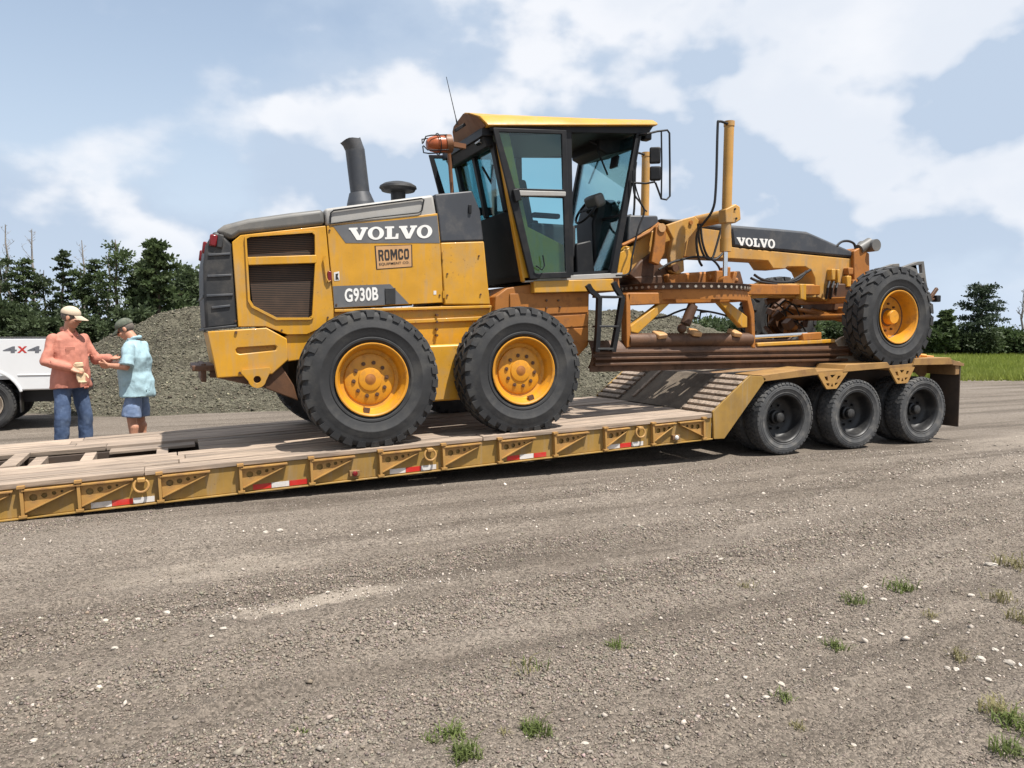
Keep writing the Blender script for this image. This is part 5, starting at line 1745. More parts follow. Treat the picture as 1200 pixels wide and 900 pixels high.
# orange strap lying on the tail of the trailer
st = yp(1090, 414, 0.25)
sx, sz = st.x, rdeck_z(9.6) + 0.05
strap = root('ratchet_strap', 'orange strap heaped on the trailer tail behind the front wheel', 'strap', (9.75, 0.3, 1.17))
part('webbing', MB().tube([(9.55, 0.22, 1.185), (9.65, 0.30, 1.215), (9.78, 0.24, 1.20), (9.88, 0.34, 1.19), (9.98, 0.26, 1.19)], [0.02, 0.03, 0.03, 0.025, 0.012], 6), 'strap_orange', strap)
part('buckle', MB().obox((9.62, 0.26, 1.20), (0.16, 0.07, 0.045), (0, -0.15, 0.3)), 'strap_orange', strap, bev=0.01)

# ------------------------------------------------------------------ people
def remeshed(mb, voxel, smooth=4, mat='skin', name='body'):
    me = mb.mesh('tmp', mat)
    o = bpy.data.objects.new('tmp', me)
    col.objects.link(o)
    r_ = o.modifiers.new('r', 'REMESH')
    r_.mode = 'VOXEL'
    r_.voxel_size = voxel
    s_ = o.modifiers.new('s', 'SMOOTH')
    s_.iterations = smooth
    s_.factor = 0.5
    dg = bpy.context.evaluated_depsgraph_get()
    out = bpy.data.meshes.new_from_object(o.evaluated_get(dg))
    bpy.data.objects.remove(o)
    out.name = name
    out.polygons.foreach_set('use_smooth', [True] * len(out.polygons))
    return out


def limb(mb, pts, rs, n=12):
    """tapered limb with round joints"""
    for i in range(len(pts) - 1):
        mb.cyl(pts[i], pts[i + 1], rs[i], rs[i + 1], n)
    for p, r_ in zip(pts, rs):
        mb.ball(p, r_, n, 8)


def loft(mb, secs, n=20):
    """torso: sections (centre, half width along y, half depth along x)"""
    v, f = [], []
    for (c, wy, dx) in secs:
        for i in range(n):
            t = 2 * math.pi * i / n
            ct, st_ = math.cos(t), math.sin(t)
            v.append(Vector(c) + Vector((dx * math.copysign(abs(ct) ** 0.85, ct), wy * math.copysign(abs(st_) ** 0.85, st_), 0)))
    for j in range(len(secs) - 1):
        for i in range(n):
            i2 = (i + 1) % n
            f.append((j * n + i, j * n + i2, (j + 1) * n + i2, (j + 1) * n + i))
    f += [tuple(reversed(range(n))), tuple(range((len(secs) - 1) * n, len(secs) * n))]
    mb.add(v, f)


def hand(mb, wrist, fwd, palm_n, thumb_side, s=1.0, curl=0.5):
    """palm with four fingers and a thumb; fwd = along the hand, palm_n = out of the palm"""
    f = Vector(fwd).normalized()
    pn = Vector(palm_n)
    pn = (pn - f * pn.dot(f)).normalized()
    t = Vector(thumb_side)
    t = (t - f * t.dot(f) - pn * t.dot(pn)).normalized()
    w = Vector(wrist)
    for k in range(5):
        a = -0.034 + 0.017 * k
        limb(mb, [w + t * a * 0.55 * s, w + f * 0.05 * s + t * a * s, w + f * 0.092 * s + t * a * s], [0.017 * s, 0.0155 * s, 0.013 * s], 8)
    for k, (a, L) in enumerate(((0.033, 0.068), (0.011, 0.076), (-0.011, 0.070), (-0.032, 0.055))):
        p = w + f * 0.094 * s + t * a * s
        d = f.copy()
        pts = [p]
        for q, seg in enumerate((0.42, 0.32, 0.26)):
            ang = curl * (0.5 + 0.5 * q)
            d = (f * math.cos(ang * (q + 1) * 0.6) + pn * math.sin(ang * (q + 1) * 0.6)).normalized()
            p = p + d * L * seg * s
            pts.append(p)
        limb(mb, pts, [0.0098 * s, 0.0092 * s, 0.0085 * s, 0.0075 * s], 8)
    b = w + f * 0.025 * s + t * 0.028 * s
    limb(mb, [b, b + (f * 0.6 + t * 0.75 + pn * 0.25).normalized() * 0.042 * s, b + (f * 0.85 + t * 0.5 + pn * 0.45).normalized() * 0.075 * s], [0.015 * s, 0.012 * s, 0.009 * s], 8)


def head(mb, c, rot):
    """c = centre of the head; face along +x of rot"""
    m = rot
    P = lambda x, y, z: Vector(c) + m @ Vector((x, y, z))

    def el(p, s):
        tmp = MB().ball((0, 0, 0), 1.0, 16, 12, s)
        mb.add([P(*p) + m @ v for v in tmp.v], tmp.f)
    el((-0.012, 0, 0.03), (0.098, 0.076, 0.098))     # skull
    el((0.022, 0, -0.035), (0.074, 0.062, 0.085))    # face
    el((0.048, 0, -0.088), (0.036, 0.040, 0.030))    # chin
    el((0.088, 0, 0.024), (0.018, 0.048, 0.012))     # brow
    el((0.104, 0, -0.022), (0.019, 0.014, 0.017))    # nose tip
    el((0.096, 0, -0.002), (0.014, 0.009, 0.028))    # nose bridge
    el((0.082, 0, -0.058), (0.016, 0.026, 0.012))    # mouth mound
    el((0.060, 0.045, -0.03), (0.028, 0.022, 0.026))
    el((0.060, -0.045, -0.03), (0.028, 0.022, 0.026))
    for s in (-1, 1):
        el((-0.012, s * 0.079, -0.008), (0.022, 0.010, 0.034))
    return P


def place(o, loc, rz):
    o.location = loc
    o.rotation_euler = (0, 0, rz)


def make_person(label, loc, rz, spec):
    """spec: joints in the person's own frame (x forward, y left, z up)"""
    p = root('person', label, 'person', (0, 0, 0))
    J = {k: Vector(v) for k, v in spec['joints'].items()}
    hr = Euler(spec['head_rot']).to_matrix()
    b = MB()
    P = head(b, J['head'], hr)
    limb(b, [J['neck0'], J['neck1']], [0.066, 0.060])
    loft(b, [(J['pelvis'] + Vector((0, 0, -0.08)), .15, .10), (J['pelvis'], .165, .115), (J['waist'], .155, .115), (J['chest'], .175, .12), (J['neck0'] + Vector((0, 0, -0.03)), .13, .08)])
    for s in 'lr':
        limb(b, [J['sh_' + s], J['el_' + s], J['wr_' + s]], [0.054, 0.043, 0.031])
        limb(b, [J['hip_' + s], J['kn_' + s], J['an_' + s]], [0.085, 0.058, 0.042])
        limb(b, [J['kn_' + s] * 0.7 + J['an_' + s] * 0.3 + Vector((-0.012, 0, 0)), J['kn_' + s] * 0.45 + J['an_' + s] * 0.55], [0.058, 0.045])
        an = J['an_' + s]
        limb(b, [an, an + Vector((0.0, 0, -0.045)), an + Vector((0.14, 0, -0.06))], [0.042, 0.04, 0.032])
        hand(b, J['wr_' + s] + (J['wr_' + s] - J['el_' + s]).normalized() * 0.01, spec['hand_' + s][0], spec['hand_' + s][1], spec['hand_' + s][2], 1.0, spec['hand_' + s][3])
    me = remeshed(b, 0.0068, 3, 'skin', 'body')
    body = part('body', me, None, p)
    ey = MB()
    for s in (-1, 1):
        ey.ball(P(0.083, s * 0.031, 0.006), 0.011, 10, 8)
    part('eyes', ey, 'eye_dark', body)
    part('mouth', MB().ball(P(0.093, 0, -0.058), 0.010, 10, 6, (0.55, 2.0, 0.45)), 'lip', body)
    hb = MB()
    tmp = MB().ball((-0.018, 0, 0.022), 1, 16, 12, (0.099, 0.081, 0.085))
    hb.add([Vector(J['head']) + hr @ v for v in tmp.v if True], tmp.f)
    part('hair', hb, 'hair_grey', body)
    # shirt
    sh = MB()
    puff = spec['puff']
    hem = J['pelvis'] + Vector((0, 0, spec['hem']))
    bel = spec['belly']
    loft(sh, [(hem, .215 * puff, .150 * puff + bel * .8), (J['pelvis'] + Vector((0.01, 0, 0.03)), .20 * puff, .145 * puff + bel), (J['waist'] + Vector((bel * .6, 0, 0)), .185 * puff, .14 * puff + bel), (J['chest'], .20 * puff, .142 * puff), (J['neck0'] + Vector((0, 0, -0.085)), .205, .115), (J['neck0'] + Vector((0, 0, -0.035)), .15, .092),
              (J['neck0'] + Vector((0, 0, 0.005)), .085, .075)])
    for s in 'lr':
        sh_, el_, wr_ = J['sh_' + s], J['el_' + s], J['wr_' + s]
        if spec['sleeve'] > 0.9:
            limb(sh, [sh_, el_, wr_ * 0.93 + el_ * 0.07], [0.062, 0.063, 0.050])
        else:
            limb(sh, [sh_, sh_ * 0.45 + el_ * 0.55], [0.063, 0.074])
            q = sh_ * 0.06 + el_ * 0.94
            sh.cyl(sh_ * 0.5 + el_ * 0.5, q, 0.078, 0.088, 14)
    # collar
    limb(sh, [J['neck0'] + Vector((0.035, 0.05, 0.025)), J['neck0'] + Vector((-0.05, 0.045, 0.045)), J['neck0'] + Vector((-0.065, 0, 0.05)), J['neck0'] + Vector((-0.05, -0.045, 0.045)), J['neck0'] + Vector((0.035, -0.05, 0.025))], [0.022] * 5, 8)
    limb(sh, [J['neck0'] + Vector((0.055, 0.05, 0.03)), J['neck0'] + Vector((0.105, 0.03, -0.035))], [0.016, 0.012], 8)
    limb(sh, [J['neck0'] + Vector((0.055, -0.05, 0.03)), J['neck0'] + Vector((0.105, -0.03, -0.035))], [0.016, 0.012], 8)
    me = remeshed(sh, 0.0105, 4, spec['shirt'], 'shirt')
    for v in me.vertices:                           # folds of the cloth
        q = v.co
        fold = mnoise.fractal(Vector((q.x * 7, q.y * 7, q.z * 4.2 + spec['seed'])), 1.0, 2.0, 3) * 0.017
        fold += 0.016 * math.sin(q.z * 34 + 5 * mnoise.noise(q * 4)) * max(0, mnoise.noise(q * 3.1 + Vector((spec['seed'], 0, 0))))
        v.co += v.normal * fold
    shirt = part('shirt', me, None, p)
    pk = J['chest'] + Vector((0.132 * puff, -0.085, -0.02))
    part('pocket', MB().obox(pk, (0.012, 0.105, 0.12), (0, R(4), R(-12))), spec['shirt'], shirt, bev=0.004)
    # trousers
    tr = MB()
    wst = J['pelvis'] + Vector((0, 0, 0.09))
    loft(tr, [(J['pelvis'] + Vector((0, 0, -0.12)), .17, .12), (J['pelvis'], .175, .125), (wst, .155, .115)])
    for s in 'lr':
        hip, kn, an = J['hip_' + s], J['kn_' + s], J['an_' + s]
        if spec['shorts']:
            e = kn * 1.0 + hip * 0.0 + Vector((0, 0, 0.015))
            limb(tr, [hip, hip * 0.4 + kn * 0.6], [0.090, 0.104])
            tr.cyl(hip * 0.4 + kn * 0.6, e, 0.108, 0.112, 16)
        else:
            limb(tr, [hip, kn, an + Vector((0, 0, -0.005))], [0.098, 0.086, 0.078])
    me = remeshed(tr, 0.0105, 4, spec['trousers'], 'trousers')
    for v in me.vertices:
        q = v.co
        v.co += v.normal * (mnoise.fractal(Vector((q.x * 8, q.y * 8, q.z * 6 + 3)), 1.0, 2.0, 3) * 0.010)
    part('shorts' if spec['shorts'] else 'trousers', me, None, p)
    # boots
    for s in 'lr':
        an = J['an_' + s]
        bt = MB()
        limb(bt, [an + Vector((0, 0, 0.02)), an + Vector((0.0, 0, -0.045)), an + Vector((0.10, 0, -0.055)), an + Vector((0.17, 0, -0.062))], [0.05, 0.05, 0.045, 0.036])
        bt.obox(an + Vector((0.06, 0, -0.097)), (0.30, 0.095, 0.022))
        part('boot', remeshed(bt, 0.009, 2, 'boot_leather', 'boot'), None, p)
    # cap
    cp = MB()
    tmp = MB().ball((-0.012, 0, 0.052), 1, 20, 14, (0.112, 0.090, 0.088))
    for v in tmp.v:
        v.z = max(v.z, 0.038)
    cp.add([Vector(J['head']) + hr @ v for v in tmp.v], tmp.f)
    brim = []
    for k in range(2):
        for i in range(13):
            a = -1.25 + 2.5 * i / 12
            for rr in (0.6, 1.0):
                x = 0.02 + (0.175 if rr == 1.0 else 0.085) * math.cos(a) ** 0.8
                y = (0.086 if rr == 1.0 else 0.082) * math.sin(a)
                brim.append(Vector(J['head']) + hr @ Vector((x, y, 0.044 - (0.035 if rr == 1.0 else 0) - 1.6 * y * y - 0.006 * k)))
    bf_ = []
    for k in range(2):
        for i in range(12):
            q = k * 26 + i * 2
            bf_.append((q, q + 1, q + 3, q + 2))
    for i in range(12):
        bf_.append((i * 2 + 1, i * 2 + 3, 26 + i * 2 + 3, 26 + i * 2 + 1))
    cap = part('cap', cp, spec['cap'], p, angle=60)
    part('brim', MB().add(brim, bf_), spec['cap'], cap, angle=60)
    place(p, loc, rz)
    return p, J


HGT = 1.0
man1 = dict(
    joints=dict(head=(0.055, 0, 1.715), neck1=(0.03, 0, 1.645), neck0=(0.0, 0, 1.535), chest=(0.0, 0, 1.33), waist=(0.01, 0, 1.13), pelvis=(0, 0, 0.98),
                sh_l=(-0.01, 0.195, 1.458), el_l=(0.06, 0.30, 1.205), wr_l=(0.22, 0.365, 1.215), sh_r=(-0.01, -0.195, 1.458), el_r=(0.0, -0.30, 1.20), wr_r=(0.20, -0.135, 1.115),
                hip_l=(0, 0.10, 0.93), kn_l=(0.03, 0.15, 0.51), an_l=(-0.01, 0.17, 0.11), hip_r=(0, -0.10, 0.93), kn_r=(0.03, -0.14, 0.51), an_r=(-0.01, -0.155, 0.11)),
    head_rot=(0, R(12), R(38)), hand_l=((0.75, 0.65, 0.08), (0.1, -0.2, 1), (-0.3, 0.9, 0.2), 0.55), hand_r=((0.65, 0.65, -0.25), (-0.2, 0.5, -0.6), (0.2, 0.2, 1), 0.9),
    shirt='shirt_coral', trousers='jeans', cap='cap_tan', shorts=False, sleeve=1.0, puff=1.06, hem=-0.11, belly=0.015, seed=2.0)
P1 = Vector((yp(83, 450, 3.35).x, 3.35, 0.0))
make_person('man in coral long-sleeved shirt, jeans and tan cap holding out one hand', P1, R(-50), man1)
man2 = dict(
    joints=dict(head=(0.125, 0, 1.575), neck1=(0.075, 0, 1.515), neck0=(0.02, 0, 1.43), chest=(0.0, 0, 1.23), waist=(0.02, 0, 1.05), pelvis=(0, 0, 0.91),
                sh_l=(0.0, 0.195, 1.36), el_l=(0.0, 0.28, 1.12), wr_l=(0.215, 0.245, 1.135), sh_r=(0.0, -0.195, 1.36), el_r=(0.03, -0.26, 1.12), wr_r=(0.235, -0.12, 1.15),
                hip_l=(0, 0.095, 0.87), kn_l=(0.03, 0.12, 0.475), an_l=(-0.01, 0.13, 0.11), hip_r=(0, -0.095, 0.87), kn_r=(0.03, -0.11, 0.475), an_r=(-0.01, -0.12, 0.11)),
    head_rot=(0, R(30), R(8)), hand_l=((1, -0.15, 0.05), (0.1, -0.8, 0.5), (0.1, 0.2, 1), 0.95), hand_r=((1, 0.25, 0.1), (0, 0.3, 1), (0.1, -1, 0.2), 0.7),
    shirt='shirt_blue', trousers='shorts_denim', cap='cap_camo', shorts=True, sleeve=0.5, puff=1.10, hem=-0.17, belly=0.03, seed=9.0)
P2 = Vector((yp(161, 450, 3.35).x, 3.35, 0.0))
make_person('man in light blue short-sleeved shirt, denim shorts and dark cap looking down', P2, R(158), man2)

# pale work gloves held by the man in coral
gl_root = P1 + Matrix.Rotation(R(-50), 3, 'Z') @ Vector((0.255, -0.05, 1.03))
gv_ = root('work_glove', 'pale leather work glove hanging from the hand of the man in coral', 'glove', gl_root)
gm = MB()
gw_, gfz = Vector(gl_root) + Vector((0, 0, 0.05)), Vector((0.1, -0.1, -1))
hand(gm, gw_, gfz, (0.5, -0.8, 0), (0.8, 0.5, 0), 1.1, 0.9)
limb(gm, [gw_ + Vector((-0.03, 0.02, 0.06)), gw_], [0.046, 0.042])
me = remeshed(gm, 0.007, 3, 'glove_pale', 'glove_hand')
for v in me.vertices:
    v.co -= Vector(gl_root)
part('glove_hand', me, None, gv_)
part('glove_cuff', MB().cyl(gw_ + Vector((-0.015, 0.015, 0.10)), gw_ + Vector((-0.008, 0.008, 0.04)), 0.050, 0.048, 14), 'glove_pale', gv_, bev=0.012)


# ------------------------------------------------------------------ pickup truck (tail towards the men, nose out of frame)
def arc_pts(cx, cz, r, a0, a1, n=10):
    return [(cx + r * math.cos(a), cz + r * math.sin(a)) for a in np.linspace(a0, a1, n)]


TX, TY = yp(80, 450, 6.75).x, 6.72               # tail end, near side
truck = root('pickup_truck', 'white four-wheel-drive pickup truck parked behind the men', 'pickup truck', (TX - 3, TY + 1.0, 0))
TW = 2.0
zb, zr_, zc = 0.63, 1.445, 1.93
ax_r, ax_f = TX - 1.13, TX - 1.13 - 3.95
rw = 0.415


def tprism(name, poly, y0, y1, mat, bev=0.02, parent=None, holes=(), seg=3):
    return part(name, MB().prism(poly, y0, y1, holes=holes), mat, parent or truck, bev=bev, seg=seg)


wr = 0.50
bed = [(TX, zr_), (TX, zb + 0.04), (TX - 0.05, zb)] + [(ax_r + wr, zb)] + arc_pts(ax_r, rw + 0.04, wr, math.asin((zb - rw - 0.04) / wr), math.pi - math.asin((zb - rw - 0.04) / wr), 14) + [(TX - 2.42, zb), (TX - 2.42, zr_)]
crease = 1.08
for y0, y1 in ((TY, TY + 0.10), (TY + TW - 0.10, TY + TW)):
    b_ = tprism('bed_side', bed, y0, y1, 'truck_white', 0.022)
    s_ = -1 if y0 == TY else 1
    yo = y0 if s_ < 0 else y1
    tprism('body_crease', [(TX - 0.01, 0.862), (ax_r + 0.46, 0.862), (ax_r + 0.45, 0.878), (TX - 0.01, 0.878)], yo + s_ * 0.012, yo - s_ * 0.02, 'truck_white', 0.006, b_)
    lip = arc_pts(ax_r, rw + 0.04, wr + 0.035, 0.3, math.pi - 0.3, 16) + arc_pts(ax_r, rw + 0.04, wr - 0.005, math.pi - 0.3, 0.3, 16)
    tprism('arch_lip', lip, yo + s_ * 0.02, yo - s_ * 0.02, 'truck_white', 0.01, b_)
part('bed_floor', MB().box((TX - 2.42, TY + 0.11, 0.80), (TX - 0.06, TY + TW - 0.11, 0.86)), 'truck_white', truck)
part('bed_front', MB().box((TX - 2.42, TY + 0.11, 0.86), (TX - 2.36, TY + TW - 0.11, 1.44)), 'truck_white', truck, bev=0.01)
tg = part('tailgate', MB().box((TX - 0.07, TY + 0.105, 0.72), (TX - 0.004, TY + TW - 0.105, 1.44)), 'truck_white', truck, bev=0.015)
part('tailgate_handle', MB().box((TX - 0.003, TY + 0.88, 1.24), (TX + 0.012, TY + 1.12, 1.31)), 'truck_black', tg, bev=0.006)
for y0 in (TY + 0.004, TY + TW - 0.096):
    part('tail_light', MB().box((TX - 0.12, y0, 0.98), (TX + 0.008, y0 + 0.092, 1.38)), 'lens_red', truck, bev=0.012)
part('rear_bumper', MB().box((TX - 0.02, TY + 0.03, 0.50), (TX + 0.20, TY + TW - 0.03, 0.70)), 'truck_black', truck, bev=0.03)
part('bed_rail_cap', MB().box((TX - 2.4, TY - 0.006, 1.447), (TX - 0.01, TY + 0.09, 1.466)), 'truck_black', truck, bev=0.006)
# cab and nose
cx0 = TX - 2.45
cab_ = [(cx0, zb), (cx0, 1.42), (cx0 - 0.10, zc - 0.05), (cx0 - 0.2, zc), (cx0 - 1.5, zc), (cx0 - 1.62, zc - 0.03), (cx0 - 2.25, 1.42), (cx0 - 3.35, 1.34), (cx0 - 3.5, 1.22), (cx0 - 3.52, zb - 0.02)] + [(ax_f - wr, zb)][::-1] + \
       arc_pts(ax_f, rw + 0.04, wr, math.pi - math.asin((zb - rw - 0.04) / wr), math.asin((zb - rw - 0.04) / wr), 14)
cabo = tprism('cab_body', cab_, TY + 0.01, TY + TW - 0.01, 'truck_white', 0.05)
for y in (TY + 0.0, TY + TW - 0.022):
    tprism('side_window', [(cx0 - 0.16, 1.45), (cx0 - 0.22, zc - 0.1), (cx0 - 0.80, zc - 0.1), (cx0 - 0.80, 1.45)], y, y + 0.022, 'truck_glass', 0.004, cabo)
    tprism('side_window', [(cx0 - 0.88, 1.45), (cx0 - 0.88, zc - 0.1), (cx0 - 1.55, zc - 0.1), (cx0 - 2.02, 1.45)], y, y + 0.022, 'truck_glass', 0.004, cabo)
    for xx in (cx0 - 0.84, cx0 - 1.95):
        part('door_handle', MB().box((xx + 0.05, y - 0.02, 1.28), (xx + 0.22, y + 0.03, 1.315)), 'truck_black', cabo, bev=0.006)
part('rear_glass', MB().box((cx0 - 0.055, TY + 0.25, 1.48), (cx0 - 0.03, TY + TW - 0.25, zc - 0.1)), 'truck_glass', cabo)
part('front_bumper', MB().box((cx0 - 3.62, TY + 0.02, 0.45), (cx0 - 3.40, TY + TW - 0.02, 0.72)), 'chrome_rod', truck, bev=0.04)
for y in (TY + 0.12, TY + TW - 0.42):
    part('headlight', MB().box((cx0 - 3.54, y, 0.95), (cx0 - 3.44, y + 0.3, 1.2)), 'tape_white', truck, bev=0.03)
part('grille', MB().box((cx0 - 3.55, TY + 0.45, 0.80), (cx0 - 3.46, TY + TW - 0.45, 1.22)), 'truck_black', truck, bev=0.02)
part('running_frame', MB().box((TX - 5.7, TY + 0.35, 0.42), (TX - 0.1, TY + TW - 0.35, 0.62)), 'truck_black', truck)
part('side_step', MB().box((cx0 - 2.1, TY + 0.0, 0.42), (cx0 - 0.05, TY + 0.18, 0.47)), 'truck_black', truck, bev=0.01)
tt_me = tyre(rw, 0.27, 0.235, 40, 0.014, groove=0.25, zig=0.5, n=44, shoulder=0.03).mesh('tyre', 'tyre_rubber')
tr_me = MB().lathe([(0.235, -0.12), (0.24, -0.128), (0.232, -0.13), (0.215, -0.10), (0.20, -0.06), (0.12, -0.075), (0.07, -0.095), (0.0, -0.095)], 32).mesh('rim', 'bright_scoured_steel')
for cx in (ax_r, ax_f):
    for s in (0, 1):
        w_ = bpy.data.objects.new('wheel', None)
        col.objects.link(w_)
        w_.parent = truck
        w_.location = Vector((cx, TY + 0.165 if s == 0 else TY + TW - 0.165, rw + 0.002)) - truck.location
        w_.rotation_euler = (0, 0.3, 0 if s == 0 else math.pi)
        part('tyre', tt_me, None, w_)
        part('rim', tr_me, None, w_)
    part('axle', MB().cyl((cx, TY + 0.2, rw), (cx, TY + TW - 0.2, rw), 0.05, n=10), 'truck_black', truck)
part('mud_flap', MB().box((ax_r + 0.46, TY + 0.03, 0.28), (ax_r + 0.475, TY + 0.3, 0.66)), 'truck_black', truck)
d4 = pl([(3.5, 406), (48.5, 405.5), (48, 413.5), (3.5, 413.5)], TY)
q = quad_map(d4)
sub = lambda a, b: [q(a, 1), q(b, 1), q(b, 0), q(a, 0)]
text_word('4', sub(0.0, 0.36), TY - 0.001, 0.002, 'decal_grey', truck, bold=0.03)
text_word('X', sub(0.37, 0.63), TY - 0.001, 0.002, 'tape_red', truck, bold=0.04)
text_word('4', sub(0.64, 1.0), TY - 0.001, 0.002, 'decal_grey', truck, bold=0.03)

# ------------------------------------------------------------------ foliage
def leaf_mat(name, base, tip, trans=0.35, scale=0.9):
    m = bpy.data.materials.new(name)
    m.use_nodes = True
    t = NT(m.node_tree)
    t.n.clear()
    out = t.add('ShaderNodeOutputMaterial')
    co = t.add('ShaderNodeTexCoord').outputs['Object']
    oi = t.add('ShaderNodeObjectInfo').outputs['Random']
    n1 = t.noise(co, scale, 4, 0.6)
    n2 = t.noise(co, scale * 9, 2, 0.6)
    c = t.mix(t.remap(n1, 0.32, 0.68), base, tip)
    hs = t.add('ShaderNodeHueSaturation')
    t.l.new(c, hs.inputs['Color'])
    t.l.new(t.math('ADD', t.math('MULTIPLY', n2, 0.9), t.math('ADD', t.math('MULTIPLY', oi, 0.3), 0.4)), hs.inputs['Value'])
    d = t.add('ShaderNodeBsdfPrincipled')
    d.inputs['Roughness'].default_value = 0.6
    d.inputs['Specular IOR Level'].default_value = 0.3
    t.l.new(hs.outputs[0], d.inputs['Base Color'])
    tr = t.add('ShaderNodeBsdfTranslucent')
    t.l.new(hs.outputs[0], tr.inputs[0])
    mx = t.add('ShaderNodeMixShader')
    mx.inputs[0].default_value = trans
    t.l.new(d.outputs[0], mx.inputs[1])
    t.l.new(tr.outputs[0], mx.inputs[2])
    t.l.new(mx.outputs[0], out.inputs[0])
    MATS[name] = m


leaf_mat('leaf_dark', (0.046, 0.066, 0.030), (0.078, 0.106, 0.048))
leaf_mat('leaf_mid', (0.060, 0.092, 0.034), (0.098, 0.132, 0.054))
leaf_mat('needle', (0.036, 0.056, 0.034), (0.060, 0.086, 0.050), 0.25)
leaf_mat('weed_green', (0.115, 0.150, 0.040), (0.17, 0.205, 0.07), 0.4, 6)
leaf_mat('weed_dry', (0.20, 0.18, 0.085), (0.28, 0.25, 0.13), 0.4, 6)
leaf_mat('field_blade', (0.150, 0.185, 0.030), (0.205, 0.235, 0.050), 0.45, 0.25)
paint('field_soil', (0.115, 0.145, 0.030), 0.95, var=0.25, vscale=0.6, bump=0.4, bscale=10)


def quads_mesh(name, centres, size, mat, elong=1.6, up=0.0, seed=0):
    """many small leaf faces as one mesh"""
    r_ = np.random.default_rng(seed)
    n = len(centres)
    a = r_.normal(size=(n, 3))
    a[:, 2] += up
    a /= np.linalg.norm(a, axis=1)[:, None]
    b = r_.normal(size=(n, 3))
    b -= a * (a * b).sum(1)[:, None]
    b /= np.linalg.norm(b, axis=1)[:, None]
    s = (size * r_.uniform(0.6, 1.35, n))[:, None]
    v = np.empty((n, 4, 3))
    v[:, 0] = centres - a * s * elong * 0.5
    v[:, 1] = centres + b * s * 0.5
    v[:, 2] = centres + a * s * elong * 0.5
    v[:, 3] = centres - b * s * 0.5
    me = bpy.data.meshes.new(name)
    me.vertices.add(n * 4)
    me.vertices.foreach_set('co', v.reshape(-1))
    me.loops.add(n * 4)
    me.loops.foreach_set('vertex_index', np.arange(n * 4))
    me.polygons.add(n)
    me.polygons.foreach_set('loop_start', np.arange(n) * 4)
    me.update(calc_edges=True)
    me.materials.append(MATS[mat])
    return me


def branch(mb, p0, p1, r0, r1, rr, wob=0.08, n=6, k=5):
    p0, p1 = Vector(p0), Vector(p1)
    L = (p1 - p0).length
    pts = [p0.lerp(p1, t) + Vector((rr.uniform(-1, 1), rr.uniform(-1, 1), rr.uniform(-.5, .5))) * wob * L * math.sin(math.pi * t) for t in np.linspace(0, 1, k)]
    mb.tube(pts, [r0 + (r1 - r0) * t for t in np.linspace(0, 1, k)], n)
    return pts


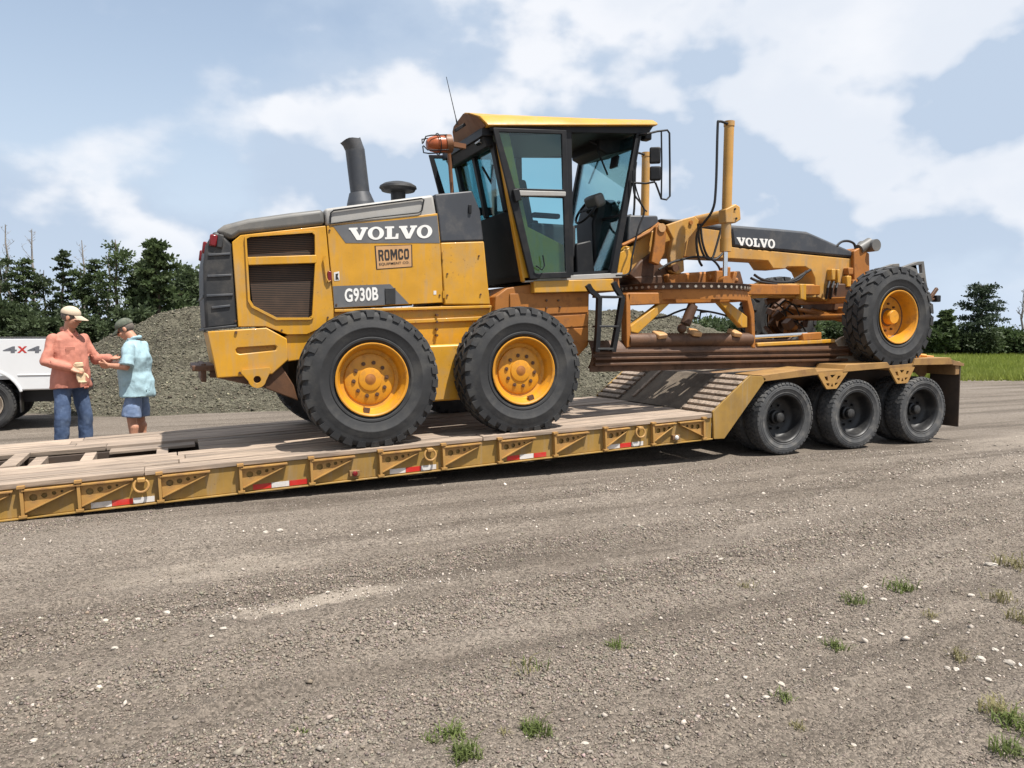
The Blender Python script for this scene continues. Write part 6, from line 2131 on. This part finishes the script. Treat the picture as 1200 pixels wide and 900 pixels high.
def tree(label, base, h, rad, kind, seed, mat='leaf_mid', group=None, dens=1.0, low=0.25, leaf=0.26, name='tree'):
    rr = random.Random(seed)
    r_ = np.random.default_rng(seed)
    t = root(name, label, 'tree' if name != 'shrub' else 'shrub', base, group)
    tk = MB()
    cents = []
    top = Vector((rr.uniform(-.03, .03) * h, rr.uniform(-.03, .03) * h, h * 0.95))
    tr = 0.018 * h + 0.03
    if name != 'shrub':
        tpts = branch(tk, (0, 0, -0.1), top, tr, tr * 0.15, rr, 0.025, 8, 8)
    else:
        tpts = [Vector((0, 0, 0)).lerp(top, q) for q in np.linspace(0, 1, 8)]

    def on_trunk(f):
        f = min(0.999, max(0, f)) * 7
        i = int(f)
        return tpts[i].lerp(tpts[i + 1], f - i)

    if kind == 'broad':
        nb = int(26 * dens) if h > 4 else int(18 * dens)
        for i in range(nb):
            f = low + (1 - low) * (i + rr.random()) / nb
            a = i * 2.4 + rr.uniform(-.5, .5)
            prof = math.sin(math.pi * min(1, max(0.06, (f - low * 0.75) / (1.06 - low * 0.75)))) ** 0.6
            L = rad * prof * rr.uniform(0.65, 1.12)
            p0 = on_trunk(f * 0.92)
            p1 = p0 + Vector((math.cos(a) * L, math.sin(a) * L, L * rr.uniform(0.15, 0.6)))
            pts = branch(tk, p0, p1, tr * 0.35 * (1.1 - f), 0.012, rr, 0.1, 5, 4)
            for q in (0.35, 0.6, 0.8, 1.0):
                if rr.random() < 0.30:
                    continue
                c = p0.lerp(p1, q)
                s = rad * rr.uniform(0.12, 0.22)
                m_ = int(75 * rr.uniform(.7, 1.3))
                g_ = r_.normal(size=(m_, 3)) * np.array([s, s, s * 0.72])
                cents.append(np.array(c) + g_)
    elif kind == 'pine':
        nb = int(46 * dens)
        for i in range(nb):
            f = low + (1 - low) * (i + rr.random() * 0.8) / nb
            a = i * 2.4 + rr.uniform(-.6, .6)
            q0 = (f - low) / (1 - low)
            L = rad * (1.0 - q0 * 0.72) * rr.uniform(0.5, 1.1) * (0.65 + 0.35 * min(1, q0 * 4))
            p0 = on_trunk(f)
            p1 = p0 + Vector((math.cos(a) * L, math.sin(a) * L, L * rr.uniform(-0.12, 0.25)))
            branch(tk, p0, p1, tr * 0.22 * (1.15 - f), 0.01, rr, 0.06, 5, 4)
            for q in (0.45, 0.7, 0.9, 1.03):
                if rr.random() < 0.2:
                    continue
                c = p0.lerp(p1, q) + Vector((0, 0, 0.03 * rad))
                s = rad * rr.uniform(0.07, 0.12)
                m_ = int(50 * rr.uniform(.7, 1.3))
                g_ = r_.normal(size=(m_, 3)) * np.array([s, s, s * 0.42])
                cents.append(np.array(c) + g_)
    else:                                                # bare
        for i in range(int(26 * dens)):
            f = 0.3 + 0.68 * rr.random()
            a = rr.uniform(0, 6.3)
            L = rad * (1.15 - f) * rr.uniform(0.5, 1.2)
            p0 = on_trunk(f)
            p1 = p0 + Vector((math.cos(a) * L, math.sin(a) * L, L * rr.uniform(0.6, 1.5)))
            pts = branch(tk, p0, p1, tr * 0.3 * (1.1 - f), 0.012, rr, 0.1, 5, 4)
            for j in range(3):
                q = p0.lerp(p1, rr.uniform(.4, 1))
                branch(tk, q, q + Vector((rr.uniform(-1, 1), rr.uniform(-1, 1), rr.uniform(.2, 1))) * L * 0.5, 0.014, 0.006, rr, 0.1, 4, 3)
    mbm = MB()
    mbm.v = [Vector(v) + Vector(base) for v in tk.v]
    mbm.f = tk.f
    if mbm.v:
        part('trunk', mbm, 'bark_grey' if kind == 'bare' else 'bark', t, recalc=False)
    if cents:
        part('crown', quads_mesh('crown', np.concatenate(cents), leaf, mat, seed=seed, up=0.2), None, t)
    return t


def tree_at(px, ytop, dist, rad, kind, label, seed, **kw):
    b = dp(px, dist)
    h = CAM_H + (388 - ytop) / FOC * dist
    return tree(label, b, h, rad, kind, seed, **kw)


LG = 'trees along the far left edge'
left_trees = [
    (-62, 290, 62, 1.9, 'leaf_dark', 0.10, 'leafy tree standing out of sight left of the white pickup'), (-25, 278, 60, 1.6, 'leaf_mid', 0.10, 'leafy tree at the far end of the row behind the pickup bed'),
    (6, 284, 57, 1.45, 'leaf_dark', 0.08, 'tall narrow tree below the tallest bare treetop'), (30, 300, 58, 1.45, 'leaf_mid', 0.05, 'bushy mid-height tree between two bare treetops'),
    (52, 312, 59, 1.3, 'leaf_dark', 0.05, 'lower dark tree just left of the tan cap'), (74, 290, 58, 1.2, 'leaf_dark', 0.08, 'pointed loose-crowned tree directly above the tan cap'),
    (97, 310, 58, 1.2, 'leaf_mid', 0.05, 'leafy tree between the two capped men'), (117, 300, 58, 1.35, 'leaf_dark', 0.05, 'dark tree left of the tall round-topped tree'),
    (143, 275, 56, 1.5, 'leaf_mid', 0.08, 'tall round-topped tree above the dark cap'), (163, 318, 57, 1.2, 'leaf_dark', 0.05, 'shorter dark tree right of the tall round-topped tree')]
for i, (px, yt, d, rad, m_, low, lab) in enumerate(left_trees):
    tree_at(px, yt, d, rad * (1.0 if i % 2 == 0 else 1.15), ('broad', 'pine')[i % 2], lab, 100 + i, mat=m_, low=low if i % 2 == 0 else 0.22, leaf=0.13, group=LG, dens=0.72)
tree_at(189, 280, 55, 2.1, 'pine', 'open-crowned tree with a bare lower trunk beside the gravel mound', 131, mat='leaf_mid', low=0.42, leaf=0.2, dens=0.8)
tree_at(176, 296, 58, 1.2, 'broad', 'slender leafy tree behind the open-crowned tree', 132, mat='leaf_dark', low=0.25, leaf=0.2, dens=0.8)
tree_at(228, 310, 62, 2.6, 'broad', 'leafy tree rising over the gravel mound beside the grader tail', 133, mat='leaf_dark', low=0.1, leaf=0.2, dens=1.2)
tree_at(262, 322, 64, 2.6, 'broad', 'leafy tree hidden behind the grader tail', 134, mat='leaf_dark', low=0.1, leaf=0.2)
for i, (px, yt) in enumerate(((11, 258), (44, 264), (100, 276), (128, 290))):
    tree_at(px, yt, 64, 1.6, 'bare', 'bare grey dead tree standing up among the leafy left row', 140 + i, group='bare trees above the left row')
low_px = [(-45, 356), (-12, 372), (20, 354), (50, 376), (88, 362), (124, 384), (156, 364), (184, 378), (212, 366), (240, 370)]
for i, (px, yt) in enumerate(low_px):
    tree_at(px, yt, 53 + (i % 3), 1.7, 'broad', 'low leafy shrub filling the foot of the left tree row', 150 + i, mat='leaf_dark', low=0.05, leaf=0.17, name='shrub', group='shrubs under the left trees', dens=1.3)

tree_at(1148, 331, 48, 1.95, 'pine', 'dark green pine with layered branches standing alone beyond the grass field', 171, mat='needle', low=0.28, leaf=0.10, dens=0.85)
tree_at(1196, 334, 50, 0.7, 'bare', 'thin bare trunk beyond the grass field right of the pine', 172)
tree_at(1108, 362, 47, 0.9, 'pine', 'small ragged pine sapling beyond the front wheel', 173, mat='leaf_mid', low=0.2, leaf=0.15, dens=0.7)
rx = [(770, 378), (800, 376), (832, 372), (858, 374), (885, 380), (912, 377), (940, 374), (965, 372), (992, 375), (1018, 376), (1044, 378), (1068, 380), (1090, 381), (1108, 386), (1126, 391), (1146, 393), (1166, 389), (1186, 392), (1206, 393), (1230, 390), (1256, 388)]
for i, (px, yt) in enumerate(rx):
    tree_at(px, yt, 47.5 + (i % 3) * 1.3, 1.25, 'broad', ('fresh green bush in the hedge beyond the grass field', 'dark green bush in the hedge beyond the grass field')[i % 2], 180 + i, mat=('leaf_mid', 'leaf_dark')[i % 2], low=0.02, leaf=0.12, name='shrub', group='bushes along the field edge', dens=1.6)

# ------------------------------------------------------------------ grass field on the right
fa = [dp(700, 26.5), dp(1000, 25.3), dp(1120, 24.6), dp(1300, 24.2), dp(1700, 23.5), dp(1700, 90), dp(500, 90), dp(560, 40)]
fld = MB().add([(p.x, p.y, 0.012) for p in fa], [tuple(range(len(fa)))])
tag(part('grass_field', fld, 'field_soil', recalc=False), kind='structure')
nb = 52000
pxs = rng.uniform(900, 1290, nb)
ds = 24.3 + 24 * rng.uniform(0, 1, nb) ** 1.2 + rng.uniform(-0.6, 0.6, nb)
xx = (pxs - 600) / FOC * ds
gx = xx * math.cos(YAW) + ds * math.sin(YAW)
gy = CAM_Y - xx * math.sin(YAW) + ds * math.cos(YAW)
hh = rng.uniform(0.10, 0.30, nb)
ang = rng.uniform(0, 6.28, nb)
wd = rng.uniform(0.012, 0.03, nb)
lean = rng.normal(0, 0.08, (nb, 2))
v = np.zeros((nb, 3, 3))
v[:, 0] = np.stack([gx - np.cos(ang) * wd, gy - np.sin(ang) * wd, np.full(nb, 0.0)], 1)
v[:, 1] = np.stack([gx + np.cos(ang) * wd, gy + np.sin(ang) * wd, np.full(nb, 0.0)], 1)
v[:, 2] = np.stack([gx + lean[:, 0], gy + lean[:, 1], hh], 1)
me = bpy.data.meshes.new('field_grass')
me.vertices.add(nb * 3)
me.vertices.foreach_set('co', v.reshape(-1))
me.loops.add(nb * 3)
me.loops.foreach_set('vertex_index', np.arange(nb * 3))
me.polygons.add(nb)
me.polygons.foreach_set('loop_start', np.arange(nb) * 3)
me.update(calc_edges=True)
me.materials.append(MATS['field_blade'])
tag(part('field_grass', me, None), 'bright green grass covering the field beyond the yard', 'grass', kind='stuff')

# ------------------------------------------------------------------ loose gravel near the camera
gz = np.array([v_[2] for v_ in gv]).reshape(len(ys), nx)
axs, ays = np.array(xs), np.array(ys)


def ground_np(x, y):
    i = np.clip(np.searchsorted(axs, x) - 1, 0, nx - 2)
    j = np.clip(np.searchsorted(ays, y) - 1, 0, len(ys) - 2)
    fx = (x - axs[i]) / (axs[i + 1] - axs[i])
    fy = (y - ays[j]) / (ays[j + 1] - ays[j])
    return (gz[j, i] * (1 - fx) + gz[j, i + 1] * fx) * (1 - fy) + (gz[j + 1, i] * (1 - fx) + gz[j + 1, i + 1] * fx) * fy


def in_view(x, y, m=60):
    Yr = y - CAM_Y
    r_ = x * math.cos(YAW) - Yr * math.sin(YAW)
    h_ = x * math.sin(YAW) + Yr * math.cos(YAW)
    d_ = h_ * math.cos(PITCH) + CAM_H * math.sin(PITCH)
    u_ = h_ * math.sin(PITCH) - CAM_H * math.cos(PITCH)
    px = 600 + FOC * r_ / d_
    py = 450 - FOC * u_ / d_
    return (px > -m) & (px < 1200 + m) & (py < 900 + m) & (h_ > 1.5)


vattr_mats = {}


def stone_mat():
    m = bpy.data.materials.new('loose_stone')
    m.use_nodes = True
    t = NT(m.node_tree)
    b = t.n['Principled BSDF']
    a = t.add('ShaderNodeAttribute', attribute_name='tone')
    t.l.new(a.outputs['Color'], b.inputs['Base Color'])
    b.inputs['Roughness'].default_value = 0.92
    b.inputs['Specular IOR Level'].default_value = 0.15
    MATS['loose_stone'] = m


stone_mat()


def scatter_stones(name, x, y, rad, tones, seed, sink=0.25, z=None):
    r_ = np.random.default_rng(seed)
    n = len(x)
    tpl = np.array([(1, 0, 0), (-1, 0, 0), (0, 1, 0), (0, -1, 0), (0, 0, 1), (0, 0, -1)], float)
    v = np.repeat(tpl[None], n, 0) * r_.uniform(0.62, 1.3, (n, 6, 1))
    v += r_.normal(0, 0.16, (n, 6, 3))
    v *= np.stack([r_.uniform(.8, 1.35, n), r_.uniform(.65, 1.05, n), r_.uniform(.5, .85, n)], 1)[:, None, :]
    a = r_.uniform(0, 6.28, n)
    tl = r_.uniform(-.6, .6, n)
    ca, sa, ct, st_ = np.cos(a), np.sin(a), np.cos(tl), np.sin(tl)
    x1 = v[..., 0] * ct[:, None] + v[..., 2] * st_[:, None]
    z1 = -v[..., 0] * st_[:, None] + v[..., 2] * ct[:, None]
    x2 = x1 * ca[:, None] - v[..., 1] * sa[:, None]
    y2 = x1 * sa[:, None] + v[..., 1] * ca[:, None]
    P = np.stack([x2, y2, z1], -1) * rad[:, None, None]
    P += np.stack([x, y, (ground_np(x, y) if z is None else z) + rad * sink], 1)[:, None, :]
    tri = np.array([(0, 2, 4), (2, 1, 4), (1, 3, 4), (3, 0, 4), (2, 0, 5), (1, 2, 5), (3, 1, 5), (0, 3, 5)])
    F = (tri[None] + (np.arange(n) * 6)[:, None, None]).reshape(-1)
    me = bpy.data.meshes.new(name)
    me.vertices.add(n * 6)
    me.vertices.foreach_set('co', P.reshape(-1))
    me.loops.add(len(F))
    me.loops.foreach_set('vertex_index', F)
    me.polygons.add(n * 8)
    me.polygons.foreach_set('loop_start', np.arange(n * 8) * 3)
    me.update(calc_edges=True)
    at = me.attributes.new('tone', 'FLOAT_COLOR', 'POINT')
    c = np.concatenate([np.repeat(tones[:, None, :], 6, 1), np.ones((n, 6, 1))], -1)
    at.data.foreach_set('color', c.reshape(-1))
    me.materials.append(MATS['loose_stone'])
    return part(name, me, None)


def spread(n, x0, x1, y0, y1):
    x = rng.uniform(x0, x1, n)
    y = rng.uniform(y0, y1, n)
    k_ = in_view(x, y)
    return x[k_], y[k_]


def clumpy(x, y, s, lo, hi, seed):
    f = np.array([mnoise.fractal(Vector((a * s, b * s * 2.2, seed)), 1.0, 2.0, 3) for a, b in zip(x, y)])
    return np.clip((f - lo) / (hi - lo), 0, 1)


x, y = spread(480000, -3.4, 8.4, -6.0, -0.1)
dist2 = np.hypot(x, y - CAM_Y)
keep = rng.uniform(0, 1, len(x)) < np.clip(1.15 - (dist2 - 2.5) / 9.0, 0.35, 1)
x, y = x[keep], y[keep]
wr_ = np.array([windrow(a, b) for a, b in zip(x, y)])
keep = rng.uniform(0, 1, len(x)) < 0.30 + 0.70 * wr_
x, y, wr_ = x[keep], y[keep], wr_[keep]
rad = np.clip(rng.lognormal(math.log(0.0054), 0.33, len(x)) * (0.75 + 0.42 * wr_), 0.0028, 0.02)
tone = np.array(GRAVEL) * np.exp(rng.normal(0.0, 0.25, (len(x), 1))) * np.exp(rng.normal(0, 0.035, (len(x), 3)))
tag(scatter_stones('loose_gravel', x, y, rad, np.clip(tone, 0.02, 0.7), 21), 'loose grey brown gravel spread over the yard floor', 'gravel', kind='stuff')
# pale limestone chips, thicker in drifts
x, y = spread(80000, -3.4, 14, -6.0, -0.05)
w_ = clumpy(x, y, 0.45, -0.25, 0.55, 3.3) * 0.5 + 0.16 * np.clip((x - 1) / 6, 0, 1)
la, lb = zp(312, 722), zp(500, 690)
ll = (lb - la).normalized()
sl = (x - la.x) * ll.x + (y - la.y) * ll.y
nl_ = -(x - la.x) * ll.y + (y - la.y) * ll.x
line = np.exp(-(nl_ / 0.10) ** 2) * (sl > -0.3) * (sl < (lb - la).length + 0.4)
keep = rng.uniform(0, 1, len(x)) < np.clip(w_ * (0.28 + 0.40 * np.clip((x - 1) / 4, 0, 1)) + line * 1.0, 0, 1)
x, y = x[keep], y[keep]
rad = np.clip(rng.lognormal(math.log(0.0072), 0.42, len(x)), 0.003, 0.022)
tone = np.array((0.36, 0.315, 0.27)) * np.exp(rng.normal(0.0, 0.28, (len(x), 1)))
tag(scatter_stones('limestone_chips', x, y, rad, np.clip(tone, 0.05, 0.8), 22), 'pale limestone chips strewn over the gravel', 'gravel', kind='stuff')


# coarser lumps on the face of the mound
nm = 75000
x, y = rng.uniform(-3.0, 15, nm), rng.uniform(7.7, 13.2, nm)
z = np.array([mound_h(a, b) for a, b in zip(x, y)])
k_ = z > 0.02
x, y, z = x[k_], y[k_], z[k_]
rad = np.clip(rng.lognormal(math.log(0.0135), 0.42, len(x)), 0.007, 0.06)
tone = np.array((0.125, 0.115, 0.085)) * np.exp(rng.normal(0.0, 0.35, (len(x), 1))) * np.exp(rng.normal(0, 0.04, (len(x), 3)))
tag(scatter_stones('mound_rubble', x, y, rad, np.clip(tone, 0.02, 0.5), 23, z=z), 'coarse grey olive rubble covering the face of the mound', 'rubble', kind='stuff')


def stone_obj(px, py, r0, seed):
    p = zp(px, py)
    rr = random.Random(seed)
    bm = bmesh.new()
    bmesh.ops.create_icosphere(bm, subdivisions=2, radius=1.0)
    sc = Vector((rr.uniform(.9, 1.4), rr.uniform(.7, 1.0), rr.uniform(.42, .65)))
    for v_ in bm.verts:
        n_ = mnoise.noise(v_.co * 1.3 + Vector((seed, 0, 0)))
        v_.co = Vector([v_.co[i] * sc[i] for i in range(3)]) * (1 + 0.35 * n_) * r0
    bm_mesh = bpy.data.meshes.new('limestone_chunk')
    bm.to_mesh(bm_mesh)
    bm.free()
    bm_mesh.materials.append(MATS['pale_stone'])
    o_ = part('limestone_chunk', bm_mesh, None)
    o_.rotation_euler = (0, 0, rr.uniform(0, 6))
    o_.location = (p.x, p.y, float(ground_np(np.array([p.x]), np.array([p.y]))[0]) + r0 * 0.25)
    tag(o_, 'large pale limestone chunk lying on the gravel near grass' if r0 > 0.022 else 'pale limestone chunk lying loose on the gravel', 'stone', 'limestone chunks on the yard')


chunks = [(915, 807, 9), (898, 831, 11), (852, 823, 9), (890, 757, 8), (925, 730, 8), (1035, 706, 9), (1162, 666, 11), (1148, 779, 13), (1183, 782, 12), (1158, 800, 10), (1110, 789, 8), (1033, 749, 8), (845, 671, 7), (1166, 769, 8),
          (685, 880, 10), (742, 875, 7), (262, 750, 8), (248, 757, 8), (196, 727, 9), (124, 738, 8), (162, 736, 8), (412, 753, 9), (463, 746, 8), (135, 772, 9), (40, 877, 9), (497, 749, 7), (328, 622, 10), (311, 624, 8), (1096, 733, 8), (975, 722, 7),
          (840, 660, 6), (1064, 813, 7), (782, 802, 7), (1138, 702, 8), (1120, 790, 9), (700, 617, 6), (755, 627, 6), (640, 890, 7), (860, 842, 8), (1000, 880, 8)]
for i, (px, py, w) in enumerate(chunks):
    p = zp(px, py)
    d = (Vector((p.x, p.y, 0)) - Vector((0, CAM_Y, 0))).length
    stone_obj(px, py, w * 0.36 / FOC * d * 1.1, 40 + i)


def tuft(px, py, hpx, n, seed, mat, label='small grass tuft growing out of the gravel', group='grass tufts on the yard', flat=0.9):
    p = zp(px, py)
    d = (Vector((p.x, p.y, 0)) - Vector((0, CAM_Y, 0))).length
    hgt = hpx / FOC * d
    rr = random.Random(seed)
    mb = MB()
    z0 = float(ground_np(np.array([p.x]), np.array([p.y]))[0])
    for i in range(int(n * 1.5)):
        a = rr.uniform(0, 6.28)
        r0 = hgt * 0.75 * math.sqrt(rr.random())
        b = Vector((p.x + r0 * math.cos(rr.uniform(0, 6.28)), p.y + r0 * math.sin(rr.uniform(0, 6.28)), z0 - 0.004))
        L = hgt * rr.uniform(0.5, 1.25)
        out = Vector((math.cos(a), math.sin(a), 0)) * L * rr.uniform(0.3, flat)
        up = Vector((0, 0, L * rr.uniform(0.45, 0.95)))
        sd = Vector((-math.sin(a), math.cos(a), 0)) * max(0.0022, hgt * rr.uniform(0.018, 0.04))
        m1, m2 = b + out * 0.35 + up * 0.65, b + out + up * rr.uniform(0.6, 1.0)
        mb.add([b - sd, b + sd, m1 - sd * 0.9, m1 + sd * 0.9, m2], [(0, 1, 3, 2), (2, 3, 4)])
    o_ = part('grass_tuft', mb, mat, recalc=False)
    org_ = Vector((p.x, p.y, z0))
    for v_ in o_.data.vertices:
        v_.co -= org_
    o_.location = org_
    tag(o_, label, 'grass', group)


tufts = [(628, 862, 22, 90, 'weed_green'), (528, 868, 20, 70, 'weed_green'), (545, 893, 24, 110, 'weed_green'), (505, 876, 14, 26, 'weed_green'), (722, 760, 15, 45, 'weed_green'), (980, 764, 15, 50, 'weed_green'),
         (1000, 708, 16, 45, 'weed_green'), (1055, 692, 20, 45, 'weed_green'), (918, 834, 13, 30, 'weed_green'), (935, 858, 12, 22, 'weed_dry'), (874, 692, 12, 20, 'weed_dry'), (1090, 727, 11, 22, 'weed_dry'),
         (1122, 778, 15, 34, 'weed_dry'), (1172, 846, 22, 60, 'weed_dry'), (1192, 862, 26, 70, 'weed_green'), (1180, 894, 20, 60, 'weed_green'), (1188, 668, 20, 46, 'weed_dry'), (1172, 708, 18, 36, 'weed_dry'), (1194, 735, 18, 36, 'weed_dry'),
         (590, 865, 10, 16, 'weed_dry'), (353, 861, 9, 16, 'weed_green')]
for i, (px, py, hpx, n, m_) in enumerate(tufts):
    lab = 'thick bright green grass tuft with many blades in the gravel' if n >= 60 and m_ == 'weed_green' else 'sparse yellowish dry grass tuft in the gravel' if m_ == 'weed_dry' else 'small green grass tuft growing out of the gravel'
    tuft(px, py, hpx, n, 300 + i, m_, lab)
tuft(614, 790, 34, 9, 340, 'weed_dry', 'tall thin pale weed with drooping leaves in the gravel', None, 0.5)
tuft(622, 786, 22, 12, 341, 'weed_green', 'upright green weed beside the tall pale weed', None, 0.5)
